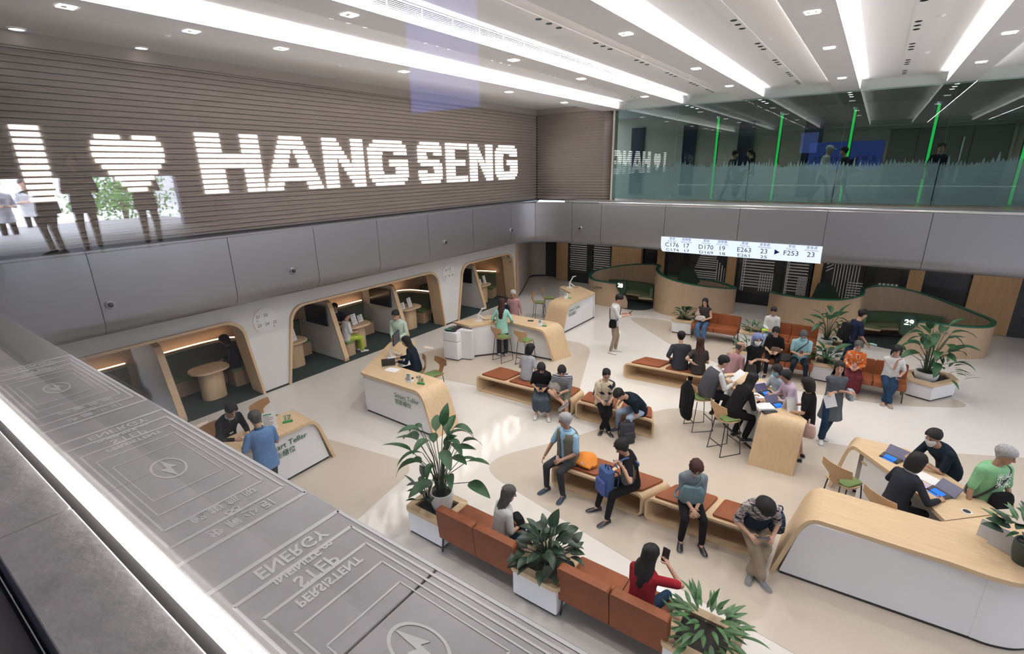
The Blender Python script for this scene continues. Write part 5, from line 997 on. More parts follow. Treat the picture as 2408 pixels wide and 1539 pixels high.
def person(label, x, y, ang, pose='sit', seat=.45, z=0.0, h=1.65, sex='f', lean=8, tw=0, side=0, head=(15, 0, 0), hair=('short', 'black'), top=None, sleeve=.5, hem=-.10, bottom=None, blen=1.0, bkind='trousers', wide=0.0, shoe=None, feet=None, footdir=None, hands=None, fat=1.05, skin=None, mask=None, glasses=False, vest=None, vest_gap=22, group=None, detail=True, voxel=.0115, neckopen=.0, palm=None, collar=None, belt=None, shoepitch=(0, 0)):
    t = thing('person', label, 'person', (x, y, z), math.radians(ang)-PI/2, group); s = h/1.70; skin = skin or SKIN
    pz = seat+.085 if pose == 'sit' else (.918 if pose == 'stand' else .9)*s
    pel = Vector((0, 0, pz)); la = math.radians(lean); sd = math.radians(side); dirv = lambda k: Vector((math.sin(sd*k), math.sin(la*k), math.cos(la*k)))
    p1 = pel+dirv(.65).normalized()*.22*s; p2 = p1+dirv(1.3).normalized()*.285*s; ud = (p2-p1).normalized(); T = math.radians(tw)
    sw = (.146 if sex == 'f' else .170)*s*(.5+.5*fat); X1 = Vector((math.cos(T), math.sin(T), 0)); X1 = (X1-ud*X1.dot(ud)).normalized()
    sh = [p2-ud*.05*s-X1*sw, p2-ud*.05*s+X1*sw]; hip = [pel+Vector((-.085*s, 0, -.03)), pel+Vector((.085*s, 0, -.03))]
    # joints
    if feet is None: feet = [(-.11, .40), (.11, .40)] if pose == 'sit' else [(-.10, .02), (.10, .02)]
    if hands is None: hands = [(-.09, .27, .12), (.09, .27, .12)] if pose == 'sit' else [(-.27, .04, -.10), (.27, .04, -.10)]
    wr = []; el = []; kn = []; an = []
    for i in (0, 1):
        sg_ = -1 if i == 0 else 1; e, w = ik(sh[i], pel+Vector(hands[i]), .285*s, .25*s, Vector((sg_*.55, -.75, -.55))); el.append(e); wr.append(w)
        f = feet[i]; A = Vector((f[0], f[1], (f[2] if len(f) > 2 else .085))); k, A = ik(hip[i], A, .415*s, .405*s, Vector((sg_*.10, 1, .25))); kn.append(k); an.append(A)
    hp, hy, hrr = head; HM = Euler((math.radians(-hp), math.radians(hrr), math.radians(-hy)), 'XYZ').to_matrix(); HM = Matrix.Rotation(math.radians(-hy), 3, 'Z') @ Matrix.Rotation(math.radians(-hp), 3, 'X') @ Matrix.Rotation(math.radians(hrr), 3, 'Y')
    nb = p2+ud*.02*s; hb = nb+(ud*.55+Vector((0, .25, .75))*.5).normalized()*.058*s; hc = hb+HM @ Vector((0, .022, .105))*s
    def hpt(v): return hc+HM @ (Vector(v)*s)
    # skin body, one surface
    b = MB(); b.loft([[hpt((hw*math.cos(2*PI*k/18), yo+hd*math.sin(2*PI*k/18), zz)) for k in range(18)] for zz, hw, hd, yo in HR])
    b.limb(hpt((0, .088, .012)), hpt((0, .104, -.028)), .009, .015, 8)
    for sx in (-1, 1): b.ball(hpt((sx*.076, -.012, -.008)), (.014*s, .024*s, .032*s), 8, 6, HM)
    b.limb(nb-ud*.06*s, hc+HM @ Vector((0, -.012, -.05))*s, .056*s, .052*s)
    spine = [(pel-Vector((0, 0, .10)), .125, .085), (pel, .150, .10), (pel.lerp(p1, .6), .128, .09), (p1.lerp(p2, .25), .135, .095), (p1.lerp(p2, .65), .150, .10), (p1.lerp(p2, .9), .140, .082), (p2, .075, .06)]
    def sring(i, c, a, bb):
        u = (p1-pel).normalized() if i < 3 else ud; XX = Vector((1, 0, 0)).lerp(X1, min(1, i/4)); XX = (XX-u*XX.dot(u)).normalized(); return ell(c, XX, u.cross(XX), a, bb)
    fx = fat*(1.0 if sex == 'f' else 1.06)
    b.loft([sring(i, c, a*s*fx, bb*s*fx*(1+.25*(fat-1))) for i, (c, a, bb) in enumerate(spine)])
    fing = MB()
    for i in (0, 1):
        sg_ = -1 if i == 0 else 1
        b.limb(sh[i], el[i], .045*s*fat, .037*s); b.limb(el[i], wr[i], .036*s, .026*s); b.limb(hip[i], kn[i], .074*s, .05*s); b.limb(kn[i], an[i], .05*s, .033*s); b.limb(an[i], an[i]+Vector((0, .03, -.03)), .035*s, .03*s, 8)
        d = (wr[i]-el[i]).normalized()
        d = (d*.8+Vector((-sg_*.15, .35, 0))).normalized() if palm is None else (d+Vector(palm[i])).normalized()
        nrm = Vector((-sg_*.6, .2, -.7)); nrm = (nrm-d*nrm.dot(d)).normalized(); sdv = d.cross(nrm)*(-sg_)   # sdv points to the thumb side
        if sdv.dot(Vector((-sg_, .4, .3))) < 0: sdv = -sdv
        Mh = Matrix((sdv, d, nrm)).transposed(); pc = wr[i]+d*.045*s; b.ball(pc, (.038*s, .052*s, .017*s), 10, 6, Mh)
        for q, (off, ln, sp) in enumerate(((.027, .068, .10), (.009, .075, .03), (-.010, .070, -.04), (-.027, .056, -.13))):
            p0 = pc+d*.036*s+sdv*off*s; d1 = (d+sdv*sp+nrm*.25).normalized(); d2 = (d+sdv*sp*.6+nrm*.8).normalized(); d3 = (d*.5+nrm).normalized(); L = ln*s; pts = [p0-d*.012, p0+d1*L*.42, p0+d1*L*.42+d2*L*.33, p0+d1*L*.42+d2*L*.33+d3*L*.25]
            fing.tube(pts, [.0088*s, .0085*s, .0075*s, .0055*s], 6)
        p0 = pc-d*.022*s+sdv*.030*s; d1 = (d*.55+sdv*.8+nrm*.3).normalized(); d2 = (d*.9+sdv*.25+nrm*.35).normalized(); fing.tube([p0-sdv*.012, p0+d1*.034*s, p0+d1*.034*s+d2*.032*s], [.0105*s, .0095*s, .007*s], 6)
    o = b.obj('body', skin, t, fix=False); REMESH.append((o, voxel, fing))
    # clothes
    if top is not None:
        c = MB(); g = .016; hz = pel+Vector((0, 0, hem*s))
        sp2 = [(hz, .150+max(0, -hem-.12)*.18, .108+max(0, -hem-.12)*.22)]
        if hem < -.25: sp2.append((pel+Vector((0, 0, hem*.5*s)), .152+max(0, -hem*.5-.12)*.18, .112))
        sp2 += [(pel, .152, .106), (pel.lerp(p1, .6), .136, .098), (p1.lerp(p2, .25), .140, .102), (p1.lerp(p2, .65), .153, .104), (p1.lerp(p2, .9), .145, .086), (p2+ud*.012, .085+neckopen, .066+neckopen*.6)]
        j0 = len(sp2)-7
        c.loft([sring(max(0, i-j0), q, (a+g)*s*fx, (bb+g)*s*fx*(1+.3*(fat-1))) for i, (q, a, bb) in enumerate(sp2)])
        for i in (0, 1):
            c.ball(sh[i]-ud*.012, .058*s*fat, 10, 8)
            if sleeve > 0:
                u = min(1, sleeve/.5)*.92; c.limb(sh[i]-ud*.01, sh[i].lerp(el[i], u), .057*s*fat, (.056 if sleeve <= .5 else .050)*s)
                if sleeve > .5: c.limb(el[i], el[i].lerp(wr[i], (sleeve-.5)*1.9), .050*s, .038*s)
        o = c.obj('top', top, t, fix=False); REMESH.append((o, voxel, None))
    if vest is not None:
        rg = [];
        for i, (q, a, bb) in enumerate([(pel+Vector((0, 0, -.07*s)), .152, .112), (pel, .155, .112), (pel.lerp(p1, .6), .145, .108), (p1.lerp(p2, .25), .147, .110), (p1.lerp(p2, .65), .154, .110), (p1.lerp(p2, .88), .142, .092), (p2-ud*.005, .105, .074)]):
            u = (p1-pel).normalized() if i < 3 else ud; XX = Vector((1, 0, 0)).lerp(X1, min(1, i/4)); XX = (XX-u*XX.dot(u)).normalized(); YY = u.cross(XX); gp = vest_gap*(1 if i < 4 else 1.0)+(10 if i > 4 else 0); a0 = math.radians(gp); rg.append([q+XX*((a+.034)*s*fx*math.sin(a0+(2*PI-2*a0)*k/24))+YY*((bb+.034)*s*fx*math.cos(a0+(2*PI-2*a0)*k/24)) for k in range(25)])
        inner = [[(p-sum(r, Vector())/25)*.93+sum(r, Vector())/25 for p in r] for r in rg]; m2 = MB(); n = len(rg); V_ = [p for r in rg for p in r]+[p for r in inner for p in r]; N = n*25; F_ = []
        for i in range(n-1):
            for k in range(24): q = (i*25+k, i*25+k+1, i*25+26+k, i*25+25+k); F_ += [q, tuple(N+j for j in q[::-1])]
            for k in (0, 24): F_.append((i*25+k, i*25+25+k, N+i*25+25+k, N+i*25+k))
        for i in (0, n-1): F_ += [(i*25+k, i*25+k+1, N+i*25+k+1, N+i*25+k) for k in range(24)]
        m2.add(V_, F_).obj('vest', vest, t, smooth=True)
    if collar is not None:
        u = ud; XX = (X1-u*X1.dot(u)).normalized(); YY = u.cross(XX); rr = []
        for zz, rad in ((-.015, .074), (.028, .066), (.030, .060), (-.01, .066)): rr.append([nb+u*zz*s+XX*(rad*s*math.cos(2*PI*k/20))+YY*(rad*s*1.05*math.sin(2*PI*k/20)) for k in range(20)])
        MB().loft(rr+[rr[0]], cap=False).obj('collar', collar, t, smooth=True)
    if bottom is not None:
        c = MB(); g = .020
        c.loft([ell(pel+Vector((0, 0, q)), Vector((1, 0, 0)), Vector((0, 1, 0)), a*s*fx, bb*s*fx) for q, a, bb in ((-.13 if pose != 'sit' else -.085, .13, .095), (-.06, .160, .116), (.03, .158, .112), (.10, .140, .102))])
        for i in (0, 1):
            if bkind == 'trousers':
                u = min(1, blen/.5); c.limb(hip[i], hip[i].lerp(kn[i], u), (.088+wide*.1)*s*(.4+.6*fat), (.064+wide*.4 if blen > .5 else .075)*s)
                if blen > .5: c.limb(kn[i], kn[i].lerp(an[i], (blen-.5)*1.88), (.063+wide*.5)*s, (.047+wide)*s)
            else:
                q = kn[i]; m_ = (kn[0]+kn[1])/2; c.limb(hip[i], q, .098*s, .090*s); low = kn[i].lerp(an[i], max(0, (blen-.5)*1.9)); c.limb(q, low, .09*s, (.085+wide)*s); c.limb((hip[0]+hip[1])/2, m_, .10*s, .09*s); c.limb(m_, (kn[0].lerp(an[0], max(0, (blen-.5)*1.9))+kn[1].lerp(an[1], max(0, (blen-.5)*1.9)))/2, .09*s, (.09+wide)*s)
        o = c.obj('skirt' if bkind == 'skirt' else ('trousers' if blen > .6 else 'shorts'), bottom, t, fix=False); REMESH.append((o, voxel, None))
    if shoe is not None:
        for i in (0, 1):
            sg_ = -1 if i == 0 else 1; fy = math.radians(-sg_*10 if footdir is None else footdir[i]); fp = math.radians(shoepitch[i]); R3 = Matrix.Rotation(fy, 3, 'Z') @ Matrix.Rotation(fp, 3, 'X'); base = an[i]+Vector((0, 0, -.085)); mb = MB(); so = MB(); rr = []; rs = []
            for yy, hw, hh in ((-.078, .020, .045), (-.068, .032, .072), (-.03, .037, .092), (.02, .039, .088), (.06, .042, .062), (.11, .046, .050), (.155, .041, .042), (.182, .026, .032), (.19, .010, .022)):
                rr.append([base+Vector((0, 0, .085))+R3 @ (Vector((hw*math.cos(a), yy, -.068+(hh-.017)*max(0, math.sin(a)) if math.sin(a) > -.1 else -.068))*s) for a in [PI*k/9 for k in range(10)]])
                rs.append([base+Vector((0, 0, .085))+R3 @ (Vector((dx*(hw+.004), yy*1.02, zz))*s) for dx, zz in ((-1, -.085), (-1, -.066), (1, -.066), (1, -.085))])
            mb.loft(rr).obj('shoe', shoe, t, smooth='auto'); so.loft(rs).obj('sole', M_SOLE, t)
    # head pieces
    if hair:
        st, hc_ = hair; rings = hair_rings(st); e = shell(rings, .016, 44, {'crop': .035, 'short': .02, 'bald': .01, 'tied': .008}.get(st, .016)); ho = e.obj('hair', HAIRC[hc_], t, smooth=True, fix=False); HH = HM if st not in ('long', 'wide') else Matrix.Rotation(math.radians(-hy), 3, 'Z') @ Matrix.Rotation(math.radians(-hp*.55), 3, 'X') @ Matrix.Rotation(math.radians(hrr), 3, 'Y'); ho.matrix_basis = Matrix.Translation(hc) @ HH.to_4x4() @ Matrix.Scale(s*1.02, 4)
        if st == 'tied': bq = MB(); bq.limb((0, -.10, .02), (0, -.135, -.05), .03, .035); bq.limb((0, -.135, -.05), (0, -.135, -.22), .038, .02); ho2 = bq.obj('ponytail', HAIRC[hc_], t, smooth=True); ho2.matrix_basis = ho.matrix_basis.copy()
    def hk(key, mk, mm, loc, rot=None, sc=(1, 1, 1)):
        if key not in PROTO: q = mk().obj(key, mm, t, smooth=True); PROTO[key] = q.data
        else: q = link(key, PROTO[key], t)
        q.matrix_basis = Matrix.Translation(hc) @ HM.to_4x4() @ Matrix.Scale(s, 4) @ Matrix.Translation(loc) @ (rot or Matrix.Identity(4)) @ Matrix.Diagonal((*sc, 1)); return q
    if detail:
        for sx in (-1, 1):
            hk('eye', lambda: MB().ball((0, 0, 0), (.013, .006, .006), 8, 6), M_EYE, (sx*.031, .0835, .004)); hk('eyebrow', lambda: MB().ball((0, 0, 0), (.018, .005, .0035), 8, 5), M_BROW, (sx*.032, .0865, .026))
        if not mask: hk('mouth', lambda: MB().ball((0, 0, 0), (.021, .006, .007), 8, 5), M_LIP, (0, .0805, -.068))
    if mask:
        K = 14; rr = []
        for sgn in (1, 0):
            for zz, o_, w in ((-.004, .010, 60), (-.03, .020, 72), (-.06, .016, 70), (-.10, .012, 60), (-.118, .006, 48)):
                a = hr_at(max(zz, -.1)); q = a[0], a[1], a[2]; rr.append([((q[0]+o_-.006*(1-sgn))*math.sin(math.radians(w)*(2*k/K-1)), q[2]+(q[1]+o_*(1+.5*(1-abs(2*k/K-1)))-.006*(1-sgn))*math.cos(math.radians(w)*(2*k/K-1)), zz) for k in range(K+1)])
        mo = MB().loft(rr[:5]+rr[5:][::-1]+[rr[0]], cap=False, closed=False).obj('face_mask', mask, t, smooth=True); mo.matrix_basis = Matrix.Translation(hc) @ HM.to_4x4() @ Matrix.Scale(s, 4)
    if glasses:
        gm = MB()
        for sx in (-1, 1):
            gm.tube([(sx*.032+.024*math.cos(2*PI*k/14), .098, .002+.018*math.sin(2*PI*k/14)) for k in range(15)], .0025, 5, False); gm.tube([(sx*.056, .097, .006), (sx*.078, 0, .006)], .0022, 5)
        gm.tube([(-.008, .10, .004), (.008, .10, .004)], .0022, 5); go = gm.obj('glasses', M_BLACK, t); go.matrix_basis = Matrix.Translation(hc) @ HM.to_4x4() @ Matrix.Scale(s, 4)
    t_info = dict(o=t, pel=pel, wr=wr, hc=hc, HM=HM, sh=sh, p2=p2, s=s, kn=kn, el=el, an=an, ud=ud, X1=X1, nb=nb, p1=p1)
    return t_info
M_SOLE = mat('shoe_sole', (.35, .34, .33), .7)
def wl_(i, v):
    """a point in a person's own frame as a world point"""
    return wm(i['o']) @ Vector(v)
def heldat(i, v, name, label, cat, build, rot=None, group=None):
    """top-level thing placed by a point in a person's frame, turned with that person"""
    q = wl_(i, v); t = thing(name, label, cat, q, i['o'].rotation_euler.z, group); 
    if rot: t.rotation_euler = (rot[0], rot[1], i['o'].rotation_euler.z+rot[2])
    build(t); return t
def phone_b(m=None, w=.075, h=.15, scr=None):
    def f(t): MB().rbox((0, 0, 0), (w, h, .009), .01).obj('case', m or M_PHONE, t); MB().box((0, 0, .0052), (w-.008, h-.012, .001)).obj('display', scr or M_DARKSCREEN, t)
    return f
def hold(i, label, m=None, scr=None, w=.075, h=.15, hand=None, name='phone', up=.05, pitch=.6):
    """phone held at the fingers of one hand or between both"""
    a = (i['wr'][0]+i['wr'][1])/2+Vector((0, .07, up)) if hand is None else i['wr'][hand]+(i['wr'][hand]-i['el'][hand]).normalized()*.085+Vector((0, .035, .02))
    return heldat(i, a, name, label, 'phone', phone_b(m, w, h, scr), (pitch, 0, 0))
def apply_remesh():
    for o, v, fg in REMESH:
        md = o.modifiers.new('r', 'REMESH'); md.mode = 'VOXEL'; md.voxel_size = v; md.use_smooth_shade = True
        m2 = o.modifiers.new('s', 'SMOOTH'); m2.factor = .5; m2.iterations = 3
    bpy.context.view_layer.update(); dg = bpy.context.evaluated_depsgraph_get()
    for o, v, fg in REMESH:
        me = bpy.data.meshes.new_from_object(o.evaluated_get(dg)); old = o.data; mt = list(old.materials)
        if fg is not None:
            bm = bmesh.new(); bm.from_mesh(me); tm = bpy.data.meshes.new('t'); tm.from_pydata(fg.v, [], fg.f); bm.from_mesh(tm); bpy.data.meshes.remove(tm); bm.to_mesh(me); bm.free()
        o.modifiers.clear(); me.materials.clear()
        for m in mt: me.materials.append(m)
        me.shade_smooth(); o.data = me; bpy.data.meshes.remove(old)
# cloths
K_BLACK = cloth('cloth_black', (.007, .007, .008)); K_CHAR = cloth('cloth_charcoal', (.026, .028, .033)); K_NAVY = cloth('cloth_navy', (.008, .012, .030)); K_DNAVY = cloth('cloth_dark_navy', (.007, .013, .022)); K_WHITE = cloth('cloth_white', (.62, .62, .63)); K_SUIT = cloth('cloth_suit', (.008, .009, .012)); K_BLUE = cloth('cloth_denim_shirt', (.11, .20, .38)); K_SKY = cloth('cloth_sky', (.30, .48, .66)); K_MINT = cloth('cloth_mint', (.30, .56, .48)); K_PALEMINT = cloth('cloth_pale_mint', (.42, .52, .45)); K_GREYT = cloth('cloth_light_grey', (.33, .34, .37)); K_GREYD = cloth('cloth_grey_dress', (.075, .085, .098)); K_BEIGE = cloth('cloth_beige_trousers', (.25, .20, .15)); K_JEANS = cloth('cloth_jeans', (.05, .10, .19)); K_LJEANS = cloth('cloth_light_jeans', (.30, .37, .50)); K_DJEANS = cloth('cloth_dark_jeans', (.012, .03, .06)); K_PINK = cloth('cloth_dusty_pink', (.36, .21, .22)); K_LILAC = cloth('cloth_lilac', (.52, .40, .50)); K_TEAL = cloth('cloth_grey_blue', (.155, .19, .22)); K_GREEN = cloth('cloth_mint_green_tee', (.21, .44, .24)); K_MAROON = cloth('cloth_maroon', (.075, .014, .02)); K_RED = cloth('cloth_red', (.24, .012, .022)); K_OLIVE = cloth('cloth_olive_vest', (.13, .13, .10)); K_PALE = cloth('cloth_pale_blue', (.40, .48, .55)); K_AQUA = cloth('cloth_aqua_polo', (.25, .44, .50)); K_DCHAR = cloth('cloth_dark_cardigan', (.018, .020, .028)); K_LIME = cloth('cloth_lime', (.34, .42, .06)); K_SKIRT = cloth('cloth_slate_skirt', (.05, .065, .085)); K_CREAM = cloth('cloth_cream', (.55, .47, .33)); K_BROWNT = cloth('cloth_brown_grey', (.035, .030, .028))
K_STRIPE = pattern('cloth_striped', [(.05, .06, .08), (.42, .44, .47)], 'wave', 9, cuts=[0, .62], detail=.4); K_CAMO = pattern('cloth_camo', [(.02, .022, .03), (.40, .35, .34), (.16, .14, .15), (.55, .50, .48)], 'noise', 11, stretch=(.6, .6, 2.2), cuts=[0, .42, .50, .60], detail=3); K_FLOWER = pattern('cloth_orange_print', [(.50, .11, .02), (.62, .52, .42), (.36, .07, .02)], 'noise', 13, cuts=[0, .56, .64], detail=1); K_SHAWL = pattern('cloth_cream_navy_print', [(.02, .022, .035), (.58, .50, .38), (.62, .58, .52)], 'noise', 8, cuts=[0, .42, .6], detail=1.5); K_DOTS = pattern('cloth_dark_dotted', [(.45, .36, .34), (.016, .014, .018)], 'voronoi', 26, cuts=[0, .20]); K_FLORALNAVY = pattern('cloth_navy_floral', [(.30, .42, .46), (.02, .035, .07)], 'voronoi', 22, cuts=[0, .24]); K_CHECK = pattern('cloth_checked', [(.03, .035, .05), (.35, .40, .42)], 'voronoi', 40, cuts=[0, .33])
S_BLACK = mat('shoe_black', (.012, .012, .014), .35); S_WHITE = mat('shoe_white', (.60, .58, .57), .6); S_NAVY = mat('shoe_navy', (.015, .03, .06), .6); S_GREY = mat('shoe_grey', (.17, .17, .18), .7); S_TAN = mat('shoe_tan', (.30, .19, .14), .6)
# ---------------------------------------------------------------- the people, from the near left to the far right
S_B, S_S, S_ST = .45, .445, .72
def at(px, py, z): q = P(px, py, z); return q.x, q.y
M_LANY = mat('green_lanyard', (.02, .16, .07), .6)
def lanyard(i, m=None, L=.30):
    f = lambda v: wl_(i, v); pts = []; u = i['ud']; X1 = i['X1']; F = u.cross(X1)*-1 if False else X1.cross(u)*-1; F = Vector((-X1.y, X1.x, 0)).normalized() if abs(u.z) > .3 else Vector((0, 1, 0))
    nb = i['nb']; a = [nb+X1*.07+F*.03, nb+X1*.06+F*.105-u*.06, nb+F*.142-u*L, nb-X1*.06+F*.105-u*.06, nb-X1*.07+F*.03]; MB().tube(spline(a, 5), .006, 5).obj('lanyard', m or M_LANY, i['o'])
    MB().box(nb+F*.15-u*(L+.05), (.06, .008, .09)).obj('badge', M_PAPER, i['o'])
def strap(i, m, side=1, L=.42, r=.012):
    """bag strap from one shoulder across the chest to the other hip, and up the back"""
    u, X1 = i['ud'], i['X1']; F = Vector((-X1.y, X1.x, 0)).normalized(); a = i['sh'][0 if side > 0 else 1]+u*.06+X1*side*.06; hipp = i['pel']+X1*side*.19+Vector((0, 0, .06))
    pts = [a, a+F*.09-u*.05, i['p1']+u*.10+F*.155+X1*side*.02, hipp+F*.07, hipp-F*.08, i['p1']+u*.10-F*.15, a-F*.09-u*.05, a]; MB().tube(spline(pts, 5), r, 6).obj('bag_strap', m, i['o'], smooth=True)
def soft_bag(m, w, d, h, handles=True, flap=None):
    def f(t):
        n = 16; rr = []
        for z, k in ((0, .82), (h*.12, .98), (h*.5, 1.0), (h*.85, .86), (h, .72)): rr.append([(w/2*k*math.copysign(abs(math.cos(2*PI*j/n))**.6, math.cos(2*PI*j/n)), d/2*k*math.copysign(abs(math.sin(2*PI*j/n))**.6, math.sin(2*PI*j/n)), z) for j in range(n)])
        MB().loft(rr).obj('body', m, t, smooth='auto')
        if handles: MB().tube(spline([(-w*.25, 0, h*.95), (-w*.22, 0, h*1.35), (w*.22, 0, h*1.35), (w*.25, 0, h*.95)], 5), .009, 6).obj('strap', m, t, smooth=True)
        if flap: MB().rbox((0, -d*.51, h*.45), (w*.7, .02, h*.5), .01).obj('pocket', flap, t)
    return f
def backpack_b(m, trim=None):
    def f(t):
        MB().rbox((0, 0, .21), (.30, .16, .42), .07, seg=5).obj('body', m, t, smooth='auto'); MB().rbox((0, -.10, .14), (.24, .06, .22), .03).obj('pocket', trim or m, t, smooth='auto'); MB().tube(spline([(-.04, 0, .42), (-.03, 0, .47), (.03, 0, .47), (.04, 0, .42)], 4), .009, 6).obj('handle', M_BLACK, t)
        for s in (-1, 1): MB().tube(spline([(s*.09, .08, .40), (s*.10, .15, .34), (s*.11, .14, .15), (s*.12, .08, .05)], 4), .012, 6).obj('strap', m, t, smooth=True)
    return f
# 1-2 at desk 17
i1 = person('teller in dark suit and tie leaning over desk 17', -8.52, 3.40, 8, 'sit', S_ST, lean=26, h=1.72, sex='m', head=(30, 10, 0), hair=('short', 'black'), top=K_SUIT, sleeve=.97, bottom=K_SUIT, shoe=S_BLACK, feet=[(-.12, .32, .30), (.12, .32, .30)], hands=[(-.12, .46, .16), (.14, .50, .16)], collar=K_WHITE); lanyard(i1)
i2 = person('grey haired man in a blue polo shirt standing at desk 17', -7.16, 3.36, 172, 'stand', h=1.66, sex='m', lean=6, head=(18, -8, 0), hair=('short', 'darkgrey'), top=K_BLUE, sleeve=.42, hem=-.16, bottom=K_CHAR, shoe=S_BLACK, hands=[(-.20, .26, .12), (.14, .30, .12)], fat=1.08, collar=cloth('cloth_navy_collar', (.04, .09, .19)))
hold(i2, 'dark wallet in the hand of the man in the blue polo', hand=1, name='wallet', w=.09, h=.10)
# 3-4 at desk 18
x, y = at(917, 766, 1.60)
i3 = person('young man in a pale mint suit jacket standing behind desk 18', -9.62, 8.48, -68, 'stand', h=1.73, sex='m', lean=4, head=(22, 6, 0), hair=('short', 'black'), top=K_PALEMINT, sleeve=.97, hem=-.20, bottom=K_GREYT, shoe=S_BLACK, hands=[(-.10, .27, .12), (.06, .30, .12)], collar=K_WHITE); lanyard(i3)
i4 = person('long haired teller in a dark jacket typing at desk 18', -8.08, 7.55, 212, 'sit', S_ST, lean=14, h=1.62, head=(22, -6, 0), hair=('long', 'black'), top=K_DNAVY, sleeve=.95, bottom=K_BLACK, shoe=S_BLACK, feet=[(-.12, .30, .30), (.12, .30, .30)], hands=[(-.12, .40, .18), (.12, .42, .18)])
# 5 at desk 19
i5 = person('long haired woman in a mint jacket standing at the V shaped desk', -8.06, 10.90, 118, 'stand', h=1.66, lean=4, head=(8, 8, 0), hair=('long', 'brown'), top=K_MINT, sleeve=.95, hem=-.20, bottom=K_CHAR, wide=.02, shoe=S_WHITE, hands=[(-.26, .26, .10), (.28, .20, .06)])
i5b = person('grey haired customer mostly hidden behind the woman in mint', -8.62, 12.32, -65, 'stand', h=1.60, lean=6, head=(20, 0, 0), hair=('bob', 'grey'), top=K_PINK, sleeve=.9, bottom=K_CHAR, shoe=S_BLACK)
heldat(i5b, i5b['pel']+Vector((.26, .1, .05)), 'shoulder_bag', 'dark shoulder bag of the hidden customer behind the mint jacket', 'bag', soft_bag(K_NAVY, .26, .1, .22))
# 6 standing man
x, y = at(1441, 829, 0)
i6 = person('man in a white shirt and khaki trousers standing with his phone', x, y, 18, 'stand', h=1.73, sex='m', lean=2, head=(28, 0, 0), hair=('short', 'black'), top=K_WHITE, sleeve=.62, hem=-.08, bottom=K_BEIGE, shoe=S_WHITE, feet=[(-.11, .06), (.12, -.06)], footdir=[4, -22], hands=[(-.06, .36, .26), (.08, .36, .25)], collar=K_WHITE); strap(i6, M_BLACK, 1)
hold(i6, 'black phone held by the man in the white shirt', pitch=.7); heldat(i6, i6['pel']+Vector((.20, -.02, -.12)), 'crossbody_bag', 'black crossbody bag at the hip of the man in the white shirt', 'bag', soft_bag(K_BLACK, .1, .22, .24, False))
# 7-9 bench by desk 19
x, y = at(1238, 892, S_B)
i7 = person('woman in a light grey tee sitting with her back turned on the bench', x, y, 92, 'sit', S_B, lean=12, h=1.60, head=(12, 30, 0), hair=('bob', 'black'), top=K_GREYT, sleeve=.40, bottom=K_MAROON, shoe=S_BLACK, hands=[(-.10, .26, .12), (.12, .26, .12)])
x, y = at(1276, 927, S_B)
i8 = person('woman in a black tee and dark skirt looking at her phone on the bench', x-.05, y+.05, -62, 'sit', S_B, lean=14, h=1.58, head=(42, 0, 0), hair=('crop', 'black'), top=K_BLACK, sleeve=.5, hem=-.05, bottom=K_SKIRT, bkind='skirt', blen=.82, shoe=S_WHITE, feet=[(-.16, .36), (.10, .30)], hands=[(-.08, .27, .14), (.09, .27, .14)], fat=1.15, glasses=True)
hold(i8, 'phone held low by the woman in the black tee', up=.03); heldat(i8, i8['pel']+Vector((0, .19, .075)), 'lap_bag', 'dark flower printed bag on the lap of the woman in black tee', 'bag', soft_bag(K_DOTS, .30, .14, .12, False))
x, y = at(1322, 930, S_B)
i9 = person('man in a striped tee and shorts with one ankle on his knee', x, y+.03, -68, 'sit', S_B, lean=22, h=1.66, sex='m', head=(38, -6, 0), hair=('short', 'black'), top=K_STRIPE, sleeve=.48, hem=-.05, bottom=K_OLIVE, blen=.42, shoe=S_GREY, feet=[(-.13, .38), (-.08, .50, .50)], footdir=[10, -70], shoepitch=(0, -35), hands=[(-.02, .40, .15), (.10, .40, .14)], glasses=False)
heldat(i9, i9['pel']+Vector((.16, .16, .09)), 'plastic_bag', 'crumpled translucent plastic bag on the lap of the man in stripes', 'bag', soft_bag(mat('thin_plastic', (.42, .39, .36), .3, noise=.3, nscale=14, bump=.8, bscale=14), .26, .18, .20, False)); hold(i9, 'dark phone in the hands of the man in stripes', up=.03)
# 10-11 second bench
x, y = at(1420, 952, S_B)
i10 = person('woman in a cream and navy patterned shawl sitting with a phone', x, y, -58, 'sit', S_B, lean=8, h=1.62, head=(16, -6, 0), hair=('tied', 'black'), top=K_SHAWL, sleeve=.5, hem=.0, bottom=K_BLACK, wide=.01, shoe=S_BLACK, feet=[(.08, .36), (-.06, .42)], footdir=[-20, 20], hands=[(-.09, .28, .13), (.09, .28, .13)], glasses=True, fat=1.1, vest=K_SHAWL, vest_gap=30, collar=K_CREAM)
hold(i10, 'blue phone in the hands of the woman in the shawl', mat('phone_blue', (.06, .10, .25), .3))
x, y = at(1502, 968, S_B)
i11 = person('man in a navy tee and pale jeans bending down to his backpack', x+.02, y, -116, 'sit', S_B, lean=48, h=1.70, sex='m', head=(60, 20, 0), hair=('short', 'black'), top=K_DNAVY, sleeve=.42, hem=-.10, bottom=K_LJEANS, shoe=S_NAVY, feet=[(-.16, .30), (.26, .34)], hands=[(-.10, .38, -.18), (.30, .30, .04)])
x, y = at(1465, 1040, 0); t = thing('backpack', 'dark grey backpack standing on the floor between the pale jeans', 'bag', (x+.05, y+.05, 0), .9); backpack_b(cloth('cloth_backpack', (.035, .036, .045)))(t)
q = wl_(i11, i11['pel']+Vector((.33, .36, .12))); t = thing('card', 'small white card under the bent man’s fingers', 'card', (-3.38, 8.98, .449), .4); MB().rbox((0, 0, .001), (.085, .054, .002), .006).obj('card', M_PAPER, t)
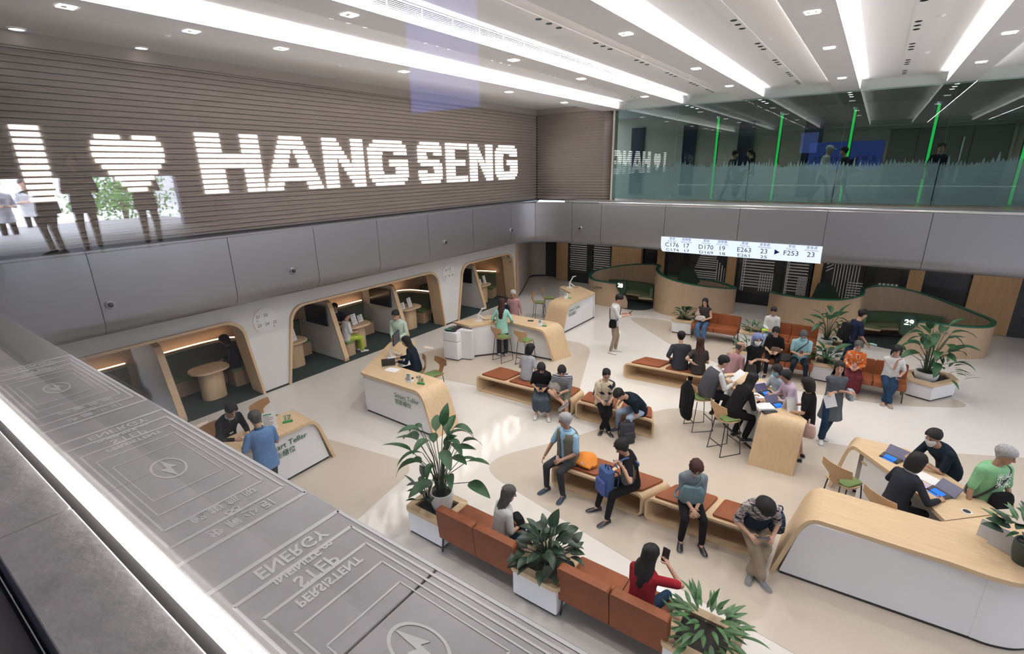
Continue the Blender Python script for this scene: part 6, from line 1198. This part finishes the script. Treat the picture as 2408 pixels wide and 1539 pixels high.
x, y = at(1437, 1000, .12); t = thing('water_bottle', 'small clear water bottle in the side of the dark backpack', 'bottle', (x+.06, y+.14, .0)); MB().loft([[(r*math.cos(2*PI*k/12), r*math.sin(2*PI*k/12), z) for k in range(12)] for r, z in ((.03, 0), (.032, .03), (.032, .15), (.013, .19), (.013, .21))]).obj('bottle', mat('clear_blue_plastic', (.25, .38, .55), .15), t, smooth='auto'); MB().tube([(0, 0, .21), (0, 0, .23)], .016, 10).obj('cap', M_PLASTICW, t)
# 12-15 third bench row
x, y = at(1342, 1088, S_B)
i12 = person('old white haired man in an olive vest over a sky blue shirt', x-.06, y+.02, -98, 'sit', S_B, lean=4, tw=-8, h=1.72, sex='m', head=(8, 62, 0), hair=('short', 'grey'), top=K_SKY, sleeve=.46, hem=-.05, bottom=K_CHAR, shoe=S_NAVY, feet=[(-.20, .40), (.14, .40)], hands=[(-.10, .30, .12), (.33, .22, -.02)], vest=K_OLIVE, vest_gap=13, collar=K_SKY, skin=SKIN2)
heldat(i12, i12['wr'][0]+Vector((.04, .08, .06)), 'ticket_slip', 'small pale slip in the old man’s hand', 'paper', lambda t: MB().box((0, 0, 0), (.05, .004, .09)).obj('slip', mat('pink_paper', (.70, .55, .52), .7), t))
x, y = at(1372, 1088, S_B); t = thing('tote_bag', 'bright orange cloth bag slumped on the bench beside the old man', 'bag', (x, y+.02, S_B), -.35)
K_ORANGE = cloth('cloth_orange', (.68, .24, .05)); n = 16; rr = []
for u, (wv, hv) in enumerate(((.03, .03), (.10, .08), (.17, .13), (.21, .16), (.205, .16), (.17, .12), (.09, .05))): rr.append([(-.24+.08*u+.012*math.sin(5*k+u), wv*math.cos(2*PI*k/n)*1.0, max(0.004, hv*.5+hv*.52*math.sin(2*PI*k/n)+.012*math.sin(3*k+u*2))) for k in range(n)])
MB().loft(rr).obj('body', K_ORANGE, t, smooth='auto'); MB().tube(spline([(-.18, .02, .06), (-.26, -.04, .09), (-.30, -.06, .05), (-.22, -.05, .03)], 5), .018, 6).obj('knot', cloth('cloth_orange_red', (.62, .13, .05)), t, smooth=True); text('lettering', 'PARKn', .055, M_PAPER, t, (.12, -.178, .11), M=frame((1, .05, .2), (-.15, .35, 1)))
x, y = at(1478, 1142, S_B)
i13 = person('woman in a black top with a blue backpack on her front', x+.02, y+.02, -124, 'sit', S_B, lean=12, tw=-26, h=1.66, head=(30, 4, 0), hair=('crop', 'black'), top=K_BLACK, sleeve=.36, hem=-.06, bottom=K_BLACK, shoe=S_BLACK, feet=[(-.16, .50), (.16, .48)], hands=[(-.16, .28, .42), (-.14, .36, .50)], fat=1.15, neckopen=.025)
hold(i13, 'lilac blue phone held up by the woman in black', mat('phone_lilac', (.16, .20, .45), .4), up=.02, pitch=1.2)
heldat(i13, i13['pel']+Vector((.06, .40, -.14)), 'backpack', 'blue backpack hanging over the knees of the woman in black', 'bag', backpack_b(cloth('cloth_blue_bag', (.055, .10, .24)), cloth('cloth_blue_bag2', (.07, .10, .27))), (0, 0, PI)); strap(i13, cloth('cloth_blue_strap', (.09, .17, .36)), 1, r=.02)
heldat(i13, i13['pel']+Vector((-.15, .16, .10)), 'sheet_bundle', 'grey patterned bag with a leather top on the bench beside the woman in black', 'bag', soft_bag(pattern('cloth_dark_speckle', [(.05, .05, .055), (.12, .12, .125)], 'noise', 60), .14, .20, .30, False, M_LEATHER))
x, y = at(1624, 1186, S_B)
i14 = person('woman in a grey blue top with a grey mask and clasped hands', x-.02, y, -64, 'sit', S_B, lean=10, fat=1.08, h=1.62, head=(30, 0, 0), hair=('crop', 'brown'), top=K_TEAL, sleeve=.5, hem=-.04, bottom=K_BLACK, shoe=S_BLACK, feet=[(-.13, .40), (.15, .36)], hands=[(-.02, .32, .05), (.03, .33, .07)], mask=M_MASKG)
heldat(i14, i14['pel']+Vector((.02, .20, .085)), 'tote_bag', 'teal grey tote bag on the lap of the woman with clasped hands', 'bag', soft_bag(cloth('cloth_teal_tote', (.13, .20, .24)), .34, .12, .26, False)); strap(i14, cloth('cloth_teal_tote', (.13, .20, .24)), 1, r=.014)
x, y = at(1770, 1240, S_B)
i15 = person('person in a camouflage tee bowing low over a phone', x-.02, y, -64, 'sit', S_B, lean=30, h=1.70, sex='m', head=(62, 0, 0), hair=('bob', 'black'), top=K_CAMO, sleeve=.48, hem=-.06, bottom=K_BEIGE, wide=.03, shoe=S_GREY, feet=[(.08, .44), (-.02, .52)], footdir=[-25, 25], hands=[(-.13, .40, .10), (.15, .40, .10)], fat=1.1)
hold(i15, 'dark blue phone held sideways by the person in camouflage', mat('phone_navy', (.03, .04, .12), .3), w=.16, h=.08, up=.02); heldat(i15, i15['pel']+Vector((.03, .22, .09)), 'crossbody_bag', 'black crossbody bag on the lap of the person in camouflage', 'bag', soft_bag(K_DNAVY, .30, .13, .22, False)); strap(i15, M_BLACK, -1, r=.014)
heldat(i15, i15['pel']+Vector((-.30, .02, -.08)), 'cloth_bag', 'navy flowered cloth bag on the bench beside the camouflage tee', 'bag', soft_bag(K_FLORALNAVY, .20, .24, .27))
# 16-17 near sofas
i16 = person('grey long haired woman in a white tee sitting on the near sofa', -3.36, 4.40, 62, 'sit', S_S-.03, lean=10, h=1.54, head=(14, 12, 0), hair=('long', 'darkgrey'), top=K_WHITE, sleeve=.5, hem=-.06, bottom=K_DJEANS, shoe=S_BLACK, feet=[(-.06, .40), (.12, .42)], hands=[(-.06, .26, .14), (.10, .26, .14)], glasses=True)
heldat(i16, i16['pel']+Vector((.04, .25, .09)), 'handbag', 'dark handbag on the knees of the grey haired woman', 'bag', soft_bag(K_BLACK, .24, .14, .16, False, M_LEATHER))
i17 = person('black long haired woman in a red top holding up a phone', -1.40, 4.38, 78, 'sit', S_S-.03, lean=8, h=1.56, head=(14, 18, 0), hair=('wide', 'black'), top=K_RED, sleeve=.46, hem=-.08, bottom=K_DJEANS, shoe=S_BLACK, feet=[(-.02, .42), (.14, .40)], hands=[(-.02, .26, .16), (.17, .24, .50)])
hold(i17, 'dark phone raised by the woman in red', hand=1, up=.09, pitch=1.35, w=.085, h=.17)
# 18-20 couple and man on the far bench
x, y = at(1597, 868, S_B)
i18 = person('man in a charcoal tee seen from behind beside the long haired woman', x, y+.05, 118, 'sit', S_B, lean=14, h=1.72, sex='m', head=(10, 12, 0), hair=('short', 'black'), top=K_CHAR, sleeve=.5, hem=-.10, bottom=K_CHAR, shoe=S_BLACK, hands=[(-.22, .18, .10), (.16, .28, .10)], fat=1.12)
x, y = at(1640, 877, S_B)
i19 = person('woman with long reddish brown hair seen from behind', x, y+.02, 108, 'sit', S_B, lean=6, h=1.62, head=(10, -8, 0), hair=('long', 'brown'), top=K_BROWNT, sleeve=.34, hem=-.10, bottom=K_BROWNT, bkind='skirt', shoe=S_BLACK, hands=[(-.10, -.10, .16), (.10, .26, .12)])
x, y = at(1715, 892, S_B)
i20 = person('balding man in a dusty pink shirt sitting at the end of the bench', x, y+.06, 62, 'sit', S_B, lean=14, h=1.70, sex='m', head=(12, 22, 0), hair=('bald', 'darkgrey'), top=K_PINK, sleeve=.5, bottom=K_BLACK, shoe=S_BLACK, skin=SKIN2, hands=[(-.10, .28, .12), (.12, .28, .12)])
# 21 scarf woman standing
x, y = at(1779, 800, 1.50)
i21 = person('woman in a black coat, blue scarf and white mask with crossed arms', x, y, -62, 'stand', h=1.63, lean=2, head=(10, 0, 0), hair=None, top=K_BLACK, sleeve=.55, hem=-.52, bottom=K_GREYT, shoe=S_BLACK, mask=M_MASKW, hands=[(.11, .24, .20), (-.10, .22, .24)], collar=cloth('cloth_scarf_blue', (.16, .20, .34)))
sc_ = shell([(r[0], r[1]+.012, r[2]+.012, r[3], r[4]) for r in hair_rings('bob')], .014).obj('headscarf', cloth('cloth_scarf', (.13, .16, .30)), i21['o'], smooth=True, fix=False); sc_.matrix_basis = Matrix.Translation(i21['hc']) @ i21['HM'].to_4x4()
heldat(i21, i21['pel']+Vector((.10, .20, -.22)), 'folded_coat', 'dark olive coat folded over the arm of the scarf woman', 'coat', soft_bag(cloth('cloth_dark_olive', (.03, .03, .028)), .22, .12, .34, False))
# 22-23 sofa behind
i22 = person('woman in a dark embroidered tee on the sofa behind the scarf woman', -1.46, 13.72, -84, 'sit', S_S, lean=10, h=1.60, head=(26, 6, 0), hair=('crop', 'black'), top=K_BLACK, sleeve=.5, bottom=K_BLACK, shoe=S_BLACK, fat=1.12)
heldat(i22, i22['pel']+Vector((-.05, .22, .09)), 'handbag', 'brown bag on the lap of the woman in the embroidered tee', 'bag', soft_bag(cloth('cloth_brown_bag', (.10, .065, .045)), .24, .12, .14, False))
i23 = person('man in a pale aqua polo with a pale mask looking at his phone', -.86, 13.72, -82, 'sit', S_S, lean=10, h=1.68, sex='m', head=(36, 4, 0), hair=('short', 'darkgrey'), top=K_AQUA, sleeve=.42, bottom=K_DNAVY, shoe=S_BLACK, feet=[(-.17, .34), (.17, .34)], hands=[(-.05, .30, .20), (.06, .30, .18)], mask=M_MASKB, fat=1.05, collar=K_AQUA); strap(i23, M_BLACK, 1, r=.014)
hold(i23, 'brown cased phone in the hands of the man in aqua', mat('phone_brown', (.10, .05, .035), .5), up=.06, pitch=1.1)
t = thing('shoulder_bag', 'soft dark bag on the sofa beside the man in aqua', 'bag', (-1.16, 13.55, S_S), .2); soft_bag(cloth('cloth_dark_bag', (.03, .03, .03)), .28, .22, .16, False)(t)
# 24-25 far sofas
i24 = person('person in a white shirt jacket with a lime folder on the far sofa', -1.80, 15.6, -86, 'sit', S_S, lean=8, h=1.62, head=(22, 0, 0), hair=('tied', 'black'), top=K_WHITE, sleeve=.92, bottom=K_LJEANS, shoe=S_WHITE, collar=K_PALE, hands=[(-.06, .28, .14), (.06, .28, .13)])
heldat(i24, i24['pel']+Vector((.08, .26, .085)), 'folder', 'bright lime green folder on the lap of the person in white', 'folder', lambda t: MB().rbox((0, 0, .015), (.28, .16, .03), .01).obj('folder', mat('lime_plastic', (.42, .72, .04), .4), t))
i25 = person('young woman in jeans with long hair holding a phone on the far left sofa', -3.68, 15.58, -92, 'sit', S_S, lean=6, h=1.63, head=(20, 0, 0), hair=('long', 'black'), top=K_BROWNT, sleeve=0, bottom=K_JEANS, wide=.03, shoe=S_WHITE, feet=[(-.16, .46), (-.02, .44)], hands=[(-.10, .26, .14), (.14, .26, .28)])
hold(i25, 'pale cased phone held by the young woman in jeans', mat('phone_pale', (.5, .5, .48), .4), hand=1, up=.07, pitch=1.2); heldat(i25, i25['pel']+Vector((.06, .20, .085)), 'handbag', 'white handbag on the lap of the young woman in jeans', 'bag', soft_bag(mat('white_leather', (.62, .58, .56), .4), .30, .12, .14, False))
# 26 walking man
x, y = at(2016, 742, 1.58)
i26 = person('man walking right with a large black backpack', x-.05, y, 28, 'stand', h=1.72, sex='m', lean=12, head=(16, 0, 0), hair=('short', 'black'), top=K_NAVY, sleeve=.45, hem=-.14, bottom=K_DJEANS, wide=.01, shoe=S_BLACK, feet=[(-.10, .24), (.10, -.26, .11)], hands=[(-.22, .30, .02), (.24, .28, -.02)])
heldat(i26, i26['p1']+Vector((0, -.20, -.20)), 'backpack', 'large black backpack on the walking man', 'bag', backpack_b(K_BLACK), (-.12, 0, 0)); strap(i26, M_BLACK, 1, r=.014)
heldat(i26, i26['wr'][1]+Vector((0, .14, -.01)), 'bottle', 'plastic bottle with a green cap in the walking man’s hand', 'bottle', lambda t: (MB().tube([(0, 0, -.08), (0, 0, .06), (0, 0, .09)], [.03, .03, .014], 12).obj('bottle', mat('pale_bottle', (.35, .5, .45), .2), t, smooth='auto'), MB().tube([(0, 0, .09), (0, 0, .12)], .016, 10).obj('cap', mat('green_cap', (.03, .35, .12), .4), t)), (1.3, 0, 0))
# 27-28 right sofa
i27 = person('woman in an orange patterned jacket and maroon skirt with a pink phone', .28, 13.52, -88, 'sit', S_S, lean=8, h=1.60, head=(20, -4, 0), hair=('crop', 'darkgrey'), top=K_FLOWER, sleeve=.92, hem=-.10, bottom=K_MAROON, bkind='skirt', blen=.92, shoe=S_TAN, hands=[(-.06, .28, .15), (.07, .28, .14)])
hold(i27, 'pink phone held by the woman in orange', mat('phone_pink', (.55, .28, .28), .4), up=.06, pitch=1.0)
i28 = person('woman in a white blouse with one hand at her chin on the right sofa', .98, 13.50, -86, 'sit', S_S, lean=6, h=1.62, head=(18, -10, 0), hair=('bob', 'black'), top=K_WHITE, sleeve=.46, hem=-.05, bottom=K_DJEANS, wide=.03, shoe=S_TAN, feet=[(.06, .42), (-.02, .48)], footdir=[-15, 15], hands=[(-.14, .26, .12), (-.04, .24, .46)])
hold(i28, 'dark blue phone on the knee of the woman in the white blouse', mat('phone_navy', (.03, .04, .12), .3), hand=0, up=.02)
# 29 grey dress
x, y = at(1940, 1036, 0)
i29 = person('long haired woman in a grey dress standing with crossed arms', x, y, -70, 'stand', h=1.63, lean=0, tw=6, head=(4, 14, 0), hair=('long', 'black'), top=K_GREYD, sleeve=.42, hem=-.40, bottom=K_DJEANS, wide=.02, shoe=S_WHITE, feet=[(.04, -.10), (.10, .08)], footdir=[20, -15], hands=[(.12, .22, .22), (-.14, .20, .26)])
heldat(i29, i29['wr'][0]+Vector((.02, .05, -.26)), 'paper_sheet', 'clear folder of papers held by the woman in the grey dress', 'paper', lambda t: MB().box((0, 0, .12), (.19, .008, .26), M=Matrix.Rotation(.35, 3, 'Y')).obj('sheet', M_PAPER, t)); heldat(i29, i29['pel']+Vector((-.26, .02, .05)), 'handbag', 'small checked bag under the arm of the woman in the grey dress', 'bag', soft_bag(K_CHECK, .12, .26, .18, False))
# 30-34 centre desk
i30 = person('teller in a dark waistcoat and white shirt at the centre desk', -2.14, 9.80, 42, 'sit', S_ST, lean=24, h=1.72, sex='m', head=(20, 6, 0), hair=('short', 'black'), top=K_WHITE, sleeve=.95, bottom=K_SUIT, shoe=S_BLACK, feet=[(-.12, .28, .30), (.12, .28, .30)], hands=[(-.10, .50, .26), (.16, .46, .20)], vest=cloth('cloth_waistcoat', (.06, .06, .07)), vest_gap=16, collar=K_WHITE)
heldat(i30, (i30['wr'][0]+i30['wr'][1])/2+Vector((0, .14, .09)), 'paper_sheet', 'white sheet lifted by the waistcoat teller', 'paper', lambda t: MB().box((0, 0, 0), (.21, .004, .29), M=Matrix.Rotation(-.9, 3, 'X')).obj('sheet', M_PAPER, t))
i31 = person('long haired teller in a black coat bending over the centre desk', -1.50, 9.22, 52, 'sit', S_ST, lean=30, h=1.68, head=(24, 4, 0), hair=('wide', 'black'), top=K_BLACK, sleeve=.97, hem=-.16, bottom=K_BLACK, wide=.01, shoe=S_BLACK, feet=[(-.12, .22, .26), (.12, .24, .26)], hands=[(-.08, .46, .20), (.16, .44, .18)])
x, y = at(1840, 873, 1.36); i32 = person('short dark haired woman in a white tee with a blue mask', x, y, -128, 'stand', h=1.50, lean=10, head=(20, 0, 0), hair=('bob', 'black'), top=K_PALE, sleeve=.45, bottom=K_CHAR, shoe=S_BLACK, mask=M_MASKB, hands=[(-.12, .30, .16), (.12, .30, .16)])
x, y = at(1871, 888, 1.40); i33 = person('short haired woman in a lilac shirt leaning on the centre desk', x, y, -148, 'stand', h=1.53, lean=14, head=(16, 4, 0), hair=('crop', 'black'), top=K_LILAC, sleeve=.8, bottom=K_CHAR, shoe=S_BLACK, hands=[(-.10, .36, .16), (.14, .34, .14)], collar=K_LILAC)
x, y = at(1880, 1088, 0); i34 = person('woman with a black bob and black tee standing right of the centre desk', x+.0, y+.10, 172, 'stand', h=1.58, lean=6, head=(10, 6, 0), hair=('bob', 'black'), top=K_BLACK, sleeve=.40, hem=-.14, bottom=K_GREYT, blen=.46, shoe=S_BLACK, hands=[(-.16, .26, .10), (.12, .28, .14)], neckopen=.03)
heldat(i34, i34['pel']+Vector((-.28, -.08, -.22)), 'handbag', 'pale pink handbag hanging behind the woman with the black bob', 'bag', soft_bag(mat('pink_leather', (.52, .36, .34), .5), .12, .26, .24))
# 35-37 reception
i35 = person('woman in a dark cardigan sitting at the reception arm', .90, 7.56, 46, 'sit', S_ST, lean=16, h=1.62, head=(14, 6, 0), hair=('bob', 'black'), top=K_DCHAR, sleeve=.95, hem=-.04, bottom=K_BLACK, shoe=S_BLACK, feet=[(-.12, .26, .30), (.12, .26, .30)], hands=[(-.22, .40, .18), (.26, .38, .18)], collar=K_WHITE)
i36 = person('man in a dark navy tee and white mask leaning on the counter', 1.56, 8.80, 218, 'stand', h=1.66, sex='m', lean=36, head=(16, -6, 0), hair=('short', 'black'), top=K_DNAVY, sleeve=.45, hem=-.10, bottom=K_DJEANS, shoe=S_BLACK, mask=M_MASKW, hands=[(-.06, .50, .16), (.10, .56, .20)])
x, y = at(2344, 1066, 1.58); i37 = person('white haired man in a green tee with a black waist bag', x, y, -52, 'stand', h=1.70, sex='m', lean=4, head=(14, -34, 0), hair=('short', 'grey'), top=K_GREEN, sleeve=.48, hem=-.16, bottom=K_JEANS, shoe=S_BLACK, fat=1.12, skin=SKIN2, hands=[(-.20, .20, -.02), (.30, .10, -.06)]); strap(i37, M_BLACK, 1, r=.016)
text('chest_print', '米米\n米米', .10, M_PAPER, i37['o'], i37['p1']+Vector((0, .168, .14)), M=frame((1, 0, 0), (0, -.12, 1)))
heldat(i37, i37['pel']+Vector((-.04, .19, -.02)), 'waist_bag', 'black waist bag in front of the man in green', 'bag', soft_bag(K_BLACK, .30, .12, .20, False))
# 38-40 pods
x = -12.75
i38 = person('man in a dark suit and lanyard sitting at the pod table', -12.95, 8.92, -28, 'sit', .48, lean=8, h=1.70, sex='m', head=(18, 0, 0), hair=('short', 'black'), top=K_SUIT, sleeve=.97, bottom=K_SUIT, shoe=S_BLACK, hands=[(-.10, .32, .24), (.10, .34, .24)], collar=K_WHITE); lanyard(i38)
i39 = person('visitor in lime trousers and white shoes inside the second pod', -11.95, 8.52, 80, 'sit', .46, lean=4, h=1.60, head=(12, 20, 0), hair=('short', 'black'), top=K_WHITE, sleeve=.5, bottom=K_LIME, wide=.02, shoe=S_WHITE, hands=[(-.08, .26, .12), (.10, .26, .12)])
t = thing('pod_stool', 'small wooden seat under the visitor in lime trousers', 'stool', (-11.95, 8.52, .012)); MB().rbox((0, 0, .19), (.36, .3, .38), .06).obj('base', M_PODWOOD, t); MB().rbox((0, 0, .415), (.4, .32, .07), .06).obj('seat', M_GREENPAD, t)
i40 = person('dim figure in dark clothes sitting in the nearest pod', -12.6, 5.62, 238, 'sit', .48, lean=10, h=1.66, head=(16, 0, 0), hair=('bob', 'black'), top=K_SUIT, sleeve=.95, bottom=K_SUIT, shoe=S_BLACK)
t = thing('pod_stool', 'small wooden seat under the dim figure in the nearest pod', 'stool', (-12.6, 5.62, .012)); MB().rbox((0, 0, .2), (.4, .34, .4), .06).obj('base', M_PODWOOD, t); MB().rbox((0, 0, .435), (.44, .36, .07), .06).obj('seat', M_GREENPAD, t)
# corridor walkers behind the glass
for k, (px, ang, tp, bt, lab, hr, ar) in enumerate(((-4.15, 10, K_CHAR, K_BLACK, 'person in grey walking behind the glass, leftmost', ('short', 'black'), None), (-3.5, 190, K_BLACK, K_GREYT, 'person in a pale skirt walking behind the glass, second', ('tied', 'black'), [(-.2, .1, .0), (.42, .22, .16)]), (-1.42, 10, K_GREYT, K_CHAR, 'person in a white cap walking behind the glass', ('short', 'grey'), None), (-.85, 185, K_CHAR, K_CHAR, 'person with a backpack walking behind the glass', ('short', 'black'), None), (1.32, -80, K_DCHAR, K_BLACK, 'person standing behind the glass near the corridor door', ('short', 'black'), None))):
    ii = person(lab, px, 19.0, ang, 'stand', z=3.98, h=1.62+.03*(k % 3), lean=5, head=(10, 0, 0), hair=hr, top=tp, sleeve=.6, bottom=bt, bkind='skirt' if k == 1 else 'trousers', shoe=S_BLACK, feet=[(-.10, .26), (.10, -.24, .10)] if k < 4 else None, hands=ar, detail=False, voxel=.018)
    if k == 2: hr_ = [(.136, .006, .006, -.01, 0), (.128, .045, .055, -.01, 0), (.10, .082, .10, -.012, 0), (.05, .086, .108, -.012, 0)]; cc = shell(hr_, .012).obj('cap', K_WHITE, ii['o'], smooth=True, fix=False); cc.matrix_basis = Matrix.Translation(ii['hc']) @ ii['HM'].to_4x4(); br = MB().prism([(-.075, .07), (-.05, .17), (.05, .17), (.075, .07)], .045, .057).obj('cap_brim', K_WHITE, ii['o']); br.matrix_basis = cc.matrix_basis.copy()
    if k == 3: heldat(ii, ii['p1']+Vector((0, -.2, -.2)), 'backpack', 'dark backpack on the walker behind the glass', 'bag', backpack_b(K_NAVY))
# black jacket hung on the waistcoat teller's stool
t = thing('jacket', 'black jacket hanging over the back of the waistcoat teller’s stool', 'jacket', (-2.40, 9.56, .26), math.radians(42)-PI/2); rr = []
for z, w, d in ((0, .16, .07), (.08, .21, .09), (.30, .20, .085), (.50, .22, .08), (.62, .24, .07), (.74, .12, .05), (.80, .05, .03)): rr.append([(w*math.cos(2*PI*k/14)*(1+.08*math.sin(3*k+z*9)), -.03+d*math.sin(2*PI*k/14), z) for k in range(14)])
MB().loft(rr).obj('body', K_BLACK, t, smooth='auto')
for s in (-1, 1): MB().limb((s*.20, -.03, .58), (s*.19, -.05, .12), .05, .04).obj('sleeve', K_BLACK, t, smooth=True)

# mirrored bystanders on the walkway behind the glass
for x, y, a, lab, tp, hr in ((-12.0, -2.42, 20, 'dark standing figure mirrored beside the heart', K_BLACK, ('short', 'black')), (-12.2, -1.95, 60, 'dark figure mirrored under the letter I', K_CHAR, ('short', 'black')), (-11.6, -3.28, 10, 'dark figure mirrored below the heart', K_BROWNT, ('tied', 'black')), (-17.5, -2.3, 0, 'person in a white shirt mirrored at the far left', K_WHITE, ('short', 'black')), (-19.5, -3.2, 0, 'second person in white mirrored at the far left', K_WHITE, ('short', 'black'))):
    person(lab, x, y, a, 'stand', z=3.8 if x > -16 else 3.36, h=1.72, sex='m', lean=4, head=(10, 0, 0), hair=hr, top=tp, sleeve=.6, hem=-.2, bottom=K_BLACK, bkind='trousers', shoe=S_BLACK, hands=[(-.1, .25, .2), (.12, .25, .2)], detail=False, voxel=.018)
apply_remesh()
# ---- lettering becomes plain meshes
def bake_text():
    fonts = [o for o in C.objects if o.type == 'FONT']; bpy.context.view_layer.update(); dg = bpy.context.evaluated_depsgraph_get()
    for o in fonts:
        me = bpy.data.meshes.new_from_object(o.evaluated_get(dg)); nm = o.name; par = o.parent; M = o.matrix_basis.copy(); ms = list(o.data.materials); bpy.data.objects.remove(o)
        if not me.materials:
            for m in ms: me.materials.append(m)
        n = link(nm, me, par); n.matrix_basis = M
bake_text()
